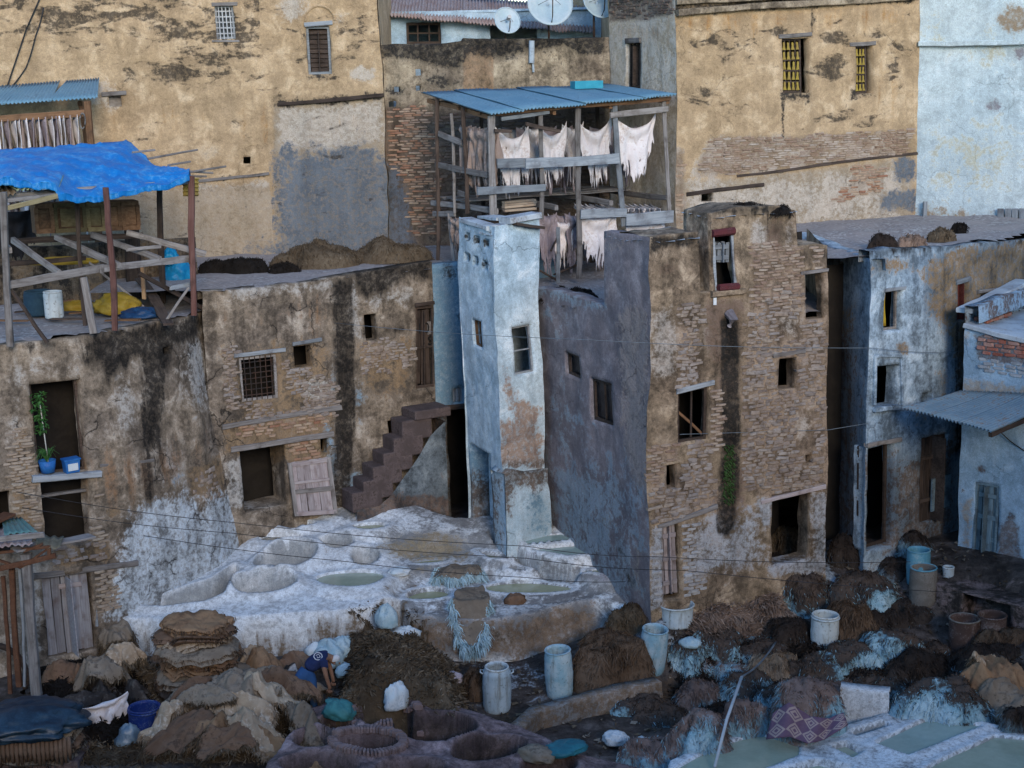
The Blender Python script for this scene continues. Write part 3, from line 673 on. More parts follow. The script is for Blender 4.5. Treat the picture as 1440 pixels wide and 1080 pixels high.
# white house and ochre house behind the parapet
HW = empty('white_house', (-1, 43, 10), 'low white house under a rusty corrugated roof behind the mossy wall', 'house')
W_ = Facade([(-3.4, 43), (3.2, 43.3)], 9.5, 13.3, .04)
oW = W_.op(571, 32, 620, 62, .3); oW2 = W_.op(690, 32, 756, 56, .3)
W_.build('wall', WHITEM, HW, .15); W_.frame(oW, HW, WDARK, .07, .12, vert=2, horiz=1)
side((-3.4, 45.5), (-3.4, 43), 9.5, 13.3, WHITEM, HW); side((3.2, 43.3), (3.2, 45.5), 9.5, 13.3, WHITEM, HW); side((3.2, 45.5), (-3.4, 45.5), 9.5, 13.3, WHITEM, HW)
roof_sheet('ceiling', [(-3.4, 43.1), (3.2, 43.4), (3.2, 45.5), (-3.4, 45.5)], 13.25, WHITEM, HW, .5)
def corrugated(name, P00, P10, P11, P01, mat, parent, pitch=.085, amp=.022, rows=6, th=.006, seed=0, sag=.0, rag=0., bend=None):
    """a corrugated sheet: ridges run from edge P00-P10 to edge P01-P11"""
    P00, P10, P11, P01 = map(lambda p: np.asarray(p, float), (P00, P10, P11, P01))
    L = np.linalg.norm(P10-P00); n = max(6, int(L/pitch*6)); r = random.Random(seed)
    u = np.linspace(0, 1, n+1); v = np.linspace(0, 1, rows+1); U, Vv = np.meshgrid(u, v)
    e1 = P10-P00; e2 = P01-P00; nrm = np.cross(e1, e2); nrm /= np.linalg.norm(nrm); nrm *= np.sign(nrm[2]) or 1
    P = (P00[None, None]*((1-U)*(1-Vv))[..., None] + P10*(U*(1-Vv))[..., None] + P11*(U*Vv)[..., None] + P01*((1-U)*Vv)[..., None])
    hgt = amp*np.cos(U*L/pitch*2*np.pi) - sag*np.sin(Vv*np.pi) + .02*fbm(P, 1.2, 3, seed+3)
    if bend is not None: hgt = hgt + bend(U, Vv)
    P = P + hgt[..., None]*nrm
    if rag:
        sh = rag*fbm(np.stack([U*L*2, 0*U, 0*U+seed], -1), 1.5, 3, 5)*(1-Vv)**3; P = P + sh[..., None]*(e2/np.linalg.norm(e2))
    ii = np.arange(P.shape[0]*P.shape[1]).reshape(P.shape[:2]); F = np.stack([ii[:-1, :-1], ii[:-1, 1:], ii[1:, 1:], ii[1:, :-1]], -1).reshape(-1, 4)
    V = P.reshape(-1, 3); N = len(V); V2 = np.concatenate([V, V-nrm*th]); F2 = F[:, ::-1]+N
    b = np.concatenate([ii[0, :], ii[1:, -1], ii[-1, -2::-1], ii[-2:0:-1, 0]]); bn = np.roll(b, -1)
    return mesh(name, V2, np.concatenate([F, F2, np.stack([bn, b, b+N, bn+N], -1)]), mat, parent, True)
RUST = mix_mat('rusty_sheet', (.30, .22, .20), (.42, .40, .41), (.20, .09, .055), 2.2, .75, .3)
BLUESHEET = mix_mat('blue_grey_sheet', (.13, .27, .37), (.18, .33, .43), (.10, .20, .27), 1.2, .55, .2, .01, spec=.4)
GREYSHEET = mix_mat('grey_sheet', (.14, .22, .28), (.20, .29, .35), (.18, .13, .10), 1.5, .6, .2, .01, lo=.35, hi=.6)
for i in range(5):
    x0, x1 = 560+i*50, 612+i*50
    a = atY(530+i*60, 22+i*5.2, 42.6); b = atY(596+i*60, 26+i*5, 42.55+.02*i); up = np.array((0, 2.6, .75))
    corrugated('corrugated_sheet', a, b, b+up, a+up+(0, 0, .03), RUST, HW, .09, .03, 5, seed=i, rag=.12)
HY = empty('distant_house', (4, 45, 9), 'plain ochre house end behind the satellite dishes', 'house')
Y_ = Facade([(1.6, 46), (6, 45)], 9, 17, .05); Y_.build('wall', OCHRE, HY, .4, {'lower': [('c', .4)]})
side((6, 45), (6, 49), 9, 17, OCHRE, HY); side((1.6, 50), (1.6, 46), 9, 17, OCHRE, HY)
# ================================================================ middle left house with its stair
HH = empty('earth_house', (-4, 34, 2.2), 'earth walled house with a barred window and black drain stain, fur heaps on its roof', 'house')
Hf = Facade([(-6.45, 32.6), (-5, 33.45), (-3.7, 34.2), (-1.75, 35.3)], .5, 7.6, .06)
Hf.top_px([(300, 411), (380, 402), (440, 395), (480, 388), (540, 379), (585, 371), (630, 366)])
oH1 = Hf.op(338, 500, 388, 563, .3); oH2 = Hf.op(410, 485, 437, 517, .35); oH3 = Hf.op(514, 442, 532, 479, .35); oH4 = Hf.op(586, 430, 622, 545, .22)
oH5 = Hf.op(340, 625, 402, 716, .9); oH6 = Hf.op(546, 590, 566, 632, .6); oH7 = Hf.op(449, 611, 461, 638, .4)
Hf.build('wall', EARTH, HH, .08, {
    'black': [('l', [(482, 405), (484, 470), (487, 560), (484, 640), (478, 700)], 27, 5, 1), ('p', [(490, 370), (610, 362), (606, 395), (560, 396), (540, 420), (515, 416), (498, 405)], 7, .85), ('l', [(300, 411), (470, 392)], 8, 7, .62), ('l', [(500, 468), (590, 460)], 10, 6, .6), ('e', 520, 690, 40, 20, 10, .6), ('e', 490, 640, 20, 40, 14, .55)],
    'pale': [('l', [(330, 412), (470, 400)], 28, 12, .58), ('l', [(497, 400), (500, 470)], 18, 8, .7), ('p', [(505, 400), (590, 400), (590, 440), (505, 440)], 12, .55), ('e', 445, 545, 22, 20, 8, .75), ('p', [(315, 640), (345, 640), (360, 720), (310, 720)], 8, .7), ('e', 500, 690, 20, 40, 12, .62)],
    'bare': [('p', [(310, 480), (480, 470), (480, 600), (310, 620)], 20, .62), ('p', [(500, 480), (585, 470), (585, 560), (500, 560)], 12, .62), ('p', [(315, 590), (470, 580), (470, 660), (315, 640)], 8, .85)],
    'blue': [('e', 470, 520, 10, 40, 10, .6), ('e', 505, 560, 14, 30, 10, .66), ('e', 466, 650, 14, 60, 10, .66), ('e', 505, 680, 30, 30, 10, .55)], 'rust': [('e', 400, 440, 80, 30, 20, .45)], 'lime': [('c', .1)]}, rim=(.3, .2))
lay(Hf, HH, [[(322, 604), (465, 580), (466, 600), (322, 622)], [(404, 618), (448, 610), (448, 645), (404, 650)]], BRICK, (.22, .06, .1), cap=110, seed=11, holes=[])
lay(Hf, HH, [[(505, 490), (560, 470), (585, 475), (585, 530), (540, 520), (508, 530)], [(390, 505), (412, 505), (470, 540), (470, 585), (395, 560)], [(312, 490), (336, 485), (336, 570), (400, 570), (470, 565), (468, 582), (320, 600)], [(585, 440), (628, 420), (628, 560), (620, 560)]], STONE, (.18, .06, .1), 'stone', 'stone', cap=190, seed=12, density=.9, edge=16)
f = Hf.frame(oH1, HH, WGREY, .06, .06); Hf.grille(oH1, f, IRON, 6, 7, .03, .012)
Hf.lintel((329, 500), (398, 490), .09, HH, WBLUE); Hf.lintel((408, 484), (450, 478), .08, HH, WBLUE); Hf.lintel((314, 600), (477, 573), .11, HH, WGREY, name='beam'); Hf.lintel((325, 633), (466, 609), .12, HH, WGREY, name='beam')
Hf.lintel((583, 431), (624, 424), .08, HH, WDARK)
Hf.frame(oH4, HH, WDARK, .07, .08, name='window', horiz=1)
dd = Hf.planks((oH4[0]+.07, oH4[1]-.25, oH4[2]+.07, oH4[3]-.1, .22), HH, WDARK, 3, .14, 'shutter')
# painted letters left on the old shutter boards
for txt, px_, py_, sz in (('10 E', 605, 462, .34), ('S', 609, 480, .3)):
    cu = bpy.data.curves.new('lettering', 'FONT'); cu.body = txt; cu.size = sz; cu.align_x = 'CENTER'; cu.align_y = 'CENTER'; cu.extrude = .003
    a_, z_ = Hf.hit(px_, py_); p_ = Hf.pos(a_, z_, -.105); t_ = Hf.tan(a_); n_ = Hf.nrm(a_)
    tmp = bpy.data.objects.new('lettering', cu); COL.objects.link(tmp); dg = bpy.context.evaluated_depsgraph_get(); me = bpy.data.meshes.new_from_object(tmp.evaluated_get(dg)); bpy.data.objects.remove(tmp)
    me.materials.clear(); me.materials.append(mix_mat('faded_black_paint', (.008, .008, .008), (.02, .02, .02)))
    inst('lettering', me, Matrix(((t_[0], 0, n_[0], p_[0]), (t_[1], 0, n_[1], p_[1]), (t_[2], 1, n_[2], p_[2]), (0, 0, 0, 1))), dd)
m = MB(); m.bar(Hf.pt(604, 462, -.118), Hf.pt(622, 460, -.118), .02, .3); m.build('pale_board', WGREY, dd)
# the alley front that carries on to the right, light blue
Al = Facade([(-1.75, 35.3), (-.5, 36.0), (1.2, 36.9)], .5, 7.5, .05)
oAl = Al.op(632, 572, 700, 742, .35); oAl2 = Al.op(637, 545, 651, 565, .1)
Al.build('wall', LIMEBLUE, HH, .1, {'teal': [('c', .7)], 'black': [('p', [(615, 360), (660, 360), (660, 400), (615, 400)], 12, .55), ('l', [(640, 446), (660, 440)], 4, 3, .6)], 'dirt': [('p', [(600, 570), (700, 560), (720, 760), (600, 760)], 14, .8)]}, rim=(.3, .2))
Al.planks(oAl2, HH, WBLUE, 3, .05, 'shutter'); Al.lintel((622, 574), (700, 566), .14, HH, WDARK, .03, .2)
roof_sheet('roof', [(-6.4, 32.75), (-3.7, 34.35), (-1.75, 35.4), (-.4, 36.0), (.5, 36.4), (.7, 39.4), (-2.9, 39.3), (-5.86, 39.1), (-8.5, 38.7), (-9, 33)], 7.42, ROOFM, HH, .25, .04)
side((-1.75, 37.9), (-6.45, 37.9), .5, 7.3, EARTH, HH); side((1.2, 36.9), (1.2, 39.5), .5, 7.2, EARTH, HH)
# leaning door by the dark doorway
DL = empty('old_door', Hf.pt(432, 716, .2), 'weathered white door leaning beside the black doorway', 'door')
dA, dB = Hf.pt(410, 716, .22), Hf.pt(464, 711, .3); dC, dD = Hf.pt(404, 650, .03), Hf.pt(458, 642, .03)
dA[2] -= .1; dB[2] -= .1
for i in range(6):
    k = (i+.5)/6; beam('board', dA*(1-k)+dB*k, dC*(1-k)+dD*k, .15, .03, WPINK, DL, up=Hf.nrm(3), wob=.004)
for k, w_ in ((.03, .1), (.45, .1), (.62, .06), (.96, .09)):
    q0 = dA*(1-k)+dC*k; q1 = dB*(1-k)+dD*k; nn_ = Hf.nrm(3)*.035; beam('crossbar', q0+nn_, q1+nn_, .03, w_, WPINK if k != .45 else WGREY, DL, wob=.004)
for a_, b_ in ((dA, dC), (dB, dD)): beam('stile', a_+Hf.nrm(3)*.03, b_+Hf.nrm(3)*.03, .09, .04, WGREY, DL, up=Hf.nrm(3), wob=.004)
# stair
ST = empty('staircase', Hf.pt(560, 700, .4), 'brown stone staircase climbing to a landing slab under the boarded window', 'staircase')
STM = mix_mat('worn_step', (.085, .066, .064), (.14, .108, .105), (.045, .035, .032), 2.5, .85, .7, .04, local=False)
STL = wall_mat('stair_side', (.18, .22, .25), (.13, .16, .185), (.24, .28, .30), [('c1', (.10, .075, .065), (.15, .11, .09), 1.0, 0.)], seed=7)
OFS = .62
def shifted(F, d): return Facade([tuple(p) for p in F.T + F.N*d], F.zb, F.zref, .05)
Hs = shifted(Hf, OFS)
def block(name, s0, s1, z0, z1, off0=-OFS+.02, off1=0., slant=0.):
    V = [warp(Hs.pos(a, z, o, True), .03) for z, dz in ((z1, 0), (z0, slant)) for a, o in ((s0, off0), (s1, off0), (s1, off1), (s0, off1)) for z in (z + (dz if a == s1 else 0),)]
    o = mesh(name, V, [(0, 3, 2, 1), (4, 5, 6, 7), (0, 1, 5, 4), (3, 7, 6, 2), (0, 4, 7, 3), (1, 2, 6, 5)], STM, ST)
    b_ = o.modifiers.new('b', 'BEVEL'); b_.width = .03; b_.segments = 2; return o
steps = [(495, 694), (510, 677), (523, 657), (538, 638), (553, 617), (565, 593)]
for i, (x, y) in enumerate(steps):
    a, z = Hs.hit(x, y); block('step', a, Hs.hit(x+42, y)[0], z-.46, z)
a0, zt = Hs.hit(581, 578); block('landing', a0, Hs.hit(648, 575)[0], zt-.22, zt, off1=.08)
ctl = [(500, 716), (532, 711), (547, 697), (560, 679), (575, 660), (590, 638), (604, 612), (625, 592)]
aa = np.array([Hs.hit(*q) for q in ctl]); ss = np.linspace(aa[0, 0], aa[-1, 0], 18); tz = np.interp(ss, aa[:, 0], aa[:, 1]); zlo = Hs.hit(560, 745)[1]-.3
V = [warp(Hs.pos(a, zlo+(z-zlo)*k/10, .03, True), .03) for a, z in zip(ss, tz) for k in range(11)]
FF = [(i*11+k, (i+1)*11+k, (i+1)*11+k+1, i*11+k+1) for i in range(17) for k in range(10)]
X_, Y_2 = proj(np.array(V)); mesh('side_wall', V, FF, STL, ST, True, attrs={'c1': mask_of(X_, Y_2, [('p', [(490, 700), (600, 694), (640, 700), (640, 760), (480, 760)], 6, .9), ('e', 545, 698, 26, 10, 6, .7), ('l', [(622, 600), (622, 720)], 5, 4, .55)])})
V = [warp(Hs.pos(ss[-1], zlo+(tz[-1]-zlo)*k/10, o_, True), .03) for o_ in (.03, -OFS) for k in range(11)]; mesh('side_wall', V, [(k, 11+k, 12+k, k+1) for k in range(10)], STL, ST, True, attrs={'c1': np.full(22, .8)})
# ================================================================ white tower, grey house, right houses
TW = empty('white_tower', (-.2, 33, 1.8), 'slim limewashed tower house with a row of small vent holes near its top', 'tower')
TC = (-.34, 32.3); TL = (-1.06, 33.8); TR = (.62, 33.0)
T1 = Facade([TL, TC], .8, 8.7, .06, [(-1.02, 33.9), (-.22, 32.05)]); T2 = Facade([TC, TR], .8, 8.7, .06, [(-.22, 32.05), (.72, 32.7)])
T1.top_px([(645, 306), (690, 317)]); T2.top_px([(690, 317), (725, 310), (760, 302)])
oT1 = T1.op(668, 450, 680, 487, .2); oT0 = T1.op(664, 632, 692, 760, .42); oT2 = T2.op(722, 457, 751, 525, .2)
for q in ((654, 328, 660, 338), (667, 331, 673, 342), (679, 335, 685, 347), (655, 356, 661, 368), (666, 359, 672, 373), (678, 366, 685, 379)):
    (T1 if q[0] < 688 else T2).op(*q, .2)
T1.build('wall', LIMEBLUE, TW, .06, {'teal': [('p', [(640, 610), (700, 640), (700, 700), (640, 690)], 12, .7)], 'dirt': [('p', [(640, 660), (700, 670), (700, 780), (640, 780)], 14, .9)], 'black': [('l', [(690, 318), (692, 420), (695, 560), (700, 660)], 4, 4, .5)] + [('e', vx, vy, 4.5, 6, 2, .9) for vx, vy in ((657, 333), (670, 336), (682, 341), (658, 362), (669, 366), (681, 372))], 'tan': [('c', .12)]})  # small black ellipses paint the unlit dark of the vent holes
T2.build('wall', LIMEBLUE, TW, .06, {'tan': [('p', [(703, 515), (712, 510), (730, 560), (760, 575), (766, 660), (700, 660), (700, 590), (720, 590)], 9, .8), ('l', [(698, 600), (700, 650)], 14, 6, .8), ('e', 738, 620, 22, 40, 8, .9)], 'dirt': [('l', [(700, 655), (765, 652)], 16, 8, .7)], 'black': [('l', [(728, 452), (752, 456)], 6, 4, .6), ('c', .1)], 'teal': [('p', [(690, 690), (770, 690), (770, 760), (690, 760)], 20, .6)]})
for F_v, ol in ((T1, T1.ops[2:]), (T2, T2.ops[1:])):
    for o_v in ol:
        mm = MB(); mm.box(F_v.pos((o_v[0]+o_v[1])/2, (o_v[2]+o_v[3])/2, -.13, True), F_v.tan(0)*.08, F_v.nrm(0)*.01, (0, 0, .12)); mm.build('vent_shade_panel', WDARK, TW)  # dark panel stands in for the shade deep inside each vent
m = MB(); m.box(T1.pos((oT0[0]+oT0[1])/2, (oT0[2]+oT0[3])/2, -.42, True), T1.tan(0)*.5, T1.nrm(0)*.01, (0, 0, 1.6)); m.build('alcove_back', LIMEBLUE, TW)
f = T2.frame(oT2, TW, WBLUE, .045, .08, horiz=1); T1.frame(oT1, TW, WBROWN, .04, .08, vert=1)
tk = MB(); tk.box(T1.pos((oT1[0]+oT1[1])/2, (oT1[2]+oT1[3])/2, -.13, True), T1.tan(0)*.2, T1.nrm(0)*.01, (0, 0, .27)); tk.build('pane', mix_mat('amber_shade', (.13, .10, .05), (.08, .07, .05)), TW)
side(TR, (.5, 34.6), .8, 8.5, LIMEBLUE, TW); side((.5, 34.6), TL, .8, 8.5, LIMEBLUE, TW)
roof_sheet('roof', [TL, TC, TR, (.5, 34.6)], 8.5, ROOFLIME, TW, .12, .03)
SLAB = mix_mat('lime_slab', (.50, .56, .60), (.38, .42, .46), (.16, .14, .13), 2.4, .9, .6, .03)
beam('coping_slab', T1.pt(648, 311, -.1), T1.pt(684, 319, -.1), .32, .1, SLAB, TW); beam('coping_slab', T2.pt(708, 308, -.1), T2.pt(757, 301, -.1), .4, .13, SLAB, TW)
beam('coping_slab', T1.pt(650, 305, -.5), T1.pt(680, 308, -.45), .4, .06, SLAB, TW)
beam('ledge', T2.pt(716, 314, .06), T2.pt(772, 317, .1), .2, .06, WDARK, TW)
# sloping plinth of the tower
PB = [T2.pt(703, 664, .12), T2.pt(772, 655, .45), T2.pt(775, 760, .6), T2.pt(706, 760, .25)]
m = MB(); PL = Facade([(-.24, 32.0), (.75, 32.75)], .8, 3.4, .07, [(-.26, 31.92), (.8, 32.55)]); PL.top_px([(700, 672), (715, 660), (740, 664), (775, 658)])
PL.build('plinth', LIMEBLUE, TW, .07, {'dirt': [('p', [(690, 640), (780, 640), (780, 690), (730, 690), (720, 740), (690, 700)], 12, .75)], 'teal': [('p', [(730, 680), (790, 680), (790, 770), (730, 770)], 16, .6)], 'black': [('l', [(722, 664), (765, 662)], 8, 5, .7)]}, rim=(.45, .1))
Facade([(-.25, 32.5), (-.24, 31.95)], .8, 3.35, .07, [(-.25, 32.5), (-.26, 31.85)]).build('plinth', LIMEBLUE, TW, .1, {'dirt': [('c', .7)]})
# grey house with the bare stone front
JH = empty('stone_front_house', (3.5, 31, 1.5), 'tall house with lilac grey side and bare stone front, black drain down its middle', 'house')
JC = (2.62, 29.3); JL = (.55, 33.5); JR = (6.35, 30.85)
J1 = Facade([JL, (1.24, 32.15), JC], .6, 8.8, .07, [(.66, 33.4), (1.36, 31.95), (2.58, 29.1)])
J1.top_px([(752, 402), (800, 413), (851, 431), (853, 326), (880, 330), (912, 334)])
oJ1 = J1.op(795, 497, 816, 529, .22); oJ2 = J1.op(831, 536, 861, 594, .22)
J1.build('wall', LILAC, JH, .08, {
    'grey': [('p', [(866, 445), (890, 430), (915, 440), (915, 700), (895, 690), (878, 640), (870, 560)], 9, .85), ('e', 868, 340, 20, 12, 10, .6)],
    'sky': [('p', [(760, 640), (880, 640), (915, 720), (915, 860), (750, 860)], 26, .6), ('e', 800, 600, 40, 60, 20, .52), ('e', 780, 440, 20, 60, 20, .5), ('l', [(760, 408), (850, 432)], 12, 8, .8)],
    'tan': [('e', 850, 730, 14, 14, 8, .7), ('p', [(880, 760), (915, 740), (915, 860), (870, 830)], 10, .5)], 'black': [('e', 870, 770, 10, 30, 8, .55), ('l', [(885, 800), (890, 840)], 14, 8, .6)]}, rim=(.35, .25))
f1 = J1.frame(oJ1, JH, WDARK, .05, .08, horiz=0); f2 = J1.frame(oJ2, JH, WDARK, .06, .08, vert=1)
for o, ff in ((oJ1, f1), (oJ2, f2)):
    m = MB(); m.box(J1.pos((o[0]+o[1])/2, (o[2]+o[3])/2, -.14, True), J1.tan(4)*(o[1]-o[0])*.42, J1.nrm(4)*.01, (0, 0, (o[3]-o[2])*.45)); m.build('pane', mix_mat('dark_glass', (.012, .013, .016), (.03, .03, .032), None, 8, .3), ff)
J2 = Facade([JC, JR], .6, 9.4, .07, [(2.58, 29.1), (6.4, 30.7)])
J2.top_px([(909, 334), (940, 330), (985, 326), (986, 412), (1003, 410), (1004, 300), (1040, 292), (1100, 290), (1124, 296), (1125, 347), (1150, 342), (1170, 345)])
oJ3 = J2.op(1007, 322, 1038, 410, .3); oJ4 = J2.op(1134, 380, 1160, 449, .3); oJ5 = J2.op(956, 547, 998, 622, .3); oJ6 = J2.op(941, 653, 956, 690, .35)
oJ7 = J2.op(931, 738, 957, 842, .3); oJ8 = J2.op(1084, 692, 1142, 790, .5); oJ9 = J2.op(1097, 502, 1122, 547, .4); oJ10 = J2.op(1133, 640, 1143, 652, .25)
stone_polys = [[(1062, 420), (1135, 400), (1168, 450), (1168, 690), (1090, 700), (1045, 690), (1042, 560)], [(950, 440), (985, 425), (985, 540), (955, 545)], [(914, 690), (1000, 620), (1010, 720), (918, 735)]]
brick_polys = [[(1055, 340), (1130, 345), (1134, 440), (1060, 425)], [(1000, 545), (1016, 540), (1016, 640), (1000, 640)], [(912, 625), (955, 620), (955, 655), (935, 690), (914, 690)], [(908, 345), (916, 345), (918, 480), (909, 480)], [(1140, 345), (1168, 350), (1168, 460), (1160, 460)]]
J2.build('wall', STONY, JH, .07, {
    'bed': [('p', p, 9, .95) for p in stone_polys] + [('p', p, 6, .8) for p in brick_polys] + [('p', [(985, 700), (1040, 700), (1040, 780), (1000, 790)], 10, .6)],
    'pale': [('p', [(912, 435), (948, 428), (955, 530), (912, 545)], 10, .75), ('p', [(1085, 430), (1130, 440), (1135, 490), (1090, 470)], 10, .62), ('e', 1130, 600, 20, 40, 12, .55), ('e', 995, 470, 14, 40, 10, .55), ('e', 1068, 330, 14, 24, 6, .75), ('e', 1110, 330, 10, 20, 6, .66), ('e', 950, 340, 30, 10, 6, .5)],
    'brown': [('e', 1090, 330, 16, 34, 8, .75), ('e', 937, 378, 16, 12, 6, .7), ('p', [(985, 415), (1055, 415), (1050, 480), (1040, 560), (1010, 560), (985, 480)], 10, .62), ('p', [(1000, 640), (1060, 640), (1060, 760), (1000, 760)], 14, .6)],
    'lime': [('p', [(915, 740), (935, 740), (935, 860), (910, 860)], 6, .75), ('p', [(960, 730), (1080, 700), (1090, 800), (960, 830)], 14, .62), ('p', [(1065, 700), (1086, 705), (1082, 745), (1070, 740)], 4, .9), ('p', [(1138, 690), (1166, 690), (1170, 810), (1080, 810), (1086, 780), (1140, 780)], 8, .75)],
    'black': [('l', [(1025, 455), (1028, 520), (1028, 600), (1026, 690), (1022, 740)], 25, 5, 1), ('p', [(908, 330), (985, 324), (985, 348), (930, 352), (908, 365)], 6, .75), ('l', [(1004, 298), (1060, 292), (1124, 296)], 22, 8, .6), ('e', 1150, 360, 24, 14, 8, .62), ('e', 1095, 320, 18, 30, 10, .5)],
    'green': [('l', [(1026, 640), (1024, 700)], 14, 6, .62)]}, rim=(1.1, .25))
lay(J2, JH, stone_polys, STONE, (.21, .068, .12), 'stone', 'stone', cap=240, seed=21, density=.97, holes=[[(1016, 440), (1040, 440), (1040, 720), (1014, 720)], [(1118, 570), (1146, 570), (1146, 640), (1118, 640)], [(1090, 445), (1130, 450), (1128, 485), (1092, 470)]], tilt=.12, edge=14)
lay(J2, JH, brick_polys, brick_mat('old_brick', [(.24, .165, .125), (.30, .22, .165), (.34, .26, .20), (.38, .32, .26)]), (.22, .05, .1), cap=58, seed=22, density=.9, edge=5)
# door jamb courses and rubble round the lower openings
lay(J2, JH, [[(917, 742), (930, 740), (932, 850), (918, 850)], [(960, 740), (985, 735), (985, 830), (962, 836)]], brick_mat('limed_brick', [(.40, .40, .40), (.33, .31, .30), (.46, .47, .48)]), (.2, .06, .1), cap=0, seed=23, density=.9)
J2.lintel((953, 551), (1005, 538), .1, JH, WBLUE); J2.lintel((925, 741), (1010, 713), .09, JH, WGREY); J2.lintel((1070, 706), (1160, 683), .09, JH, WPINK); J2.lintel((1086, 500), (1132, 493), .08, JH, WGREY); J2.lintel((1128, 384), (1166, 379), .06, JH, WGREY); J2.lintel((934, 655), (962, 650), .05, JH, STONY, .03)
J2.lintel((1000, 412), (1048, 409), .1, JH, STONY, .08, .2, 'sill')
f = J2.frame(oJ5, JH, WDARK, .06, .1, vert=1)
beam('brace', J2.pt(957, 580, -.14), J2.pt(996, 614, -.14), .05, .05, WBROWN, f)
J2.planks((oJ7[0]+.02, oJ7[1]-.02, oJ7[2]+.02, oJ7[3], .3), JH, WPINK, 4, .12, 'door', cross=3, z0=oJ7[2]+.1)
f = J2.frame(oJ3, JH, WBLUE, .06, .06)
J2.planks((oJ3[0]+.06, oJ3[1]-.06, oJ3[2]+.55, oJ3[3]-.25, .3), JH, WBLUE, 4, .14, 'shutter', cross=2)
REDROLL = mix_mat('red_cloth', (.11, .026, .03), (.075, .02, .024), (.15, .06, .06), 5, .8)
for yy in (327, 405): beam('roller', J2.pt(1005 if yy < 350 else 1010, yy, .03), J2.pt(1037, yy-3, .03), .16, .16, REDROLL, JH, rounded=True)
m = MB(); p = J2.pt(1005, 424, .03); m.box(p, (.03, 0, 0), (0, .01, 0), (0, 0, .07)); m.build('white_tag', mix_mat('white_plastic', (.7, .75, .78), (.6, .65, .7)), JH)
m = MB(); m.tube([J2.pt(1024, 440, .02), J2.pt(1026, 448, .16), J2.pt(1024, 458, .06)], [.1, .09, .05], 8); m.build('spout', LILAC, JH)
side(JR, (6.6, 34.5), .6, 8.2, STONY, JH); side((6.6, 34.5), (.5, 34.8), .6, 6.9, STONY, JH)
roof_sheet('roof', [(.5, 33.6), (1.22, 32.3), (2.7, 29.5), (6.3, 31), (6.7, 39), (.6, 39.6)], 6.95, ROOFM, JH, .2, .05)
# lilac block top behind the corner, and the chimney-like head, have real depth from the wide rims; close their backs
for (xa, xb, z_) in ((909, 985, 8.7), (1004, 1124, 9.1)):
    sa, sb2 = J2.hit(xa, 340)[0], J2.hit(xb, 340)[0]; n = J2.nrm(1)
    pa = J2.pos(sa, 8, -1.1, True)[:2]; pb = J2.pos(sb2, 8, -1.1, True)[:2]
    side(tuple(pb), tuple(pa), 6.8, z_-.4, LILAC, JH, res=.2)
pts = [J1.pos(J1.hit(856, 340)[0], 8, 0, True)[:2], (2.66, 29.34), J2.pos(J2.hit(984, 340)[0], 8, 0, True)[:2], J2.pos(J2.hit(984, 340)[0], 8, -1.3, True)[:2], J1.pos(J1.hit(856, 340)[0], 8, -1.4, True)[:2]]
roof_sheet('block_top', pts, 8.64, ROOFLIME, JH, .1, .05)
Facade([tuple(J1.pos(J1.hit(854, 340)[0], 8, -1.6, True)[:2]), tuple(J1.pos(J1.hit(854, 340)[0], 8, -.22, True)[:2])], 6.8, 8.66, .07).build('wall', LILAC, JH, .15)
pts = [J2.pos(J2.hit(1003, 340)[0]+.03, 8, -.05, True)[:2], J2.pos(J2.hit(1123, 340)[0], 8, -.05, True)[:2], J2.pos(J2.hit(1123, 340)[0], 8, -1.25, True)[:2], J2.pos(J2.hit(1003, 340)[0], 8, -1.25, True)[:2]]
roof_sheet('head_top', pts, 9.0, ROOFLIME, JH, .12, .03)
# blue white house on the right
LH = empty('blue_white_house', (9, 33, 1.7), 'narrow court house in worn blue white wash, dark doorway and a niche window above it', 'house')
Lc = (7.22, 31.0); Lp = [Lc, (9.45, 32.6), (12, 35.0), (15, 37.2)]
L1 = Facade(Lp, .6, 8.3, .06)
L1.top_px([(1195, 356), (1240, 352), (1330, 346), (1440, 336), (1520, 330)])
oL1 = L1.op(1243, 408, 1268, 464, .3); oL2 = L1.op(1345, 398, 1359, 450, .2); oL3 = L1.op(1378, 412, 1402, 446, .2); oL4 = L1.op(1231, 512, 1263, 571, .35); oL5 = L1.op(1296, 550, 1311, 567, .3)
oL6 = L1.op(1220, 627, 1258, 770, .35); oL7 = L1.op(1294, 612, 1330, 730, .2); oL8 = L1.op(1418, 400, 1438, 440, .4)
L1.build('wall', BLUEWASH, LH, .08, {
    'tan': [('p', [(1300, 370), (1345, 350), (1460, 330), (1460, 640), (1340, 640), (1345, 520), (1330, 460), (1302, 440)], 14, .9), ('e', 1268, 490, 10, 10, 5, .8), ('p', [(1197, 356), (1300, 350), (1296, 390), (1240, 395), (1197, 430)], 12, .56), ('e', 1325, 540, 14, 30, 8, .6), ('e', 1300, 590, 30, 20, 10, .5)],
    'dirt': [('p', [(1200, 640), (1350, 610), (1350, 790), (1197, 790)], 26, .62), ('p', [(1255, 640), (1350, 610), (1350, 780), (1255, 780)], 14, .66)],
    'black': [('l', [(1195, 356), (1440, 336)], 14, 8, .75), ('p', [(1290, 350), (1440, 338), (1440, 380), (1290, 375)], 14, .5), ('p', [(1330, 440), (1360, 430), (1360, 640), (1335, 640)], 14, .62)]}, rim=(.3, .25))
L0 = Facade([(6.5, 35.5), Lc], .6, 8.3, .06); L0.top_px([(1168, 345), (1196, 356)])
L0.build('wall', BLUEWASH, LH, .12, {'dirt': [('p', [(1165, 470), (1200, 470), (1200, 800), (1165, 800)], 30, .9)], 'tan': [('p', [(1165, 430), (1200, 430), (1200, 480), (1165, 480)], 14, .8)]}, rim=(.3, .25))
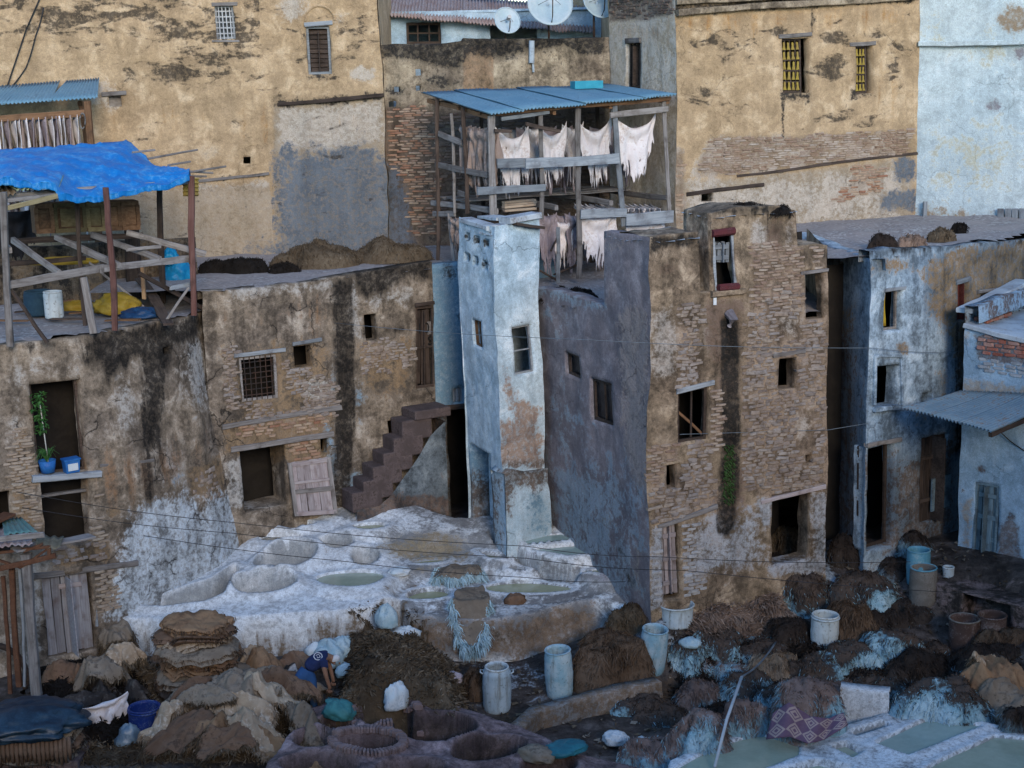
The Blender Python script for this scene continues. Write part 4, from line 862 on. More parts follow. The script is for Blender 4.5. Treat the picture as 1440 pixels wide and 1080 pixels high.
lay(L1, LH, [[(1200, 690), (1220, 690), (1220, 770), (1200, 770)]], brick_mat('washed_brick', [(.36, .42, .46), (.27, .31, .35), (.42, .48, .52)]), (.2, .06, .09), cap=40, seed=31, density=.9)
f = L1.frame(oL1, LH, WGREY, .05, .16); L1.lintel((1242, 407), (1272, 403), .07, LH, WBLUE)
m = MB(); a0, a1, z0, z1 = oL1[:4]
for k, (u0, u1) in enumerate(((.04, .3), (.36, .52))): 
    V = []; n = 8
    for i in range(n+1):
        for j in range(5):
            V.append(L1.pos(a0+(a1-a0)*(u0+(u1-u0)*i/n), z1-.08-(z1-z0)*.82*j/4, -.22+.025*math.sin(i*2.2+k+j*.4)))
    m.add(V, [(i*5+j, (i+1)*5+j, (i+1)*5+j+1, i*5+j+1) for i in range(n) for j in range(4)])
cu_ = m.build('curtain', mix_mat('yellow_curtain', (.46, .34, .03), (.34, .23, .03), None, 5, .85), f, smooth=True); cu_.modifiers.new('s', 'SOLIDIFY').thickness = .006
REDW = wood_mat('dark_red_wood', (.10, .022, .018), (.15, .04, .03), (.05, .018, .016))
for o in (oL2, oL3): L1.planks(o, LH, REDW, 3, .1, 'shutter')
L1.lintel((1343, 396), (1362, 392), .1, LH, WBLUE); L1.lintel((1372, 412), (1408, 406), .07, LH, WGREY)
L1.lintel((1216, 628), (1266, 617), .09, LH, WGREY); L1.lintel((1228, 574), (1262, 570), .1, LH, BLUEWASH, .1, .2, 'sill')
L1.lintel((1229, 500), (1266, 497), .06, LH, BLUEWASH, .05, .1, 'niche_head')
for x in (1229, 1266): beam('niche_side', L1.pt(x, 500, .0), L1.pt(x, 568, .0), .07, .1, BLUEWASH, LH, up=L1.nrm(1))
L1.planks(oL7, LH, WDARK, 5, .06, 'door', cross=2)
p0, p1 = L1.pt(1306, 714, .05), L1.pt(1332, 706, .05); m = MB(); m.box((p0+p1)/2+(0, 0, .3), (p1-p0)/2, L1.nrm(2)*.02, (0, 0, .36)); m.build('patch_panel', WTEAL, LH)
L1.frame(oL6, LH, WDARK, .07, .25)
roof_sheet('roof', [(6.0, 31.2), (7.25, 31.2), (9.4, 32.8), (12, 35.2), (15, 37.4), (13, 39), (10, 39.3), (4.0, 37.3), (4.6, 33)], 7.95, ROOFM, LH, .25, .05)
side((15, 37.2), (15, 40), .6, 8, BLUEWASH, LH); side((15, 40), (6.5, 40), .6, 7.7, BLUEWASH, LH); side((6.5, 40), (6.5, 35.5), .6, 7.9, BLUEWASH, LH)
# white house at the right edge with the awning
MH = empty('white_court_house', (10.5, 30, 1.5), 'low white house at the right edge with a red brick parapet', 'house')
Mp = [(9.3, 31.6), (10.9, 29.9), (13.2, 27.2)]
M1 = Facade(Mp, .3, 7, .05); M1.top_px([(1350, 452), (1375, 462), (1440, 476), (1520, 490)])
oM = M1.op(1367, 680, 1400, 806, .2)
M1.build('wall', WHITEM, MH, .07, {
    'bare': [('p', [(1405, 735), (1418, 725), (1430, 740), (1440, 790), (1440, 850), (1400, 800)], 6, .85), ('e', 1380, 660, 8, 7, 3, .8), ('e', 1420, 727, 8, 10, 3, .75), ('p', [(1372, 468), (1460, 480), (1460, 520), (1372, 505)], 5, .9)],
    'tan': [('p', [(1346, 530), (1460, 540), (1460, 565), (1346, 555)], 8, .7), ('p', [(1350, 700), (1368, 700), (1368, 810), (1350, 810)], 6, .7), ('e', 1356, 480, 10, 14, 6, .55)],
    'dirt': [('p', [(1346, 770), (1460, 800), (1460, 920), (1346, 900)], 20, .9), ('l', [(1346, 552), (1440, 560)], 10, 6, .55), ('p', [(1340, 560), (1362, 560), (1366, 720), (1340, 720)], 6, .3)]}, rim=(.28, .35))
lay(M1, MH, [[(1374, 470), (1450, 484), (1450, 510), (1374, 496)]], REDBRICK, (.24, .075, .1), cap=60, seed=41, edge=3, proud=.01)
lay(M1, MH, [[(1374, 500), (1450, 514), (1450, 536), (1374, 520)]], brick_mat('washed_course', [(.40, .42, .44), (.33, .34, .36), (.46, .48, .5)]), (.24, .065, .1), cap=40, seed=42, edge=3)
beam('coping', M1.pt(1352, 455, -.12), M1.pt(1450, 480, -.12), .4, .1, ROOFLIME, MH); 
M0 = Facade([(11.4, 34.2), (9.3, 31.6)], .3, 6.9, .05); M0.build('wall', WHITEM, MH, .15, {'dirt': [('c', .5)]}, rim=(.28, .35))
beam('coping', (9.35, 31.75, 6.75), (11.3, 34.1, 6.95), .35, .1, ROOFLIME, MH)
lay(Facade([(9.55, 31.8), (11.4, 34.0)], .3, 6.9, .05), MH, [[(1362, 448), (1450, 436), (1450, 462), (1400, 462)]], REDBRICK, (.24, .075, .06), cap=40, seed=43, edge=2)
roof_sheet('roof', [(9.5, 31.7), (13.4, 27.4), (15, 31), (11.3, 34.0)], 6.35, ROOFLIME, MH, .25)
side((13.2, 27.2), (16, 30), .3, 6.4, WHITEM, MH); side((16, 30), (11.4, 34.2), .3, 6.4, WHITEM, MH)
M1.planks((oM[0]+.03, oM[1]-.03, oM[2]+.05, oM[3]-.03, .2), MH, WTEAL, 4, .08, 'door', cross=4); M1.frame(oM, MH, WTEAL, .05, .04)
AWN = empty('awning', M1.pt(1400, 575, .6), 'grey blue corrugated awning over the court, fixed to the white house', 'awning')
a0 = M1.pt(1349, 549, .05); a1 = M1.pt(1500, 556, .05); b0 = atY(1268, 574, 30.9); b1 = atY(1392, 607, 28.2)
b1 = M1.pt(1440, 590, 1.2)
nA = np.array((*M1.N[0], 0)); b0 = M1.pt(1349, 549, .0) + nA*1.55 + np.array((0, 0, -.25)) ; b1 = M1.pt(1500, 570, 0) + nA*1.5 + np.array((0, 0, -.35))
b0 = atY(1268, 573, a0[1]-.75); b1 = atY(1392, 606, a1[1]-1.3)
for i in range(3):
    k0, k1 = i/3, (i+1)/3+.02; corrugated('corrugated_sheet', b0+(b1-b0)*k0, b0+(b1-b0)*k1, a0+(a1-a0)*k1+(0, 0, .012*i), a0+(a1-a0)*k0+(0, 0, .012*i), GREYSHEET, AWN, .10, .028, 8, seed=60+i, sag=.03)
beam('support', a0+(b0-a0)*.5+(0, 0, -.09), b1+(0, 0, -.09)+(a1-b1)*.5, .08, .08, WDARK, AWN); beam('support', b1+(.05, .1, -.09), a1+(0, 0, -.1), .09, .1, WDARK, AWN)
# ================================================================ curved house on the left
GH = empty('curved_house', (-8.3, 31, .8), 'round cornered earth house with black streaks and a green plant in its window', 'house')
Gt = [(-12.5, 28.2), (-11, 28.75), (-9.7, 29.26), (-8.84, 29.81), (-7.97, 30.5), (-7.25, 31.42), (-6.75, 32.15), (-6.5, 33.0), (-6.6, 34.0)]
Gb = [(-12.3, 27.9), (-10.8, 28.4), (-9.5, 28.9), (-8.6, 29.4), (-7.75, 30.1), (-6.95, 31.0), (-6.3, 31.9), (-5.95, 32.8), (-6.1, 34.0)]
G = Facade(Gt, .2, 7.1, .08, Gb)
G.top_px([(-60, 492), (0, 487), (75, 478), (150, 468), (220, 455), (270, 445), (297, 436), (330, 425)])
oG1 = G.op(46, 536, 116, 666, .35); oG2 = G.op(59, 672, 128, 766, .4); oG3 = G.op(63, 806, 134, 922, .3); oG4 = G.op(231, 489, 241, 500, .2); oG5 = G.op(-10, 690, 14, 760, .3)
G.build('wall', EARTH, GH, .08, {
    'black': [('p', [(118, 470), (200, 458), (290, 440), (292, 462), (262, 480), (240, 505), (226, 560), (218, 575), (200, 570), (194, 505), (168, 520), (150, 550), (140, 515), (120, 510)], 9, .95), ('l', [(205, 470), (212, 560), (212, 620)], 34, 8, .9), ('l', [(212, 600), (212, 700)], 40, 14, .6), ('l', [(0, 490), (120, 476)], 10, 8, .62), ('l', [(200, 580), (205, 690)], 40, 18, .42)],
    'pale': [('p', [(150, 520), (190, 505), (200, 600), (190, 640), (160, 600)], 16, .6), ('p', [(240, 480), (300, 450), (310, 560), (290, 600), (250, 560)], 16, .62), ('p', [(225, 620), (260, 620), (265, 720), (215, 720)], 18, .58), ('p', [(0, 500), (120, 490), (120, 540), (40, 540), (40, 640), (0, 640)], 14, .45), ('l', [(190, 850), (140, 860)], 30, 12, .4), ('p', [(62, 880), (66, 920), (40, 925), (40, 800), (62, 806)], 6, .6)],
    'lime': [('p', [(192, 735), (235, 700), (258, 690), (268, 730), (300, 700), (325, 690), (345, 720), (345, 870), (150, 870), (165, 800)], 20, .92), ('e', 240, 760, 70, 60, 18, .9)],
    'bare': [('p', [(262, 660), (312, 640), (322, 700), (270, 710)], 8, .85), ('p', [(75, 770), (150, 755), (160, 790), (75, 800)], 8, .85), ('e', 160, 720, 10, 8, 4, .9), ('p', [(134, 800), (160, 795), (180, 850), (136, 880)], 10, .6), ('p', [(14, 600), (44, 600), (56, 760), (14, 780)], 10, .65)],
    'rust': [('p', [(120, 640), (300, 600), (310, 660), (190, 720), (130, 740)], 18, .46)], 'blue': [('e', 245, 690, 10, 40, 8, .55), ('e', 280, 540, 8, 80, 10, .5)]}, rim=(.3, .12))
lay(G, GH, [[(12, 590), (44, 600), (58, 680), (60, 770), (14, 775)], [(128, 690), (140, 690), (142, 760), (130, 765)], [(136, 800), (160, 800), (176, 845), (138, 860)]], brick_mat('pale_brick', [(.34, .27, .20), (.28, .21, .15), (.40, .34, .27), (.31, .25, .2)]), (.22, .05, .1), cap=130, seed=51, density=.85)
lay(G, GH, [[(72, 770), (150, 757), (155, 785), (76, 798)], [(262, 668), (310, 645), (318, 700), (272, 706)]], STONE, (.2, .08, .09), 'stone', 'stone', cap=120, seed=52, density=.75)
G.lintel((42, 672), (138, 664), .13, GH, WBLUE, .12, .25, 'sill'); G.lintel((138, 652), (214, 644), .06, GH, WGREY, .02, name='beam'); G.lintel((44, 810), (192, 790), .12, GH, WGREY, .08)
G.lintel((60, 700), (126, 690), .05, GH, WGREY, -.15, name='shelf'); G.lintel((44, 535), (118, 531), .05, GH, WDARK, -.02)
G.planks((oG3[0]+.03, oG3[1]-.03, oG3[2], oG3[3]-.03, .3), GH, wood_mat('blue_worn_door', (.24, .235, .26), (.33, .34, .37), (.15, .11, .10)), 5, .16, 'door', cross=0)
o = beam('crossbar', G.pt(85, 826, -.09), G.pt(117, 821, -.09), .03, .1, WPINK, GH); beam('post', G.pt(137, 806, -.05), G.pt(139, 880, -.02), .06, .06, WBLUE, GH)
f = G.frame(oG1, GH, WDARK, .05, .2)
roof_sheet('roof', [(-13, 28.4)] + [(x-.03, y+.12) for x, y in Gt[1:]] + [(-6.6, 36), (-13, 38)], 6.98, ROOFM, GH, .2, .05)
side((-6.6, 34), (-6.6, 37.5), .2, 7.0, EARTH, GH); side((-12.5, 37.5), (-12.5, 28.2), .2, 7, EARTH, GH); side((-6.6, 37.5), (-12.5, 37.5), .2, 6.9, EARTH, GH)

ROOMSHADE = mix_mat('painted_room_shade', (.014, .012, .011), (.022, .019, .016), None, 2, .9)  # near-black walls behind the openings paint the dark of unlit rooms
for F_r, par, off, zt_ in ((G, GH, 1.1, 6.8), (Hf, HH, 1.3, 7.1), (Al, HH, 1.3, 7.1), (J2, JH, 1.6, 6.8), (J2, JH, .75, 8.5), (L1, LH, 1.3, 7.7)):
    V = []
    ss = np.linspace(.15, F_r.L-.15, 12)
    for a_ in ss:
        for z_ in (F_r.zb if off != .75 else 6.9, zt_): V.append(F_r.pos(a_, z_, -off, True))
    mesh('room_shade_wall', V, [(2*i, 2*i+2, 2*i+3, 2*i+1) for i in range(len(ss)-1)], ROOMSHADE, par)
# ================================================================ ground, vats, pools
def rbf(ctl):
    A = np.array([[*atz(x, y, z)[:2], z] for x, y, z in ctl]); 
    D = np.linalg.norm(A[:, None, :2]-A[None, :, :2], axis=-1) + np.eye(len(A))*.02
    K = np.block([[D, np.ones((len(A), 1))], [np.ones((1, len(A))), np.zeros((1, 1))]])
    cf = np.linalg.solve(K, np.concatenate([A[:, 2], [0]]))
    def f(X, Y):
        X = np.asarray(X, float); Y = np.asarray(Y, float); r = np.full(X.shape, cf[-1])
        for (ax, ay, _), c in zip(A, cf[:-1]): r = r + c*np.sqrt((X-ax)**2+(Y-ay)**2)
        return r
    return f
g_raw = rbf([(700, 1000, .0), (790, 985, 0), (860, 985, .03), (950, 962, .08), (640, 1010, .05), (1010, 965, .12), (1050, 900, .6), (1130, 900, .6), (1200, 950, .35), (1270, 920, .5), (1350, 990, .25), (1400, 950, .5),
    (915, 850, 1.4), (985, 870, 1.0), (955, 862, 1.3), (1080, 800, 1.45), (1155, 805, 1.45), (1215, 775, 1.65), (1262, 768, 1.65), (1330, 748, 1.7), (1180, 790, 1.5), (1365, 806, 1.55), (1440, 835, 1.5), (1300, 853, .95), (1250, 812, 1.25),
    (1340, 822, 1.4), (1420, 832, 1.42), (1345, 884, .5), (1425, 900, .5), (1250, 860, .85), (1150, 850, .95), (100, 925, .6), (160, 930, .5), (40, 960, .5), (250, 960, .4), (330, 945, .4), (450, 945, .4), (540, 960, .25), (600, 962, .2),
    (200, 1045, .3), (330, 1062, .3), (0, 1060, .4), (1100, 1062, .1), (1400, 1050, .1), (700, 1075, .1), (500, 1075, .2), (500, 800, .6), (700, 800, .8), (400, 720, 1.2), (650, 745, 1.5), (690, 735, 1.55), (890, 870, .9), (850, 900, .45), (0, 800, .6), (1440, 760, 1.6)])
def gz(X, Y):
    X = np.asarray(X, float); Y = np.asarray(Y, float)
    z = g_raw(X, Y); P = np.stack([X, Y, 0*X], -1)
    return z + .05*fbm(P, 1.1, 4, 61)
def grid_fn(gx, gy, Z):
    dx, dy = gx[1]-gx[0], gy[1]-gy[0]
    def f(X, Y):
        X = np.asarray(X, float); Y = np.asarray(Y, float); a = (X-gx[0])/dx; b = (Y-gy[0])/dy
        inside = (a >= 0) & (a <= len(gx)-1.001) & (b >= 0) & (b <= len(gy)-1.001)
        a = np.clip(a, 0, len(gx)-1.001); b = np.clip(b, 0, len(gy)-1.001); i = a.astype(int); j = b.astype(int); u = a-i; v = b-j
        z = Z[j, i]*(1-u)*(1-v)+Z[j, i+1]*u*(1-v)+Z[j+1, i]*(1-u)*v+Z[j+1, i+1]*u*v
        return np.where(inside, z, -5.)
    return f
_gx, _gy = np.arange(-13, 15, .1), np.arange(21.5, 37.5, .1); _GX, _GY = np.meshgrid(_gx, _gy); gz = grid_fn(_gx, _gy, gz(_GX, _GY))
MUD = wall_mat('court_mud', (.095, .076, .066), (.06, .05, .045), (.14, .12, .11), [
    ('lime', (.46, .54, .60), (.33, .39, .44), 1.1, .2), ('wet', (.10, .062, .035), (.075, .05, .032), .8, -.3), ('pink', (.26, .20, .19), (.19, .145, .14), 1.0, .1)], streak=.2, crack=.0, fine=.5, seed=91.)
wetn = [n_ for n_ in MUD.node_tree.nodes if n_.type == 'BSDF_PRINCIPLED'][0]; wetn.inputs['Roughness'].default_value = .62
xs = np.concatenate([[-300, -120, -50, -25, -16], np.arange(-13, 15.01, .12), [18, 26, 50, 120, 300]]); ys = np.concatenate([[-200, -60, -10, 12, 20], np.arange(22, 37.01, .12), [40, 50, 80, 150, 500]])
X, Y = np.meshgrid(xs, ys); Xc = np.clip(X, -12, 13.5); Yc = np.clip(Y, 22.5, 36); Z = gz(Xc, Yc); far = np.maximum(abs(X-Xc), abs(Y-Yc)); Z = Z*np.exp(-far/8) + .3*(1-np.exp(-far/8))
ii = np.arange(X.size).reshape(X.shape); Fq = np.stack([ii[:-1, :-1], ii[:-1, 1:], ii[1:, 1:], ii[1:, :-1]], -1).reshape(-1, 4)
Pg = np.stack([X, Y, Z], -1).reshape(-1, 3); px_, py_ = proj(Pg)
mesh('ground', Pg, Fq, MUD, None, True, kind='structure', origin=(0, 0, 0), attrs={
    'lime': mask_of(px_, py_, [('p', [(1060, 790), (1170, 770), (1180, 820), (1080, 830)], 10, .75), ('p', [(930, 850), (1000, 880), (970, 930), (890, 900)], 14, .55), ('p', [(660, 920), (770, 925), (770, 985), (660, 990)], 16, .5), ('e', 1260, 790, 50, 12, 10, .5), ('p', [(940, 920), (1020, 900), (1010, 960), (950, 960)], 14, .5)]),
    'wet': mask_of(px_, py_, [('p', [(590, 1015), (700, 1010), (830, 975), (950, 950), (1080, 925), (1090, 950), (960, 985), (850, 1000), (720, 1030), (600, 1040)], 12, .95)]),
    'pink': mask_of(px_, py_, [('p', [(1180, 800), (1440, 810), (1440, 880), (1180, 870)], 20, .45)])})
_ground_layers = [gz]
def H_at(X, Y):
    return max(float(f(np.array([X]), np.array([Y]))[0]) for f in _ground_layers)
def on_ground(px, py):
    d = ray(px, py); t = 18.0
    while t < 48:
        p = CAM + d*t
        if p[2] < H_at(p[0], p[1]): break
        t += .12
    lo, hi = t-.12, t
    for _ in range(8):
        m_ = (lo+hi)/2; p = CAM+d*m_
        if p[2] < H_at(p[0], p[1]): hi = m_
        else: lo = m_
    return CAM+d*hi
def ell(cx, cy, rx, ry, rot=0, n=28):
    c, s = math.cos(math.radians(rot)), math.sin(math.radians(rot))
    return [(cx+rx*math.cos(t)*c-ry*math.sin(t)*s, cy+rx*math.cos(t)*s+ry*math.sin(t)*c) for t in np.linspace(0, 2*math.pi, n, endpoint=False)]
def vat_field(name, boundary, ctl, vats, mat, waters, masks, lim, res=.04, fall=.13, rough=.008, **tags):
    """one masonry mass with basins sunk in its top: boundary and vats are traced on the picture and laid on the sloping top"""
    top = rbf(ctl); root = empty(name, ((lim[0]+lim[1])/2, (lim[2]+lim[3])/2, .2), **tags)
    zc = np.array([c[2] for c in ctl])
    def xy(pts, z): return [tuple(atz(x, y, z)[:2]) for x, y in pts]
    def xy_top(pts):
        out = []
        for x, y in pts:
            z = 1.0
            for _ in range(12):
                p = atz(x, y, z); z = .5*z+.5*float(top(p[:1], p[1:2])[0])
            out.append(tuple(atz(x, y, z)[:2]))
        return out
    bnd = xy_top(boundary); vv = [dict(v, xy=xy_top(v['pts'])) for v in vats]
    def hgt(X, Y):
        P = np.stack([X, Y, 0*X], -1); wob = .07*fbm(P, 1.2, 3, 71)
        z = top(X, Y) + .035*fbm(P, .9, 2, 75) + rough*fbm(P, 4, 4, 72)
        dd = [sdf_poly(X, Y, v['xy']) for v in vv]
        wm = np.zeros(X.shape); ws = np.zeros(X.shape)+1e-9; wl = np.zeros(X.shape)
        for v, d in zip(vv, dd):
            if v.get('w') is None: continue
            c_ = np.array(v['xy']).mean(0); k = np.clip(1.2+d/.4, 0, 1); k = k*k*(3-2*k); q = k**6 + 20*(d > -.02); wm = np.maximum(wm, k); ws += q; wl += q*float(top(c_[:1], c_[1:2])[0])
        z = z*(1-wm) + wm*wl/ws
        for v, d in zip(vv, dd):
            d = d + wob*.3
            z = z + v.get('rim', .07)*np.exp(-(np.minimum(d+.04, 0)/v.get('rw', .22))**2)
            k = np.clip((d+.01)/.08, 0, 1); k = k*k*(3-2*k); z = z - v['dep']*k
        d = sdf_poly(X, Y, bnd) + wob
        k = np.clip(-d/fall+.1, 0, 1); k = k*k*(3-2*k)
        g = gz(X, Y) - .12
        return z*(1-k) + g*k
    gx = np.arange(lim[0], lim[1], res); gy = np.arange(lim[2], lim[3], res); X, Y = np.meshgrid(gx, gy); Z = hgt(X, Y)
    keep = (sdf_poly(X, Y, bnd) > -.5); idx = np.arange(X.size).reshape(X.shape)
    c = keep[:-1, :-1] | keep[1:, :-1] | keep[:-1, 1:] | keep[1:, 1:]
    F = np.stack([idx[:-1, :-1], idx[:-1, 1:], idx[1:, 1:], idx[1:, :-1]], -1)[c]
    P = np.stack([X, Y, Z], -1).reshape(-1, 3); P[:, :2] += .02*np.stack([fbm(P, 2, 2, 73), fbm(P, 2, 2, 74)], -1)
    used = np.zeros(len(P), bool); used[F.ravel()] = True; re = np.cumsum(used)-1; P = P[used]; px, py = proj(P)
    at = {k: mask_of(px, py, sh) for k, sh in masks.items()}
    # how deep a spot lies under a basin rim, for painted pit shade and residue
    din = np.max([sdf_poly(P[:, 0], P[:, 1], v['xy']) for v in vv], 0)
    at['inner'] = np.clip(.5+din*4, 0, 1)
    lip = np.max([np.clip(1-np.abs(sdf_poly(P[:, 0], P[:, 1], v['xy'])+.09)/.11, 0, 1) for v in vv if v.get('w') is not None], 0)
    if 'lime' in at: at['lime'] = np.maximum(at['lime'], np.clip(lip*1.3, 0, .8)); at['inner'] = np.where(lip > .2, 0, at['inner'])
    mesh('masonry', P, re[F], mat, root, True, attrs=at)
    for v in vv:
        if v.get('w') is None: continue
        pts = np.array(v['xy']); c_ = pts.mean(0); zt = float(top(c_[:1], c_[1:2])[0]) - v['w']
        r = 1+.07/np.linalg.norm(pts-c_, axis=1).mean(); ring = c_+(pts-c_)*r; n = len(ring)
        V = [(c_[0], c_[1], zt)] + [(c_[0]+(q[0]-c_[0])*k, c_[1]+(q[1]-c_[1])*k, zt) for k in (.5, 1) for q in ring]
        FF = [(0, 1+i, 1+(i+1) % n) for i in range(n)] + [(1+i, 1+n+i, 1+n+(i+1) % n, 1+(i+1) % n) for i in range(n)]
        mesh('water', V, FF, waters[v.get('col', 0)], root)
    _ground_layers.append(grid_fn(gx, gy, np.where(sdf_poly(X, Y, bnd) > -.3, Z, -5.)))
    return root, hgt, top
def water_mat(name, a, b_, rough=.12):
    m = mix_mat(name, a, b_, None, .8, rough, .05, .01, spec=.45, local=False); return m
W_OLIVE = water_mat('olive_vat_water', (.30, .31, .17), (.36, .38, .24)); W_PALE = water_mat('pale_lime_water', (.42, .47, .36), (.35, .41, .31)); W_TEAL = water_mat('milky_green_water', (.30, .41, .37), (.36, .46, .41)); W_TAN = water_mat('tan_vat_water', (.26, .22, .14), (.20, .17, .11)); W_DARK = water_mat('dark_vat_water', (.02, .025, .025), (.035, .04, .035))
LIMEV = wall_mat('lime_vat_masonry', (.36, .37, .37), (.25, .25, .25), (.46, .48, .49), [
    ('lime', (.82, .85, .86), (.72, .77, .80), .8, .25), ('brown', (.15, .105, .07), (.22, .165, .12), 1.0, .15), ('ochre', (.33, .27, .17), (.27, .22, .15), 1.0, 0.), ('lilac', (.24, .20, .22), (.19, .16, .18), 1.0, 0.),
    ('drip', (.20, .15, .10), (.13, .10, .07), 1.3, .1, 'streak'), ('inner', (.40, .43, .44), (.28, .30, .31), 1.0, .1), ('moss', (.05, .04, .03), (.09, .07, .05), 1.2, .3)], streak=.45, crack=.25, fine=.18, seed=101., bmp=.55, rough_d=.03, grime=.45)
V_ = lambda pts, dep, w=None, col=0, rim=.07, rw=.22: dict(pts=pts, dep=dep, w=w, col=col, rim=rim, rw=rw)
VATS = [V_([(186, 856), (238, 838), (300, 818), (330, 797), (338, 806), (316, 838), (288, 850), (232, 857)], .6, rim=.1, rw=.15), V_(ell(372, 824, 46, 14, -6), .7, rim=.1, rw=.15), V_(ell(402, 788, 46, 18, -14), .8, rim=.12, rw=.15), V_(ell(493, 814, 47, 14), .6, .03, 1, .02, .16),
    V_(ell(395, 757, 32, 7, -4), .3, .03, 3, .02), V_(ell(398, 738, 46, 9, -2), .35, .2, 1), V_(ell(353, 724, 27, 4.5, -3), .25, .03, 3, .02), V_(ell(520, 740, 24, 8, -3), .45, .05, 0, .02), V_(ell(474, 763, 24, 10), .7, rim=.06), V_(ell(514, 782, 20, 11), .6, rim=.05),
    V_(ell(602, 834, 31, 12), .5, .08, 0, .02, .16), V_(ell(744, 824, 60, 12, -3), .5, .015, 0, .02, .18), V_(ell(605, 788, 26, 6), .16, .04, 0, .02), V_([(672, 775), (705, 776), (714, 788), (690, 790)], .2, .05, 0, .03), V_(ell(728, 800, 11, 4), .2, .05, 0, .02),
    V_([(720, 764), (788, 748), (808, 756), (745, 772)], .4, .015, 2, .01, .12), V_([(750, 777), (818, 762), (854, 778), (800, 790)], .45, .015, 2, .01, .12), V_([(826, 805), (856, 797), (894, 803), (862, 813)], .35, .015, 0, .01, .12),
    V_([(690, 742), (703, 752), (735, 782), (775, 799), (828, 806), (824, 810), (768, 803), (727, 786), (694, 758), (684, 748)], .5, rim=.0)]
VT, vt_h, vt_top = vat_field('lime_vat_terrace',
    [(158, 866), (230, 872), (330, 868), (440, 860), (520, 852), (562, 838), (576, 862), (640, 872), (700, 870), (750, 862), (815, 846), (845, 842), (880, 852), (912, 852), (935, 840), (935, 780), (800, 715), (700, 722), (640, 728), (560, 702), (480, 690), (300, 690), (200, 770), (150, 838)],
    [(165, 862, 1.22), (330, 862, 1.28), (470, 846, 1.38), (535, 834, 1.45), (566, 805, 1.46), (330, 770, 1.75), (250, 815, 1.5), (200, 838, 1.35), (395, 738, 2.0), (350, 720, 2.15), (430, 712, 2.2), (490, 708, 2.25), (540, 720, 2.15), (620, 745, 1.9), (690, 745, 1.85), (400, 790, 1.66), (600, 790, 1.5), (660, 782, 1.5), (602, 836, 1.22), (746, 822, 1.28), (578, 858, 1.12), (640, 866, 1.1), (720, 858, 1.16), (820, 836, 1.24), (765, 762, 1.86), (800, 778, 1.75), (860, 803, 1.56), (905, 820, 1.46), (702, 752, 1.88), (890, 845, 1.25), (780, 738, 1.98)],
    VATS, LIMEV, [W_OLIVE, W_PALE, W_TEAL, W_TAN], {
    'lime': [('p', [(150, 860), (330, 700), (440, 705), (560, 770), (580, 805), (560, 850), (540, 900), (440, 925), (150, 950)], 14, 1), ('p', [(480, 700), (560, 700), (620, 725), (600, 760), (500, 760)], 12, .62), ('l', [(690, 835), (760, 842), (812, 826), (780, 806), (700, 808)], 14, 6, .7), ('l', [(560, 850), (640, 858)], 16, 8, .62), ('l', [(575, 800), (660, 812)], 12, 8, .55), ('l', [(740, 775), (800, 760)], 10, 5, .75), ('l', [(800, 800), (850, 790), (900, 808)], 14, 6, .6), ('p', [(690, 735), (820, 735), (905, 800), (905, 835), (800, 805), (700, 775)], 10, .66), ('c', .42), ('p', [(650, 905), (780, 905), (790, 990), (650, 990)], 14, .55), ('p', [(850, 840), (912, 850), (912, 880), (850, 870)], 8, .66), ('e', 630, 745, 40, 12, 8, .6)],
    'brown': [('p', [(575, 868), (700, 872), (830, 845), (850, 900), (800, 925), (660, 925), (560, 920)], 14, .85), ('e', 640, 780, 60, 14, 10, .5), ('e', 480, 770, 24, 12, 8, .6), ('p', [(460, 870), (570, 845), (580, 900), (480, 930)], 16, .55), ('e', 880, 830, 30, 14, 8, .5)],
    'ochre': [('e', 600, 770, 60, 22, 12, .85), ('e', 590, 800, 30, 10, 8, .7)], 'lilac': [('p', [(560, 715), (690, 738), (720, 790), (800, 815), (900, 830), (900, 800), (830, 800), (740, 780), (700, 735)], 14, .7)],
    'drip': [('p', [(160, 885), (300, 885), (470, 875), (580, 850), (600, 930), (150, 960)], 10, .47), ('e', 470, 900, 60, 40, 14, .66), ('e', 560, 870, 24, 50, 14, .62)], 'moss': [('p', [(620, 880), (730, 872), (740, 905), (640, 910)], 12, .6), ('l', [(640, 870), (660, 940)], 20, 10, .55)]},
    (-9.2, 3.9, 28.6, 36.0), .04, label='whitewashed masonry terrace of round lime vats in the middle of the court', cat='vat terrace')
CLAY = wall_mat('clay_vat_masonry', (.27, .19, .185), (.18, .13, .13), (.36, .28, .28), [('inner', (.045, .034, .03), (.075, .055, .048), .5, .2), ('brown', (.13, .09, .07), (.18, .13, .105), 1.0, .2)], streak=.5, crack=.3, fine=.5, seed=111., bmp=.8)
QV = [V_(ell(541, 1006, 44, 18, -6), .9, .75, 0, .07, .12), V_(ell(613, 1026, 60, 21, 2), .9, .8, 0, .07, .12), V_(ell(518, 1049, 46, 15, -2), .9, .6, 0, .07, .12), V_(ell(688, 1056, 54, 17, -4), .9, .6, 0, .07, .12), V_(ell(578, 1083, 50, 15), .9, .6, 0, .06, .12), V_(ell(476, 1019, 27, 13), .9, .6, 0, .06, .12), V_(ell(772, 1080, 40, 14), .9, .6, 0, .06, .12), V_(ell(442, 1042, 30, 14), .9, .5, 0, .06, .12), V_(ell(450, 1078, 56, 16), .9, .6, 0, .06, .12)]
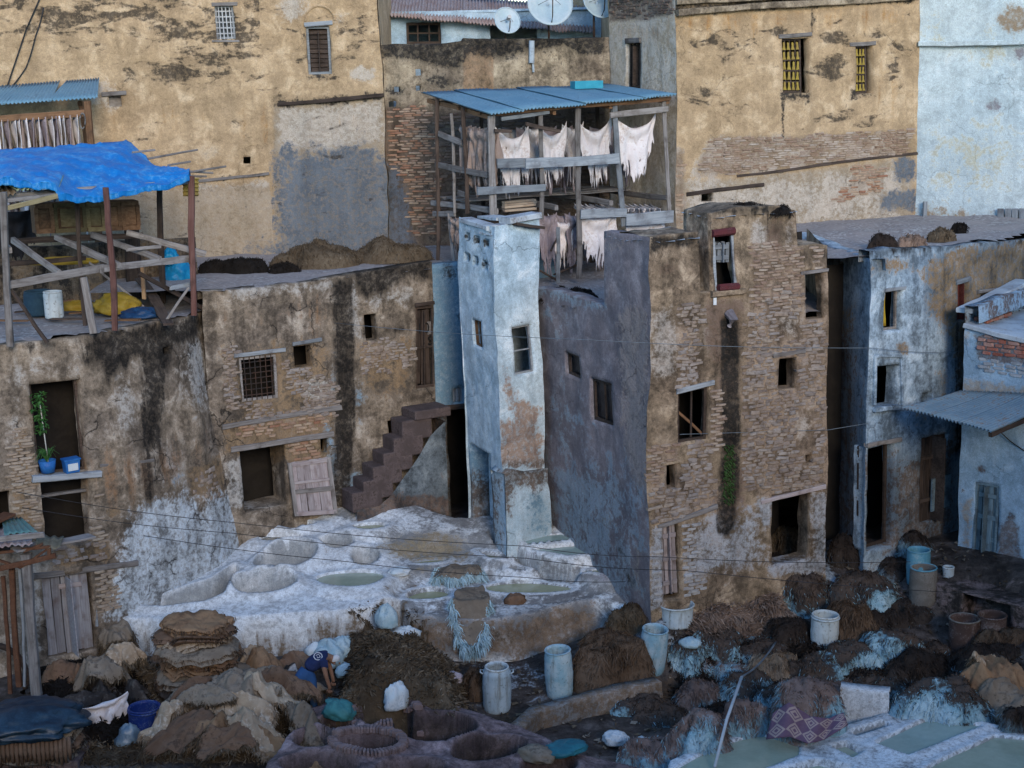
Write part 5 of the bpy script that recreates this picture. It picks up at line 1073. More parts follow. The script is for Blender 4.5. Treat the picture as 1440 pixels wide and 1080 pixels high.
CT, ct_h, ct_top = vat_field('clay_vat_terrace', [(340, 1130), (380, 1070), (410, 1035), (425, 1000), (458, 988), (500, 980), (565, 974), (645, 990), (705, 1012), (770, 1036), (800, 1055), (880, 1075), (940, 1090), (960, 1140)],
    [(420, 1030, .72), (541, 1007, .78), (620, 1010, .7), (690, 1040, .65), (800, 1070, .55), (520, 1060, .75), (600, 1090, .68), (760, 1090, .6), (940, 1110, .5), (380, 1090, .7), (600, 1150, .68)], QV, CLAY, [W_DARK],
    {'brown': [('p', [(650, 1060), (900, 1060), (900, 1100), (650, 1100)], 20, .5)]}, (-4.6, 2.6, 23.0, 28.2), .04, label='reddish clay masonry with deep round dye vats at the bottom of the picture', cat='vat terrace')
RV = [V_([(948, 1084), (1000, 1054), (1062, 1032), (1124, 1042), (1122, 1062), (1040, 1098)], .3, .02, 0, .02, .12), V_([(1230, 1046), (1308, 1008), (1382, 1020), (1278, 1064)], .3, .02, 1, .03, .12), V_([(1288, 1088), (1398, 1034), (1480, 1042), (1480, 1120), (1320, 1115)], .3, .02, 0, .03, .12), V_([(1168, 1048), (1190, 1043), (1215, 1056), (1200, 1066)], .25, .08, 0, .02, .1), V_([(1196, 1028), (1245, 1012), (1252, 1020), (1204, 1036)], .3, .12, 1, .02, .1), V_([(1085, 1085), (1150, 1068), (1200, 1078), (1180, 1110), (1090, 1110)], .3, .1, 0, .02, .1)]
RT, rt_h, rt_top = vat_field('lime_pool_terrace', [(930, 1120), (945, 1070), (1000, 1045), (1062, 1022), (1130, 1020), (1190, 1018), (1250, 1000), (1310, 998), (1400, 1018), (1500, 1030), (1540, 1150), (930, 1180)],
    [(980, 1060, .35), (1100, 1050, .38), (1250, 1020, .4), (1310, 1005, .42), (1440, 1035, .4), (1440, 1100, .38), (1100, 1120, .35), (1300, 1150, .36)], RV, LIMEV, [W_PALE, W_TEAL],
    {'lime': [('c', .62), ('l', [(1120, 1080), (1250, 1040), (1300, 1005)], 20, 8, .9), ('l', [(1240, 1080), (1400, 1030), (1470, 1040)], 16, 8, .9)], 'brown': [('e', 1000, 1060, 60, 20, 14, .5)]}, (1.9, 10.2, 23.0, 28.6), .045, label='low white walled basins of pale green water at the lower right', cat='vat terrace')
# upright white slab behind the basins
sl_a, sl_b = on_ground(1180, 1016), on_ground(1250, 1003)
SLB = Facade([tuple(sl_a[:2]), tuple(sl_b[:2])], 0., .78, .04); 
WS = empty('low_wall', (sl_a+sl_b)/2, 'low white rubble wall between the fur piles and the green basins', 'wall')
SLB.build('wall', LIMEV, WS, .05, {'lime': [('c', .7)], 'brown': [('c', .35)]}, rim=(.3, .1)); side(tuple(sl_b[:2]), (sl_b[0]-.1, sl_b[1]+.35), 0, .76, LIMEV, WS)
# stone ledge in front of the white house and the dark recess under it
LG = empty('stone_ledge', on_ground(1380, 850), 'dark stone ledge with a low recess below the blue green door', 'wall')
g0, g1 = on_ground(1318, 850), on_ground(1440, 868)
Lf = Facade([(g0[0]-.2, g0[1]+.4), tuple(g0[:2]), (g1[0], g1[1]-.3)], .2, 1.42, .06); o_ = Lf.op(1352, 842, 1420, 888, .6)
Lf.build('wall', MUD, LG, .08, {'pink': [('c', .5)], 'lime': [('c', .3)]}, rim=(1.6, .1))
# ================================================================ drying rack
def tube_poly(name, pts, r, mat, parent=None, n=6, **k):
    m = MB(); m.tube(pts, r, n); return m.build(name, mat, parent, smooth=True, **k)
RF, RB_ = 10.85, 11.3
pFL, pFR, pBL, pBR = np.array((-.33, 34.5)), np.array((3.8, 36.75)), np.array((-1.85, 37.2)), np.array((2.4, 39.4))
def rk(u, v, z):            # u along the front from the left corner, v towards the back
    p = pFL*(1-u)*(1-v) + pFR*u*(1-v) + pBL*(1-u)*v + pBR*u*v; return np.array((p[0], p[1], z))
def rk_px(px, py, v=0.):    # the point of the rack's upright plane v seen at a picture point
    a, b = rk(0, v, 0), rk(1, v, 0); e = b-a; d = ray(px, py)
    den = d[0]*e[1]-d[1]*e[0]; t = (a[0]*e[1]-a[1]*e[0])/den; return CAM+d*t
def sd_px(px, py):          # same for the rack's left end
    a, b = rk(0, 0, 0), rk(0, 1, 0); e = b-a; d = ray(px, py); den = d[0]*e[1]-d[1]*e[0]; t = (a[0]*e[1]-a[1]*e[0])/den; return CAM+d*t
DR = empty('drying_rack', (1, 36.5, 6.95), 'timber drying rack of two storeys under a blue corrugated roof', 'drying rack')
rr = random.Random(8)
fl = rk_px(690, 158); fr = rk_px(941, 134); bl = sd_px(592, 133); br = rk_px(905, 124, 1.); br = rk(1, 1, fr[2]+.22); bl2 = rk(0, 1, 11.32)
ex_ = np.array((-.12, -.2, 0))
ROOFQ = (fl+(.0, -.35, -.02), fr+(.1, -.35, .02), br+(.1, .1, .0), bl2+(-.1, .1, 0))
for i in range(6):
    k0, k1 = i/6-.004, (i+1)/6+.008
    A0, A1 = ROOFQ[0]*(1-k0)+ROOFQ[1]*k0, ROOFQ[0]*(1-k1)+ROOFQ[1]*k1; B0, B1 = ROOFQ[3]*(1-k0)+ROOFQ[2]*k0, ROOFQ[3]*(1-k1)+ROOFQ[2]*k1
    dz = np.array((0, 0, .012*(i % 2)+rr.uniform(-.01, .01)))
    corrugated('corrugated_sheet', A0+dz, A1+dz, B1+dz, B0+dz, BLUESHEET, DR, .085, .02, 6, seed=80+i, rag=.05)
lowz = 7.0
def post(px0, py0, px1, py1, wd, mat, f=rk_px, v=0., **k):
    a = f(px0, py0, v) if f is rk_px else f(px0, py0); b = f(px1, py1, v) if f is rk_px else f(px1, py1)
    return beam('post', b, a, wd, wd, mat, DR, up=(0, 1, 0), rnd=rr, **k)
post(691, 163, 694, 305, .16, WGREY); post(761, 156, 761, 308, .1, WGREY); post(813, 152, 814, 392, .12, WGREY); post(864, 143, 876, 318, .12, WBLUE); post(934, 138, 941, 312, .09, WGREY)
post(615, 136, 616, 378, .09, WDARK, sd_px); post(652, 150, 657, 300, .09, WDARK, sd_px); post(635, 160, 640, 300, .07, WGREY, sd_px); post(632, 300, 640, 385, .08, WGREY, sd_px)
for u in (.3, .62, .97): beam('post', rk(u, 1, lowz), rk(u, 1, 11.15), .1, .1, WDARK, DR, up=(0, 1, 0), rnd=rr)
def rail(px0, py0, px1, py1, wd, th, mat, off=.07, v=0., name='rail', **k):
    n = np.array((pFR[1]-pFL[1], -(pFR[0]-pFL[0]), 0)); n /= np.linalg.norm(n)
    return beam(name, rk_px(px0, py0, v)+n*off, rk_px(px1, py1, v)+n*off, th, wd, mat, DR, rnd=rr, **k)
rail(696, 160, 940, 138, .09, .07, WBROWN); rail(856, 161, 936, 154, .13, .05, WGREY); rail(702, 166, 770, 158, .08, .05, WBLUE)
rail(697, 231, 738, 229, .2, .05, WBLUE); rail(736, 230, 866, 222, .22, .05, WBLUE, .11); rail(668, 269, 763, 264, .16, .05, WBLUE, .12); rail(690, 182, 714, 184, .07, .05, WDARK, .15); rail(735, 174, 783, 184, .08, .05, WDARK, .16)
rail(813, 301, 876, 299, .2, .06, WBLUE, .12); rail(876, 308, 942, 303, .28, .06, WBLUE, .12)
for (a, b) in (((612, 230), (650, 240)), ((650, 240), (686, 246)), ((608, 300), (640, 300)), ((618, 188), (650, 200)), ((645, 272), (655, 275))):
    beam('rail', sd_px(*a), sd_px(*b), .05, .13, WGREY, DR, rnd=rr)
for u in (.02, .35, .66, .99): beam('joist', rk(u, 0, 8.75), rk(u, 1, 8.75), .1, .12, WGREY, DR, rnd=rr); beam('rafter', rk(u, 0, fl[2]-.12+(fr[2]-fl[2])*u), rk(u, 1, 11.12), .09, .1, WBROWN, DR, rnd=rr)
for v in (.15, .5, .85): beam('purlin', rk(0, v, fl[2]-.05+.25*v), rk(1, v, fr[2]-.03+.1*v), .08, .08, WBROWN, DR, rnd=rr)
# floor boards of the upper storey near the back
for i in range(9):
    v = .52+.05*i; beam('floor_board', rk(.04, v, 8.86), rk(.97, v, 8.86), .16, .03, WGREY, DR, rnd=rr)
for i in range(4): beam('floor_board', rk_px(708, 296-i*3, .1)+(0, .15*i, 0), rk_px(752, 293-i*3, .1)+(0, .15*i, .02), .14, .05, wood_mat('pale_boards', (.32, .24, .17), (.42, .34, .26), (.22, .16, .12)) if i == 0 else bpy.data.materials['pale_boards'], DR, rnd=rr)
for (x0, y0, x1, y1) in ((757, 380, 790, 398), (780, 385, 812, 372), (775, 352, 786, 330)): beam('pole', rk_px(x0, y0, .12), rk_px(x1, y1, .2), .05, .05, WDARK, DR, rounded=True, rnd=rr)
post(784, 320, 786, 398, .09, WBLUE, rk_px, 0.)
# hides
def hide_mat(name, a, b_, c): 
    m = mix_mat(name, a, b_, c, 2.2, .8, .5, .02, vary=.12, fine=6); return m
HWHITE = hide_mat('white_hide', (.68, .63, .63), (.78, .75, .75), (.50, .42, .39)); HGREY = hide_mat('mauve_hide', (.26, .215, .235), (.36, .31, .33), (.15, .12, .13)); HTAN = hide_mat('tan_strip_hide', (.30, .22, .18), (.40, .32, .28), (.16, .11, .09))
def hanging(name, pL, pR, drop, mat, seed, sag=.25, fold=.05, ragged=.35, nu=36, nv=26, label=None, cat='hide', group=None, holes=0., swag=1.0, taper=.12):
    """a wet skin pegged at two corners: swags below the rail, narrows, ends in rags"""
    r = random.Random(seed); pL = np.asarray(pL, float); pR = np.asarray(pR, float); t = pR-pL; L = np.linalg.norm(t); t /= L; n = np.array((t[1], -t[0], 0)); n /= np.linalg.norm(n)
    u = np.linspace(0, 1, nu+1); v = np.linspace(0, 1, nv+1); U, V = np.meshgrid(u, v)
    nz1 = np.array([r.uniform(-1, 1) for _ in range(nu+1)]); tail = np.interp(u, np.linspace(0, 1, 9), [r.uniform(.72, 1.02) for _ in range(9)]) + nz1*ragged*.28
    tail *= .70+.42*np.sin(np.pi*np.clip(u*.9+.05, 0, 1))
    top = -sag*(1-(2*U-1)**2)*swag
    xx = (U-.5)*(1-taper*V) + .5 + .02*np.sin(V*9+seed)
    zz = top*(1-V*.4) - drop*V*tail[None, :]
    ph = seed*1.7
    yy = fold*(np.sin(U*22+ph+V*2)*.5*(.4+V) + np.sin(U*9+ph*2+V*3)*(.3+.7*V)) + fold*1.3*np.sin(V*16*(1-.3*V)+3*(2*U-1)**2)*np.clip(1.1-V*1.6, 0, 1)*(1-(2*U-1)**2)
    P = pL + t*(xx*L)[..., None] + n*yy[..., None] + np.array((0, 0, 1.))*zz[..., None]
    ii = np.arange(P.shape[0]*P.shape[1]).reshape(P.shape[:2]); keep = np.ones((nv, nu), bool)
    for j in range(nu):
        if r.random() < .45: keep[nv-int(r.uniform(.1, ragged)*nv):, j] = False
        if r.random() < holes: q = r.randrange(3, nv-4); keep[q:q+1, j] = False
    F = np.stack([ii[:-1, :-1], ii[:-1, 1:], ii[1:, 1:], ii[1:, :-1]], -1)[keep]
    o = mesh(name, P.reshape(-1, 3), F, mat, None, True, label=label, cat=cat, group=group)
    o.modifiers.new('thick', 'SOLIDIFY').thickness = .009; return o
N_ = np.array((pFR[1]-pFL[1], -(pFR[0]-pFL[0]), 0)); N_ /= np.linalg.norm(N_)
top_y = 171
fronts = [((697, 178), (744, 176), 1.45, 'torn white hide at the left end of the upper drying rail, beside the thick post'), ((757, 176), (797, 170), 1.35, 'white hide with a yellowish stain second from left on the upper rail'),
          ((815, 172), (860, 163), 1.4, 'broad white hide in deep folds third from left on the upper rail'), ((866, 166), (921, 160), 1.3, 'white hide narrowing to rags at the right end of the upper rail')]
for i, (a, b, dp, lb) in enumerate(fronts): hanging('hanging_hide', rk_px(*a, .1), rk_px(*b, .1), dp, HWHITE, 10+i, .28, .05, label=lb, group='white hides hung on the drying rack', holes=.06)
hanging('hanging_hide', rk_px(815, 303, .03)-N_*.02, rk_px(868, 298, .03), 1.15, HWHITE, 21, .12, .05, label='pinkish white hide hanging to the floor on the lower drying rail', group='white hides hung on the drying rack', holes=.05)
hanging('hanging_hide', rk_px(880, 312, .05), rk_px(936, 306, .05), .9, HWHITE, 22, .12, .04, label='white hide mostly behind the lilac block at the right of the lower rail', group='white hides hung on the drying rack')
for i, (a, b, v_, dp, lb) in enumerate([((738, 178), (764, 174), .3, 1.3, 'white hide half hidden between the two left white hides of the upper rail'), ((790, 174), (820, 170), .3, 1.3, 'white hide behind the gap in the middle of the upper rail'), ((770, 300), (812, 300), .22, 1.1, 'pale hide on the lower storey left of the pinkish white one'), ((700, 180), (735, 176), .45, 1.5, 'pale hide behind the torn one at the left of the upper rail')]):
    hanging('hanging_hide', rk_px(*a, v_), rk_px(*b, v_), dp, HWHITE, 150+i*3, .1+.06*(i % 3), .08, .45, label=lb, group='white hides hung on the drying rack', taper=.05+.1*(i % 2))
for i in range(2):                      # skins thrown flat over the lower rails, edges up
    for k in range(7):
        x = (822, 885)[i]+k*7.4; a = rk_px(x, 299-i*0, .1); b = rk(0, .55, 0)-rk(0, 0, 0)
        m = hanging('hide_edge', a+(0, 0, .1), a+np.array((-.22, .75, .16)), .16, HWHITE, 40+i*9+k, .02, .02, .2, 8, 6, label='white hide folded edge up over the lower rail of the drying rack', group='hides folded over the lower drying rail')
dark_lab = 'dark mauve hide hanging in the shade at the back of the drying rack'
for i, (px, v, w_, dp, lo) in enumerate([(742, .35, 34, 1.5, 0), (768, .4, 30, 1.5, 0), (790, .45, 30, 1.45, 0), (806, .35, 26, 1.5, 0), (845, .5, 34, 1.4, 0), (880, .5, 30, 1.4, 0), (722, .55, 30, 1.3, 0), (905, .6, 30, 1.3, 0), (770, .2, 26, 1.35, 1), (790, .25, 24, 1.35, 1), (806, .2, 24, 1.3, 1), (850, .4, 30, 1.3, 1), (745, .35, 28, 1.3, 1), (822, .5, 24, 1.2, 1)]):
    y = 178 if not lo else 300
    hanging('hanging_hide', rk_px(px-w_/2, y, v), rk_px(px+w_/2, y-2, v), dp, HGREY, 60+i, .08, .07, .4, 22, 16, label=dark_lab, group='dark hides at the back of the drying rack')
for i, x in enumerate((646, 652, 660, 666, 672, 678, 684)):
    p = sd_px(x, 176+i)+np.array((.12, .05, 0)); hanging('hanging_hide', p+(-.12, .16, 0), p+(.16, -.2, 0), 1.25+.1*(i % 3), HTAN, 90+i, .05, .08, .5, 16, 16, label='brown ragged hide hanging at the left end of the drying rack', group='brown hides at the end of the drying rack')
for i, x in enumerate((640, 646)):
    p = sd_px(x, 305); hanging('hanging_hide', p+(-.1, .1, 0), p+(.12, -.1, 0), .9, HTAN, 120+i, .05, .08, .5, 14, 12, label='brown ragged hide hanging low beside the white tower', group='brown hides low beside the tower')
m = MB(); c = rk_px(825, 121, .75); c[2] = 11.27
for (cx, cy, ax, ay, h0) in ((0, 0, .34, .18, .02),): m.box(c+(0, 0, .03), (.33, .08, 0), (-.05, .17, 0), (0, 0, .02))
for s_ in (-1, 1): m.box(c+np.array((.33, .08, 0))*s_+(0, 0, .1), (.012, 0, 0), (-.05, .17, 0), (0, 0, .09)); m.box(c+np.array((-.05, .17, 0))*s_+(0, 0, .1), (.34, .08, 0), (0, .012, 0), (0, 0, .09))
o = m.build('plastic_tray', mix_mat('turquoise_plastic', (.02, .28, .40), (.03, .33, .45), None, 4, .5), label='turquoise plastic tray lying on the blue corrugated rack roof', cat='tray')
# satellite dishes
DISHW = mix_mat('grey_white_dish', (.42, .55, .62), (.50, .60, .66), None, 2, .5, .1)
def dish(px, py, Y, r, label, az_, foot):
    c = atY(px, py, Y); root = empty('satellite_dish', (c[0], c[1], foot), label, 'satellite dish', 'satellite dishes on the roofs')
    ax = np.array((math.sin(az_), -math.cos(az_), .45)); ax /= np.linalg.norm(ax); u = np.cross(ax, (0, 0, 1.)); u /= np.linalg.norm(u); v = np.cross(u, ax)
    V = []; n = 28; rings = 6
    for k in range(rings+1):
        q = r*k/rings
        for i in range(n): t = 2*math.pi*i/n; V.append(c + u*q*math.cos(t) + v*q*1.06*math.sin(t) + ax*.32*q*q/r)
    F = [(k*n+i, k*n+(i+1) % n, (k+1)*n+(i+1) % n, (k+1)*n+i) for k in range(rings) for i in range(n)]
    o = mesh('reflector', V, F, DISHW, root, True); o.modifiers.new('s', 'SOLIDIFY').thickness = .015
    tube_poly('rim', [c + u*r*math.cos(t) + v*r*1.06*math.sin(t) + ax*.32*r for t in np.linspace(0, 2*math.pi, 33)], .014, DISHW, root)
    tube_poly('mast', [(c-ax*.12)-(0, 0, .0), np.array((c[0]-ax[0]*.12, c[1]-ax[1]*.12, foot))], .03, IRON, root)
    tip = c+ax*r*.95; tube_poly('feed_arm', [c-v*r*.9+ax*.25*r, c-v*r*.75+ax*.6*r, tip-v*.1], .016, IRON, root)
    m = MB(); m.tube([tip, tip-ax*.14], .05, 10); m.build('feed_horn', mix_mat('dish_plastic', (.6, .62, .6), (.5, .5, .5)), root)
    for s_ in (-1, 1): tube_poly('stay', [c+u*r*.5*s_+ax*.1*r, tip-v*.05], .006, IRON, root, 4)
dish(712, 31, 40.4, .33, 'small round satellite dish standing on the mossy parapet', .3, 12.4); dish(772, 8, 41, .58, 'largest satellite dish, above the drying rack roof', .15, 12.3); dish(838, 4, 40.6, .45, 'satellite dish at the foot of the brown brick parapet', .5, 12.4)
# ================================================================ roof shed with the blue tarpaulin
SH = empty('roof_shed', (-8, 31.5, 7.0), 'patched timber shelter on the curved house roof under a blue tarpaulin', 'shed')
REDP = wood_mat('red_brown_post', (.13, .06, .05), (.19, .10, .085), (.07, .04, .035))
def rf(px, py, z=7.03): return atz(px, py, z)
def spost(px1, py1, px0, py0, wd, mat, z=7.0):
    b = rf(px1, py1, z); a = atY(px0, py0, b[1]); return beam('post', b, a, wd, wd*.8, mat, SH, up=(0, 1, 0), rnd=rr)
spost(14, 487, 4, 270, .12, WGREY); spost(119, 458, 107, 270, .08, WDARK); spost(162, 465, 150, 264, .11, REDP); spost(229, 426, 224, 258, .12, WDARK); spost(272, 443, 269, 248, .12, REDP)
b = rf(133, 469); beam('prop', b, atY(117, 390, b[1]+.05), .14, .08, WGREY, SH, up=(0, 1, 0), rnd=rr)
Yl = lambda x: np.interp(x, [0, 14, 162, 272, 300], [29.2, 29.35, 30.6, 32.5, 32.8])
def sb(px0, py0, px1, py1, wd, th, mat, d0=0., d1=0., name='rail', **k): return beam(name, atY(px0, py0, Yl(px0)+d0), atY(px1, py1, Yl(px1)+d1), th, wd, mat, SH, rnd=rr, **k)
sb(8, 401, 146, 378, .15, .05, WGREY, -.08, -.08); sb(140, 379, 276, 362, .14, .05, WGREY, -.1, -.1)
for q in ((78, 332, 168, 374, 2.2), (130, 329, 224, 366, 2.2), (178, 326, 289, 358, 1.6), (18, 338, 84, 384, 2.0), (6, 345, 12, 352, .5)): sb(*q[:4], .12, .09, WGREY, q[4], -.1, 'joist')
sb(20, 340, 200, 330, .12, .1, WDARK, 2.6, 2.2, 'joist'); sb(10, 372, 120, 362, .1, .06, WDARK, 2.2, 2.2); sb(178, 352, 225, 346, .07, .05, WGREY, .6, .3); sb(195, 385, 285, 434, .09, .06, WDARK, .3, .1); sb(240, 404, 274, 398, .09, .04, WBLUE, -.05, -.05)
for q in ((233, 452, 267, 404, WGREY), (17, 409, 67, 482, WDARK)): b = rf(q[2], q[3]) if q[3] > q[1] else rf(q[0], q[1]); a = (q[0], q[1]) if q[3] > q[1] else (q[2], q[3]); beam('brace', b, atY(*a, b[1]+.1), .08, .05, q[4], SH, rnd=rr)
beam('brace', rf(206, 436), atY(125, 370, 32.5), .07, .05, WGREY, SH, rnd=rr); beam('plank', rf(238, 455), rf(200, 424)+(0, 0, .5), .22, .05, WDARK, SH, rnd=rr)
b = rf(190, 418); beam('post', b, atY(186, 322, b[1]), .3, .3, WDARK, SH, up=(0, 1, 0), rnd=rr); sb(201, 372, 204, 420, .1, .08, wood_mat('orange_wood', (.28, .17, .09), (.36, .24, .14), (.18, .11, .07)), 1.2, 1.2, 'plank')
sb(-5, 278, 270, 254, .1, .08, WGREY, .1, .1, 'beam'); sb(0, 284, 84, 275, .08, .1, WGREY, -.1, -.1, 'beam'); sb(-10, 298, 80, 274, .09, .06, wood_mat('yellowed_bamboo', (.30, .25, .13), (.38, .33, .2), (.2, .16, .1)), -.2, -.2, 'pole')
for q in ((200, 213, 218, 211), (222, 222, 278, 211), (250, 231, 268, 228), (258, 242, 318, 233), (262, 246, 290, 247), (255, 238, 300, 243)): beam('pole', atY(q[0]-14, q[1]+2, 33.2), atY(q[2], q[3], 33.6), .045, .045, WGREY, SH, rounded=True, rnd=rr)
GSHEET = mix_mat('green_yellow_sheet', (.26, .34, .20), (.36, .42, .24), (.16, .24, .2), 2, .6, .2); YSHEET = mix_mat('yellow_sheet', (.36, .27, .07), (.28, .20, .06), None, 4, .7)
corrugated('corrugated_sheet', atY(22, 268, 29.3), atY(84, 262, 29.9), atY(90, 246, 30.6), atY(-8, 250, 30.3), GSHEET, SH, .1, .025, 5, seed=3, rag=.1)
corrugated('corrugated_sheet', atY(-30, 285, 28.9), atY(24, 274, 29.3), atY(10, 246, 30.6), atY(-40, 256, 30.4), mix_mat('brown_sheet', (.16, .12, .08), (.22, .17, .11)), SH, .1, .025, 5, seed=4, rag=.1)
corrugated('corrugated_sheet', atY(257, 276, 32.55), atY(257, 250, 32.55), atY(279, 250, 32.7), atY(279, 276, 32.7), YSHEET, SH, .08, .025, 3, seed=5)
TARP = mix_mat('blue_tarpaulin', (.0, .17, .52), (.01, .23, .60), (.10, .34, .62), 2.2, .5, .9, .03, spec=.35, fine=6)
fe = np.array([(-30, 256), (15, 245), (40, 250), (76, 256), (83, 271), (120, 271), (160, 267), (215, 259), (266, 244)], float); be = np.array([(-30, 206), (20, 203), (60, 200), (120, 194), (170, 189), (184, 190), (194, 203), (214, 222), (268, 241)], float)
tt = np.concatenate([[0], np.cumsum(np.abs(np.diff(fe[:, 0]))+.1)]); tt /= tt[-1]
nu, nv = 170, 70; Vt = []
for i in range(nu+1):
    u = i/nu; f0 = (np.interp(u, tt, fe[:, 0]), np.interp(u, tt, fe[:, 1])); b0 = (np.interp(u, tt, be[:, 0]), np.interp(u, tt, be[:, 1]))
    pf = atY(*f0, np.interp(f0[0], [-30, 83, 266], [29.2, 29.9, 32.2])-.15); pb = atY(*b0, np.interp(b0[0], [-30, 184, 268], [34.2, 34.9, 33.2]))
    for j in range(nv+1):
        v = j/nv
        if v < .1: p = pf + (0, 0, -.12*(1-v/.1)**1.5+.06); p[1] += .03*math.sin(i*.37+math.sin(i*.9))
        else: k = (v-.1)/.9; p = pf*(1-k)+pb*k + (0, 0, .06*(1-k)+.10*math.sin(k*3.14))
        Vt.append(p)
Vt = np.array(Vt); wr = fbm(Vt, .9, 2, 5)*.05 - np.abs(fbm(Vt*np.array((.6, 1.6, 1)), 1.3, 2, 9))**.7*.12 - np.abs(fbm(Vt*np.array((1.6, .5, 1)), 1.9, 2, 12))**.7*.08 - np.abs(fbm(Vt, 4.5, 2, 19))**.7*.035; Vt[:, 2] += wr - .05
ii = np.arange(len(Vt)).reshape(nu+1, nv+1); TP = mesh('tarpaulin', Vt, np.stack([ii[:-1, :-1], ii[1:, :-1], ii[1:, 1:], ii[:-1, 1:]], -1).reshape(-1, 4), TARP, None, True, label='bright blue tarpaulin spread over the roof shed at the left', cat='tarpaulin'); TP.modifiers.new('s', 'SOLIDIFY').thickness = .01
# cabinet, buckets, sheets under the tarp
CB = empty('cabinet', atz(120, 330, 8.2), 'old brown panelled cabinet lying on the beams under the tarpaulin', 'cabinet'); ca, cb_ = atY(51, 329, 32.2), atY(197, 323, 33.2); hC = .62; td = (cb_-ca); Lc_ = np.linalg.norm(td); td /= Lc_; nd = np.array((td[1], -td[0], 0))
m = MB(); m.box((ca+cb_)/2+(0, 0, hC/2)-nd*.2, td*Lc_/2, nd*.2, (0, 0, hC/2)); m.build('carcass', WBROWN, CB)
OLIVEW = wood_mat('olive_wood', (.15, .11, .05), (.21, .16, .08), (.08, .06, .03))
for (u0, u1, mt) in ((.0, .17, WBROWN), (.18, .48, OLIVEW), (.49, .66, OLIVEW), (.67, .82, WBROWN), (.83, 1., WBROWN)):
    m = MB(); q = lambda u, z: ca+td*Lc_*u+(0, 0, z)+nd*.02
    for (a, b_) in (((u0, .05), (u1, .05)), ((u0, hC-.05), (u1, hC-.05))): m.bar(q(*a), q(*b_), .045, .09)
    for u in (u0+.012, u1-.012): m.bar(q(u, .09), q(u, hC-.09), .08, .045, up=nd)
    dr = m.build('door', mt, CB); m = MB(); m.box(q((u0+u1)/2, hC/2)-nd*.012, td*(u1-u0)*Lc_*.3, nd*.012, (0, 0, hC*.3)); m.build('panel', mt, dr)
def barrel(name, base, h, r, mat, label, cat='barrel', group=None, tilt=(0, 0), open_=True, waist=.04, rings=(.12, .5, .86), neck=.9, inner=None, dark=None, lid=False, handle=False):
    root = empty(name, base, label, cat, group); n = 26; prof = [(0, 0), (r*.86, 0), (r*.94, .03*h)]
    for k in range(1, 15):
        z = k/15; rr_ = r*(.955+waist*math.sin(math.pi*z)); 
        for g in rings:
            if abs(z-g) < .04: rr_ *= 1.018
        prof.append((rr_, z*h*.94+.03*h))
    prof += [(r*neck*1.01, h*.975), (r*neck, h)]
    if open_: prof += [(r*neck-.025, h), (r*neck-.03, h*.95), (r*.88, h*.86), (r*.9, h*.2), (0, h*.18)]
    else: prof += [(r*neck-.02, h*.99), (0, h*.985)]
    Rt = Matrix.Rotation(tilt[0], 4, 'X') @ Matrix.Rotation(tilt[1], 4, 'Y'); Mw = WM[root.name] @ Rt
    V = []; q = random.Random(name+label)
    for (rr_, z) in prof:
        for i in range(n): t = 2*math.pi*i/n; e = 1+.02*math.sin(2*t+q.random()*.1+z*3); V.append((rr_*e*math.cos(t), rr_*e*math.sin(t), z))
    F = [(k*n+i, k*n+(i+1) % n, (k+1)*n+(i+1) % n, (k+1)*n+i) for k in range(len(prof)-1) for i in range(n)]
    mesh('body', V, F, mat, root, True, M=Mw)
    def ring(nm, rad, z, rt, m_):
        m = MB(); m.tube([(rad*math.cos(t), rad*math.sin(t), z) for t in np.linspace(0, 2*math.pi, 27)], rt, 6, False); mesh(nm, np.concatenate(m.V), m.F, m_, root, True, M=Mw)
    ring('rim', r*neck, h*.995, .018, dark or mat)
    if handle:
        for s_ in (-1, 1): m = MB(); m.tube([(s_*r*.97, -.09, h*.88), (s_*(r+.04), -.06, h*.9), (s_*(r+.04), .06, h*.9), (s_*r*.97, .09, h*.88)], .014, 6); mesh('handle', np.concatenate(m.V), m.F, mat, root, True, M=Mw)
    if lid: ring('clamp_band', r*.985, h*.93, .022, dark or mat)
    if inner:
        V = [(0, 0, h*.6)]+[(r*.885*math.cos(2*math.pi*i/n), r*.885*math.sin(2*math.pi*i/n), h*.6) for i in range(n)]; mesh('contents', V, [(0, 1+i, 1+(i+1) % n) for i in range(n)], inner, root, M=Mw)
    return root
def barrel_mat(name, a, b_, stain):
    m, t, b = new_mat(name); b.inputs['Roughness'].default_value = .6; p = nn(t, 'TexCoord').outputs['Object']; oi = nn(t, 'ObjectInfo').outputs['Random']
    ov = nn(t, 'VectorMath', operation='ADD', i={0: p}); t.links.new(nn(t, 'CombineXYZ', i={0: mth(t, 'MULTIPLY', oi, 41.)}).outputs[0], ov.inputs[1]); p = ov.outputs[0]
    n1 = noi(t, p, 3, 6, .65); n2 = noi(t, p, 1, 6, .7, .1, (9, 9, .9)); n3 = noi(t, p, 16, 4, .7)
    col = mixc(t, sstep(t, n1, .4, .62), a, b_); col = mixc(t, mth(t, 'MULTIPLY', sstep(t, n2, .5, .68), .85), col, stain); col = mixc(t, mth(t, 'MULTIPLY', sstep(t, n3, .56, .68), .7), col, [x*.6 for x in stain])
    col = mixc(t, 1.0, col, mixc(t, oi, (.72, .8, .86), (1.12, 1.08, 1.02)), 'MULTIPLY'); t.links.new(col, b.inputs['Base Color']); bump(t, b, n1, .3, .015); return m
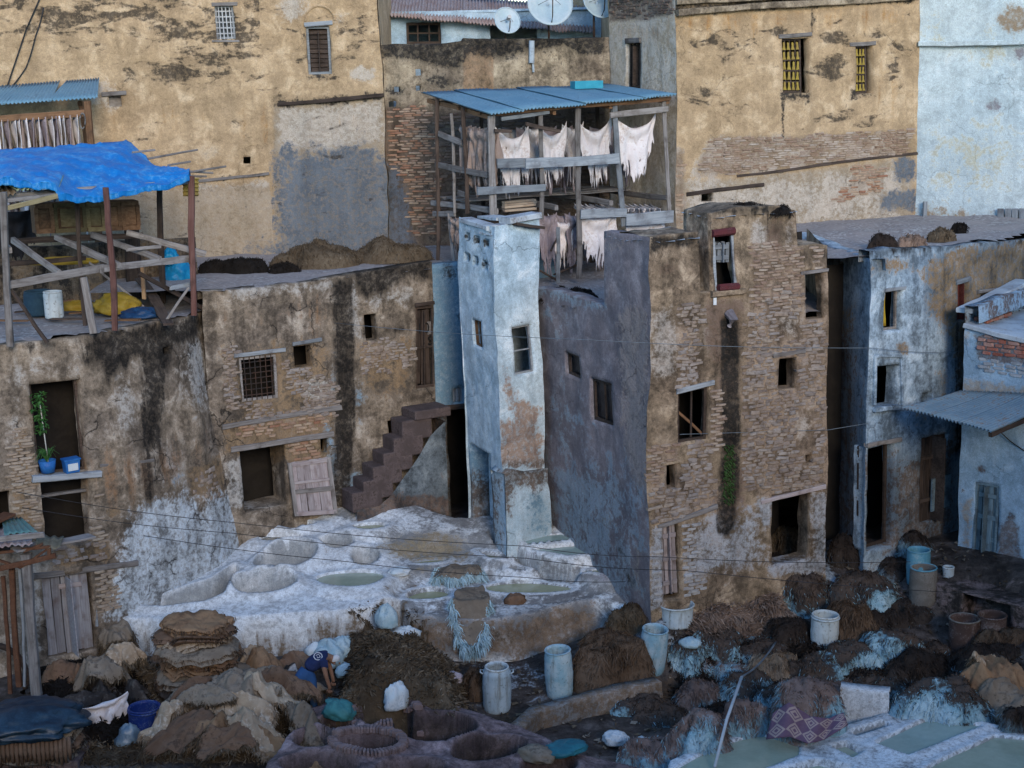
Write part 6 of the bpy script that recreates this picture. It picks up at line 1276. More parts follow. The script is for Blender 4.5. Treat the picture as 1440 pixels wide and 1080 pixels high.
BLUEPL = barrel_mat('limed_blue_plastic', (.26, .44, .54), (.44, .56, .62), (.20, .25, .26)); WHITEPL = barrel_mat('limed_white_plastic', (.48, .56, .60), (.58, .64, .66), (.27, .26, .23)); DKBLUE = mix_mat('dark_blue_plastic', (.008, .025, .14), (.012, .04, .2), (.1, .13, .2), 4, .45, .1, .01, lo=.5, hi=.7); TURQ = mix_mat('pale_turquoise_plastic', (.10, .30, .42), (.16, .38, .48), (.30, .42, .46), 3, .55, .2, .01); DIRTYPL = mix_mat('dirty_drum', (.15, .14, .125), (.24, .23, .21), (.09, .075, .06), 3, .8, .4, .015); BROWNDR = mix_mat('rusty_drum', (.07, .045, .038), (.12, .08, .07), (.2, .18, .17), 3, .75, .4, .015)
barrel('bucket', rf(77, 447), .55, .2, WHITEPL, 'white plastic bucket standing on the roof under the tarpaulin', 'bucket', rings=(.9,), waist=.0); barrel('drum', rf(50, 446)+(0, .3, 0), .5, .3, mix_mat('dark_teal_plastic', (.02, .05, .08), (.03, .07, .1)), 'dark blue drum behind the white bucket on the roof', 'drum')
def crumple(name, c, rx, ry, rz, mat, seed, label, cat, sharp=.28, group=None, n=20, rot=0., flat=.0, hang=0.):
    """a crumpled bag or cloth: ridged creases, flattened where it lies"""
    V = []; F = []; m = n*2
    for j in range(n+1):
        for i in range(m): a = math.pi*j/n; t = 2*math.pi*i/m; V.append((math.sin(a)*math.cos(t), math.sin(a)*math.sin(t), math.cos(a)))
    D = np.array(V); k = 1 + sharp*(1-2.2*np.abs(fbm(D+seed*3.1, 1.6, 3, seed))) - sharp*.8*np.abs(fbm(D+seed, 4, 3, seed+5)) + .18*fbm(D, .9, 2, seed+2)
    P = D*k[:, None]*np.array((rx, ry, rz)); P[:, 2] = np.where(P[:, 2] < -rz*.45, -rz*.45 + (P[:, 2]+rz*.45)*.15, P[:, 2]) + rz*.5
    c_, s_ = math.cos(rot), math.sin(rot); P = np.stack([P[:, 0]*c_-P[:, 1]*s_, P[:, 0]*s_+P[:, 1]*c_, P[:, 2]], -1) + np.asarray(c)
    F = [(j*m+i, (j+1)*m+i, (j+1)*m+(i+1) % m, j*m+(i+1) % m) for j in range(n) for i in range(m)]
    return mesh(name, P, F, mat, None, True, label=label, cat=cat, group=group)
BLUEBAG = mix_mat('turquoise_bag', (.0, .20, .42), (.01, .28, .5), None, 4, .45, .3, .02, spec=.4); YTARP = mix_mat('yellow_plastic', (.30, .20, .02), (.38, .27, .04), (.18, .12, .03), 4, .55, .4, .02)
crumple('plastic_bag', rf(250, 396, 7.35), .3, .26, .32, BLUEBAG, 3, 'turquoise plastic bag hanging at the corner of the roof shed', 'bag'); crumple('plastic_bag', rf(240, 372, 7.75), .17, .17, .24, BLUEBAG, 4, 'turquoise plastic bundle on top of the larger turquoise bag', 'bag')
crumple('yellow_sheet', rf(165, 440), .4, .3, .24, YTARP, 5, 'crumpled yellow plastic sheet on the roof shed floor', 'plastic sheet', .4); crumple('yellow_roll', atY(86, 372, 33), .75, .12, .11, YTARP, 6, 'long yellow plastic roll lying across the beams', 'plastic roll', .15); crumple('yellow_sheet', rf(100, 440)+(0, .4, 0), .35, .2, .12, YTARP, 7, 'small yellow plastic scrap behind the white bucket', 'plastic sheet', .4)
crumple('blue_sheet', rf(200, 446), .35, .25, .12, mix_mat('navy_sheet', (.01, .04, .11), (.02, .07, .16), None, 4, .5), 8, 'dark blue plastic scrap on the roof beside the leaning plank', 'plastic sheet', .4)
for i, (x, y) in enumerate(((60, 462), (100, 452), (140, 450), (30, 470), (180, 436))): pass
# small hide shed behind, against the ochre wall
S2 = empty('hide_shed', (-10.5, 36.6, 7.2), 'small brown timber shelter under a blue sheet roof against the ochre wall', 'shed')
cA, cB = atY(-60, 190, 36.4), atY(106, 146, 36.6); S2a = atY(-60, 151, 36.2); S2b = atY(135, 137, 36.4); up_ = np.array((0, 1.7, .42))
for i in range(3): k0, k1 = i/3-.01, (i+1)/3+.01; corrugated('corrugated_sheet', S2a+(S2b-S2a)*k0, S2a+(S2b-S2a)*k1, S2a+(S2b-S2a)*k1+up_+(-.35*k1, 0, 0), S2a+(S2b-S2a)*k0+up_, BLUESHEET, S2, .09, .02, 5, seed=30+i)
beam('beam', atY(-60, 172, 36.3), atY(125, 157, 36.3), .07, .15, WBROWN, S2, rnd=rr); b = atz(125, 300, 7.4); beam('post', (atY(124, 150, 36.35)[0], 36.35, 7.3), atY(122, 142, 36.35), .14, .14, WBROWN, S2, up=(0, 1, 0), rnd=rr); beam('post', (atY(110, 150, 36.35)[0], 37.6, 7.3), atY(112, 142, 37.6), .1, .1, WBROWN, S2, up=(0, 1, 0), rnd=rr); beam('beam', atY(110, 145, 37.6), atY(118, 158, 36.3), .08, .1, WBROWN, S2, rnd=rr)
tube_poly('rope_loop', [atY(116+4*math.cos(t), 170+11*math.sin(t), 36.2) for t in np.linspace(0, 6.28, 14)], .018, WGREY, S2)
for i in range(20):
    x = -6+i*5.8; p = atY(x, 168-x*.07, 36.5)
    hanging('hanging_hide', p+(-.10, .35, 0), p+(.10+.03*(i % 3), -.25, 0), 2.5, (HTAN, HWHITE, HGREY)[i % 3 if i % 5 else 1], 200+i, .03, .05, .3, 12, 14, label='narrow dried hide hanging edge on under the small blue shed roof', group='narrow hides in the shed against the ochre wall', taper=.1)

LT_BLK = mix_mat('black_cloth', (.02, .02, .022), (.035, .033, .035), None, 4, .9)  # dark wall and cloth added as a backdrop that darkens under the tarp
LWL = empty('low_wall', atz(120, 420, 7.0), 'low earth wall added as a dark backdrop behind the roof shed floor', 'wall')
Lw = Facade([(-12.3, 34.3), (-7.1, 35.3)], 6.9, 8.25, .06); Lw.build('wall', EARTH, LWL, .1, {'black': [('c', .52)], 'pale': [('e', 130, 370, 60, 20, 14, .6)], 'bare': [('c', .5)]}, rim=(.3, .3))
o = hanging('dark_backdrop', atY(-20, 296, 33.6), atY(48, 294, 34), 1.0, LT_BLK, 250, .05, .06, .15, label='dark cloth added as a backdrop behind the shed posts at the far left', cat='cloth', taper=.03)
for i in range(7):
    a_ = rf(20+i*26, 452-(i%3)*10); beam('scrap_board', a_+np.array((-.4, .1*(i % 2), .04)), a_+np.array((.35, .35*(i%3)-.2, .06)), .12, .03, WDARK if i % 2 else WBROWN, SH, rnd=rr)
# ================================================================ fleeces, hides, heaps
def H_arr(X, Y): return np.max([f(X, Y) for f in _ground_layers], 0)
def ramp_mat(name, stops, bmp=.5, rough=.95):
    m, t, b = new_mat(name); b.inputs['Roughness'].default_value = rough; b.inputs['Specular IOR Level'].default_value = .12
    at = nn(t, 'Attribute', attribute_name='tone').outputs['Fac']; p = nn(t, 'NewGeometry').outputs['Position']
    n1 = noi(t, p, 7, 5, .7); n2 = noi(t, p, 32, 3, .7)
    f = mth(t, 'ADD', at, mth(t, 'MULTIPLY', mth(t, 'SUBTRACT', n1, .5), .55))
    cr = nn(t, 'ValToRGB'); e = cr.color_ramp.elements
    while len(e) < len(stops): e.new(.5)
    for i, (x, c) in enumerate(stops): e[i].position = x; e[i].color = c4(c)
    t.links.new(f, cr.inputs[0]); col = mixc(t, 1.0, cr.outputs[0], mixc(t, n2, (.6, .6, .6), (1.3, 1.3, 1.3)), 'MULTIPLY')
    t.links.new(col, b.inputs['Base Color']); bump(t, b, mth(t, 'ADD', n1, mth(t, 'MULTIPLY', n2, .5)), bmp, .03); return m
LW = (.44, .62, .70); LW2 = (.24, .42, .50)
FUR = {
    'lime': ramp_mat('limed_fleece', [(.0, (.03, .022, .018)), (.34, (.105, .078, .062)), (.50, (.06, .055, .052)), (.60, LW2), (.78, LW)]),
    'brown': ramp_mat('brown_fleece', [(.0, (.03, .02, .014)), (.35, (.12, .08, .053)), (.6, (.18, .13, .095)), (.85, (.12, .095, .075))]),
    'rosy': ramp_mat('rosy_fleece', [(.0, (.05, .038, .034)), (.3, (.17, .125, .11)), (.48, (.23, .175, .155)), (.6, LW2), (.78, LW)]),
    'dark': ramp_mat('dark_fleece', [(.0, (.012, .010, .009)), (.4, (.04, .03, .025)), (.62, (.06, .048, .04)), (.75, (.12, .15, .17)), (.95, LW2)]),
    'black': ramp_mat('black_fur', [(.0, (.008, .007, .006)), (.5, (.022, .018, .016)), (1., (.045, .036, .03))]),
    'tan': ramp_mat('tan_fleece', [(.0, (.07, .05, .035)), (.35, (.24, .175, .12)), (.6, (.33, .26, .19)), (.85, (.40, .34, .27))]),
    'heap': ramp_mat('hair_waste', [(.0, (.035, .026, .018)), (.3, (.10, .075, .05)), (.55, (.17, .135, .095)), (.8, (.26, .225, .18))]),
    'straw': ramp_mat('hide_trimmings', [(.0, (.10, .068, .052)), (.35, (.25, .18, .14)), (.6, (.37, .29, .235)), (.85, (.46, .40, .35))])}
def strands(P, N, n, L, W, seed, droop=.6, tone=None, out=.45):
    r = np.random.RandomState(seed); k = r.randint(0, len(P), n); p = P[k] + r.normal(0, .02, (n, 3)); nr = N[k]
    cl = np.stack([fbm(p, 5.5, 2, 41), fbm(p, 5.5, 2, 42), .5*fbm(p, 5.5, 2, 43)], -1)
    d = nr*out + np.array((0, 0, -droop)) + cl*1.5 + r.normal(0, .2, (n, 3)); d /= np.linalg.norm(d, axis=1)[:, None]
    ln = L*r.uniform(.5, 1.35, n)[:, None]; w_ = np.cross(d, r.normal(0, 1, (n, 3))); w_ /= np.linalg.norm(w_, axis=1)[:, None]; w_ *= (W*r.uniform(.6, 1.4, n))[:, None]
    mid = p + d*ln*.55; d2 = d*.6 + np.array((0, 0, -.55*droop)) + r.normal(0, .2, (n, 3)); tip = mid + d2*ln*.5
    V = np.stack([p-w_*.5, p+w_*.5, mid-w_*.45, mid+w_*.45, tip-w_*.1, tip+w_*.1], 1).reshape(-1, 3)
    b = np.arange(n)[:, None]*6; F = np.concatenate([b+np.array([[0, 1, 3, 2]]), b+np.array([[2, 3, 5, 4]])])
    tn = (tone[k] if tone is not None else np.full(n, .5)) + r.normal(0, .12, n); T = np.repeat(tn, 6) + np.tile([-.08, -.08, 0, 0, .06, .06], n)
    return V, F, T
def normals_grid(P):
    du = np.gradient(P, axis=1); dv = np.gradient(P, axis=0); N = np.cross(du, dv); N /= (np.linalg.norm(N, axis=-1)[..., None]+1e-9); return N
def pelt(px, py, wpx, hpx, kind, label, name='fleece_pile', cat='fleece', seed=0, rot=0., depth=.75, n=1500, L=.16, W=.022, furry=.35, base=None, group=None, bump_=.22, sq=2.6, patch=None):
    """a heaped fleece: lumpy body with locks of wool hanging round it; (px,py) is the foot of its front"""
    scale = 73.; p = on_ground(px, py) if base is None else np.asarray(base, float)
    rx = wpx/scale/2; ry = rx*depth; hz = max(.12, hpx/scale*.93 - ry*.28)
    c = p + np.array((0, ry*.75, 0)); nu_, nv_ = 56, 20; r = random.Random(seed+77)
    T = np.linspace(0, 2*np.pi, nu_+1); Vv = np.linspace(0, 1, nv_); A, B = np.meshgrid(T, Vv)
    ca, sa = math.cos(rot), math.sin(rot)
    lob = 1 + .16*np.cos(3*A+seed) + .10*np.cos(5*A+seed*2.3)
    x = rx*np.cos(A)*np.power(B, .85)*lob; y = ry*np.sin(A)*np.power(B, .85)*lob
    X = c[0]+x*ca-y*sa; Y = c[1]+x*sa+y*ca; g = H_arr(X, Y) if base is None else np.full(X.shape, p[2])
    z = hz*np.power(np.clip(1-np.power(B, sq), 0, 1), .75); zb = np.minimum(g, p[2]+.25) if base is None else g
    P = np.stack([X, Y, zb*B+p[2]*(1-B)+z-.06*B**6], -1)
    N = normals_grid(P); N *= np.where(N[..., 2:].mean() < 0, -1, 1)
    dsp = bump_*fbm(P+seed, 1.6, 4, seed % 50)*min(1, rx*1.3) + .10*(1-2.4*np.abs(fbm((P+seed)*np.array((1.7, .8, 1)), 2.0, 3, 4))) ; P = P + N*dsp[..., None]*np.clip(1.2-B, .25, 1)[..., None]; P[:, -1] = P[:, 0]
    tone = .28 + .22*fbm(P, 1.7, 3, 8) + np.clip(B-.45, 0, 1)*.55*(patch if patch is not None else 1.) + .55*np.clip(fbm(P+seed*1.3, 1.15, 3, 31), 0, 1)*(patch if patch is not None else 1.)
    ii = np.arange(P.shape[0]*P.shape[1]).reshape(P.shape[:2]); F = np.stack([ii[:-1, :-1], ii[1:, :-1], ii[1:, 1:], ii[:-1, 1:]], -1).reshape(-1, 4)
    o = empty(name, (c[0], c[1], p[2]), label, cat, group)
    mesh('skin', P.reshape(-1, 3), F, FUR[kind], o, True, attrs={'tone': tone.ravel()})
    m = (B > .42).ravel() | (np.random.RandomState(seed).rand(B.size) < furry*.5); m &= (B > .1).ravel()
    P_, N_2, t_ = P.reshape(-1, 3)[m], normals_grid(P).reshape(-1, 3)[m], tone.ravel()[m]; N_2 = N_2*np.where(((P_-c)*N_2).sum(1) < 0, -1, 1)[:, None]
    V, F2, T2 = strands(P_, N_2, int(n*2.6), L*.66, W*.55, seed+3, .95, t_, .18); 
    mesh('wool', V, F2, FUR[kind], o, False, attrs={'tone': T2}, kind='stuff'); return o
pelt(860, 975, 104, 78, 'brown', 'big flat topped bale of brown fleece between two blue white barrels', seed=1, n=2600, furry=.45, L=.2, rot=.1, patch=.3, name='fleece_bale', sq=6)
pelt(880, 897, 64, 42, 'heap', 'shaggy brown clump of fleece at the foot of the lilac house corner', seed=2, n=1500, furry=.9, L=.12, patch=.2)
pelt(1222, 860, 105, 52, 'lime', 'dark fleece with blue white wool patches, behind the brown bale near the doorway', seed=3, n=2000, furry=.5)
pelt(1133, 862, 74, 54, 'lime', 'black brown fleece with a blue white underside beside the trimmings heap', seed=4, n=1500)
pelt(1197, 905, 70, 62, 'brown', 'tall reddish brown fleece bale behind the limed white barrel', seed=5, n=2400, furry=.9, L=.2, patch=.3, name='fleece_bale')
pelt(1257, 938, 92, 46, 'lime', 'piebald fleece with one big white flap under the stone ledge', seed=6, n=1500, patch=1.1)
pelt(1200, 950, 90, 44, 'lime', 'dark limed fleece right of the patterned rug pile, white patches facing the basins', seed=7, n=1700)
pelt(1296, 968, 100, 46, 'dark', 'wide dark fleece behind the basins with a white streaked left end', seed=8, n=1800)
pelt(1340, 1018, 126, 56, 'lime', 'largest dark fleece by the green basins with a white crest of wool', seed=9, n=2400, patch=1.1)
pelt(1152, 968, 86, 46, 'lime', 'grey brown domed fleece with its near edge limed white, above the patterned rug', seed=10, n=1700, patch=.8)
pelt(1097, 962, 74, 38, 'tan', 'buff fleece lump between the wire and the patterned rug pile', seed=11, n=1300, patch=.8)
pelt(1050, 992, 78, 46, 'lime', 'striped grey fleece with white locks left of the patterned rug pile', seed=12, n=1600)
pelt(985, 998, 70, 34, 'rosy', 'flat rosy fleece on the canal bank', seed=13, n=1300)
pelt(1045, 1034, 74, 46, 'rosy', 'rosy fleece with bright white locks touching the left basin', seed=14, n=1600, patch=1.1)
pelt(985, 1056, 86, 52, 'rosy', 'long rosy fleece at the left end of the basins', seed=15, n=1800, patch=.9)
pelt(1008, 930, 98, 42, 'lime', 'low dark fleece spread below the trimmings heap', seed=16, n=1700)
pelt(972, 946, 60, 38, 'lime', 'small dark fleece with a white tuft next to the canal', seed=17, n=1200)
pelt(1112, 912, 72, 40, 'dark', 'nearly black fleece between the trimmings heap and the limed barrel', seed=18, n=1300)
pelt(1385, 948, 96, 36, 'dark', 'grey fleece sheet lying below the two rusty drums', seed=19, n=1400)
pelt(1405, 920, 76, 38, 'brown', 'dim brown fleece in the dark corner under the ledge', seed=20, n=1000, patch=.2)
pelt(1190, 798, 46, 50, 'dark', 'dark fleece leaning in the gap between the stone house and the blue white house', seed=21, n=1000)
pelt(1290, 784, 54, 40, 'dark', 'dark fleece beside the doorway of the blue white house', seed=22, n=1000)
pelt(1108, 792, 50, 44, 'heap', 'brown fibre pile filling the square opening of the stone house', seed=23, n=1400, furry=.9, patch=.1, base=atz(1110, 792, 1.5)+np.array((0, .45, 0)))
pelt(676, 985, 44, 46, 'brown', 'small brown mound of wet hair against the terrace wall', seed=24, n=1000, furry=.8, patch=.2)
pelt(1262, 815, 60, 26, 'dark', 'flat dark skin on the paving before the doorway', seed=25, n=700)
pelt(1433, 1030, 40, 34, 'dark', 'dark purple fleece at the right edge above the basins', seed=27, n=700)
pelt(905, 1010, 80, 24, 'lime', 'thin limed fleece on the low canal wall', seed=28, n=1000)
pelt(922, 1082, 80, 40, 'rosy', 'rosy fleece at the bottom edge beside the green water', seed=29, n=1200)
# the rug pile
RG = pelt(1135, 1040, 100, 82, 'rosy', 'tall fleece pile half covered by a purple and cream patterned rug', seed=31, n=1700, patch=.9, name='fleece_pile')
m, t, b = new_mat('patterned_rug'); uv = nn(t, 'UVMap', uv_map='uv').outputs[0]
sx = nn(t, 'SeparateXYZ', i={0: uv})
def tri(v, k, off=0.): return mth(t, 'ABSOLUTE', mth(t, 'SUBTRACT', mth(t, 'FRACT', mth(t, 'ADD', mth(t, 'MULTIPLY', v, k), off)), .5))
dm = mth(t, 'ADD', tri(sx.outputs[0], 3.), tri(sx.outputs[1], 2.)); ch = sstep(t, dm, .49, .51); inn = mth(t, 'SUBTRACT', sstep(t, dm, .26, .28), sstep(t, dm, .34, .36)); core = mth(t, 'SUBTRACT', 1., sstep(t, dm, .12, .14))
f = mth(t, 'ABSOLUTE', mth(t, 'SUBTRACT', ch, mth(t, 'ADD', inn, core, clamp=True))); nr_ = noi(t, uv, 14, 4, .7)
col = mixc(t, f, (.40, .31, .29), (.11, .055, .12)); col = mixc(t, mth(t, 'MULTIPLY', nr_, .5), col, (.25, .2, .2)); t.links.new(col, b.inputs['Base Color']); bump(t, b, nr_, .4, .01); RUGM = m
def rug_strip(name, top_px, bot_px, cols, label, off=.0, seed=0):
    V = []; UVs = []; n = 24; k = 16
    for i in range(n+1):
        u = i/n
        for j in range(k+1):
            v = j/k; q = [np.interp(u, np.linspace(0, 1, len(E_[0])), [p[a] for p in E_]) if False else 0 for a in ()] ; 
            tx = np.interp(u, np.linspace(0, 1, len(top_px)), [p[0] for p in top_px]); ty = np.interp(u, np.linspace(0, 1, len(top_px)), [p[1] for p in top_px])
            bx = np.interp(u, np.linspace(0, 1, len(bot_px)), [p[0] for p in bot_px]); by = np.interp(u, np.linspace(0, 1, len(bot_px)), [p[1] for p in bot_px])
            g = on_ground(1135, 1040); Yb = g[1] + .02 + .35*abs(u-.5)**2*4*.5 - off; Yt = Yb + .22
            p = atY(tx*(1-v)+bx*v, ty*(1-v)+by*v, Yt*(1-v)+Yb*v + .05*math.sin(u*17+v*2+seed)); V.append(p); UVs.append((u*cols, v))
    ii = np.arange(len(V)).reshape(n+1, k+1)
    o = mesh(name, V, np.stack([ii[:-1, :-1], ii[1:, :-1], ii[1:, 1:], ii[:-1, 1:]], -1).reshape(-1, 4), RUGM, None, True, uv=UVs, label=label, cat='rug'); o.modifiers.new('s', 'SOLIDIFY').thickness = .02; return o
RUGOFF = .5
rug_strip('rug', [(1087, 1003), (1110, 988), (1140, 1008), (1165, 1010), (1186, 1003)], [(1078, 1040), (1110, 1036), (1136, 1046), (1160, 1040), (1192, 1020)], 1.6, 'purple and cream diamond patterned rug hung over a fleece pile at the basins', RUGOFF)
# heaps of loose stuff
def heap(name, poly, zs, kind, label, cat, seed, n, L, W, peak=None, hump=.5, out=.5, droop=.35):
    """a mound spread over a patch of ground; poly is its outline on the ground"""
    pts = np.array([on_ground(*p)[:2] for p in poly]); lo, hi = pts.min(0)-.2, pts.max(0)+.2; res = .07
    gx = np.arange(lo[0], hi[0], res); gy = np.arange(lo[1], hi[1], res); X, Y = np.meshgrid(gx, gy); d = sdf_poly(X, Y, [tuple(p) for p in pts]); P0 = np.stack([X, Y, 0*X], -1)
    d = d + .25*fbm(P0, 1.5, 3, seed); k = np.clip(d/zs[1], 0, 1); Z = H_arr(X, Y) - .05 + zs[0]*k*(2-k)*(1+.35*fbm(P0, 1.2, 3, seed+1)) + .10*fbm(P0, 3.2, 4, seed+2)*k
    keep = d > -.15; idx = np.arange(X.size).reshape(X.shape); c = keep[:-1, :-1] & keep[1:, :-1] & keep[:-1, 1:] & keep[1:, 1:]
    F = np.stack([idx[:-1, :-1], idx[:-1, 1:], idx[1:, 1:], idx[1:, :-1]], -1)[c]; P = np.stack([X, Y, Z], -1); N = normals_grid(P); N *= np.sign(N[..., 2:]+1e-9)
    used = np.zeros(X.size, bool); used[F.ravel()] = True; re = np.cumsum(used)-1; Pf = P.reshape(-1, 3)[used]; Nf = N.reshape(-1, 3)[used]; tone = .35+.45*fbm(Pf, 1.8, 4, seed+5)
    n = int(n*1.8); L *= .9; W *= .75
    o = empty(name, (pts[:, 0].mean(), pts[:, 1].mean(), float(Pf[:, 2].min())), label, cat)
    mesh('mound', Pf, re[F], FUR[kind], o, True, attrs={'tone': tone-.1}); V, F2, T2 = strands(Pf, Nf, n, L, W, seed+9, droop, tone, out); mesh('loose_hair', V, F2, FUR[kind], o, attrs={'tone': T2}, kind='stuff'); return o, Pf
heap('hair_heap', [(478, 1000), (470, 940), (500, 905), (545, 890), (590, 905), (640, 950), (660, 985), (640, 1000), (560, 1010)], (.85, .9), 'heap', 'big heap of wet brown hair waste below the lime vats, white bags on it', 'heap', 5, 9000, .13, .03)
heap('trimmings_heap', [(965, 885), (975, 830), (1010, 800), (1070, 800), (1110, 840), (1120, 880), (1060, 905), (1000, 905)], (.5, .8), 'straw', 'pale heap of hide trimmings and straw sloping from the stone house', 'heap', 6, 9000, .2, .026, droop=.5)
heap('scrap_heap', [(60, 1010), (55, 950), (120, 935), (190, 940), (220, 980), (230, 1030), (150, 1060), (90, 1040)], (.35, .6), 'black', 'low black heap of fur scraps left of the blue barrel', 'heap', 7, 5000, .14, .03)
# fur on the roofs
def roof_heap(cx, cy, z, rx, ry, hz, kind, label, seed, n=1500, L=.12): 
    hz *= .72; p = atz(cx, cy, z); return pelt(cx, cy, rx*2*73, (hz+ry*.28)/.93*73, kind, label, seed=seed, depth=ry/rx, n=n, L=L, furry=.95, base=p+np.array((0, -ry*.75, 0)), patch=.15, bump_=.42, sq=4.5, name='fur_heap', cat='fur heap')
roof_heap(330, 382, 7.42, .85, .5, .42, 'black', 'black fur heap on the earth house roof', 41); roof_heap(452, 372, 7.45, 1.1, .5, .5, 'heap', 'long brown fur heap on the roof against the blue grey wall foot', 42, 2600); roof_heap(545, 364, 7.48, .85, .45, .38, 'heap', 'small brown fur heap on the roof nearest the drying rack', 43, 1800); roof_heap(398, 382, 7.42, .35, .3, .22, 'black', 'little black fur heap between the black and the long brown heap', 44, 700)
roof_heap(604, 338, 7.5, .42, .4, .9, 'straw', 'upright pile of brown hides under the left end of the drying rack', 45, 1800, .25)
roof_heap(1065, 296, 9.02, .66, .4, .15, 'black', 'black hides spread on top of the brick chimney head', 46, 1500); roof_heap(805, 418, 7.0, .6, .3, .2, 'black', 'black hides lying behind the low lilac wall of the rack floor', 47, 900); roof_heap(1350, 325, 7.97, .16, .14, .2, 'black', 'round black fur lump alone on the right roof', 48, 300)
for i, (x, y, w_) in enumerate(((1322, 336, .3), (1280, 342, .3), (1240, 347, .3))): roof_heap(x, y, 8.0, w_, .12, .09, ('heap', 'straw', 'dark')[i], ('brown fur scraps along the roof edge below the pale blue house', 'pale fur scraps in the middle of the right roof edge', 'dark fur scraps at the left of the right roof edge')[i], 50+i, 400, .08)
# hide laid over the vat wall
# ------------------------------------------------ big flat hides, folded and stacked
def leather(name, a, b_, c): return mix_mat(name, a, b_, c, 2.6, .75, .5, .02, vary=.18, fine=5, lo=.35, hi=.66)
LT = {'tan': leather('tan_hide_leather', (.29, .18, .10), (.19, .11, .06), (.10, .06, .035)), 'brown': leather('brown_hide_leather', (.14, .082, .05), (.20, .125, .08), (.07, .042, .027)), 'grey': leather('grey_raw_hide', (.17, .135, .10), (.25, .205, .155), (.075, .058, .045)), 'cream': leather('cream_raw_hide', (.42, .32, .22), (.30, .22, .145), (.52, .44, .35)), 'black': leather('black_hide', (.02, .016, .014), (.045, .035, .03), (.09, .08, .07)), 'pied': mix_mat('pied_cow_hide', (.02, .017, .015), (.42, .38, .35), None, 2.2, .85, .5, .02, lo=.47, hi=.53)}
def hide(cx, cy, z, rx, ry, kind, label, seed, rot=0., th=.07, fold=.06, droop=.25, dome=0., fringe='dark', nfr=500, conf=None, group=None, name='hide', tilt=(0, 0), out_=.18, double=False):
    """one thick raw hide: ragged outline, rolled edge, hair fringe underneath"""
    nu_, nv_ = 96, 26; T = np.linspace(0, 2*np.pi, nu_+1); R_ = np.linspace(0, 1, nv_); A, B = np.meshgrid(T, R_)
    D = np.stack([np.cos(A)+seed*3.3, np.sin(A), 0*A], -1); rad = 1 + out_*fbm(D, 1.6, 4, seed) + .05*fbm(D, 7, 2, seed+1)
    pw = lambda c: np.sign(c)*np.abs(c)**.72
    x = rx*pw(np.cos(A))*B*rad; y = ry*pw(np.sin(A))*B*rad; c_, s_ = math.cos(rot), math.sin(rot); X = cx+x*c_-y*s_; Y = cy+x*s_+y*c_
    P0 = np.stack([X, Y, 0*X], -1)+seed*2.1
    ra = seed*1.9; Pr = np.stack([P0[..., 0]*math.cos(ra)-P0[..., 1]*math.sin(ra), (P0[..., 0]*math.sin(ra)+P0[..., 1]*math.cos(ra))*2.4, P0[..., 2]], -1)
    zz = fold*1.5*(1-2.6*np.abs(fbm(Pr, 1.1, 2, seed+3))) + fold*.9*(.5-1.6*np.abs(fbm(Pr, 2.7, 3, seed+6))) + fold*.35*fbm(P0, 6, 3, seed+4) + dome*(1-B**2) - droop*B**3.2*(1+1.1*fbm(D, 2.2, 2, seed+9)) + x*tilt[0] + y*tilt[1]
    if conf is not None: zz = zz + conf(X, Y) 
    else: zz = zz + z
    edge = np.sqrt(np.clip(1-np.clip((B-.9)/.1, 0, 1)**2, 0, 1)); Pt = np.stack([X, Y, zz+th*.5*edge], -1); Pb = np.stack([X, Y, zz-th*.5*edge], -1)
    Pt[:, -1] = Pt[:, 0]; Pb[:, -1] = Pb[:, 0]
    ii = np.arange(Pt.shape[0]*Pt.shape[1]).reshape(Pt.shape[:2]); F = np.stack([ii[:-1, :-1], ii[1:, :-1], ii[1:, 1:], ii[:-1, 1:]], -1).reshape(-1, 4)
    o = empty(name, (cx, cy, float(zz.min())), label, 'hide', group)
    if double:
        of = np.array((.03*math.sin(seed), .02*math.cos(seed), -th*1.15)); sh = 1-.05*np.sin(A*2+seed)*B; Q = np.concatenate([((Pt-np.array((cx, cy, 0)))*np.stack([sh, sh, 1+0*sh], -1)+np.array((cx, cy, 0))+of).reshape(-1, 3), ((Pb-np.array((cx, cy, 0)))*np.stack([sh, sh, 1+0*sh], -1)+np.array((cx, cy, 0))+of).reshape(-1, 3)]); Q[:, 2] += .02*fbm(Q, 3, 3, seed); mesh('fold', Q, np.concatenate([F, F[:, ::-1]+Pt.shape[0]*Pt.shape[1]]), LT[kind], o, True)
    mesh('skin', np.concatenate([Pt.reshape(-1, 3), Pb.reshape(-1, 3)]), np.concatenate([F, F[:, ::-1]+Pt.shape[0]*Pt.shape[1]]), LT[kind], o, True)
    if nfr:
        rim_ = Pb[-3:].reshape(-1, 3); N = rim_-np.array((cx, cy, 0)); N[:, 2] = 0; N /= np.linalg.norm(N, axis=1)[:, None]
        lm = fringe == 'limed'
        if seed == 450: q_ = rim_[:, 1] < yE+.1; rim_, N = rim_[q_], N[q_]*.4
        V, F2, T2 = strands(rim_, N, nfr*2, .2 if lm else .09, .018 if lm else .011, seed+5, .8, np.full(len(rim_), .85 if lm else .4)+.3*fbm(rim_, 2, 2, 3), .35); mesh('hair', V, F2, FUR['lime' if lm else fringe], o, attrs={'tone': T2}, kind='stuff')
    return o
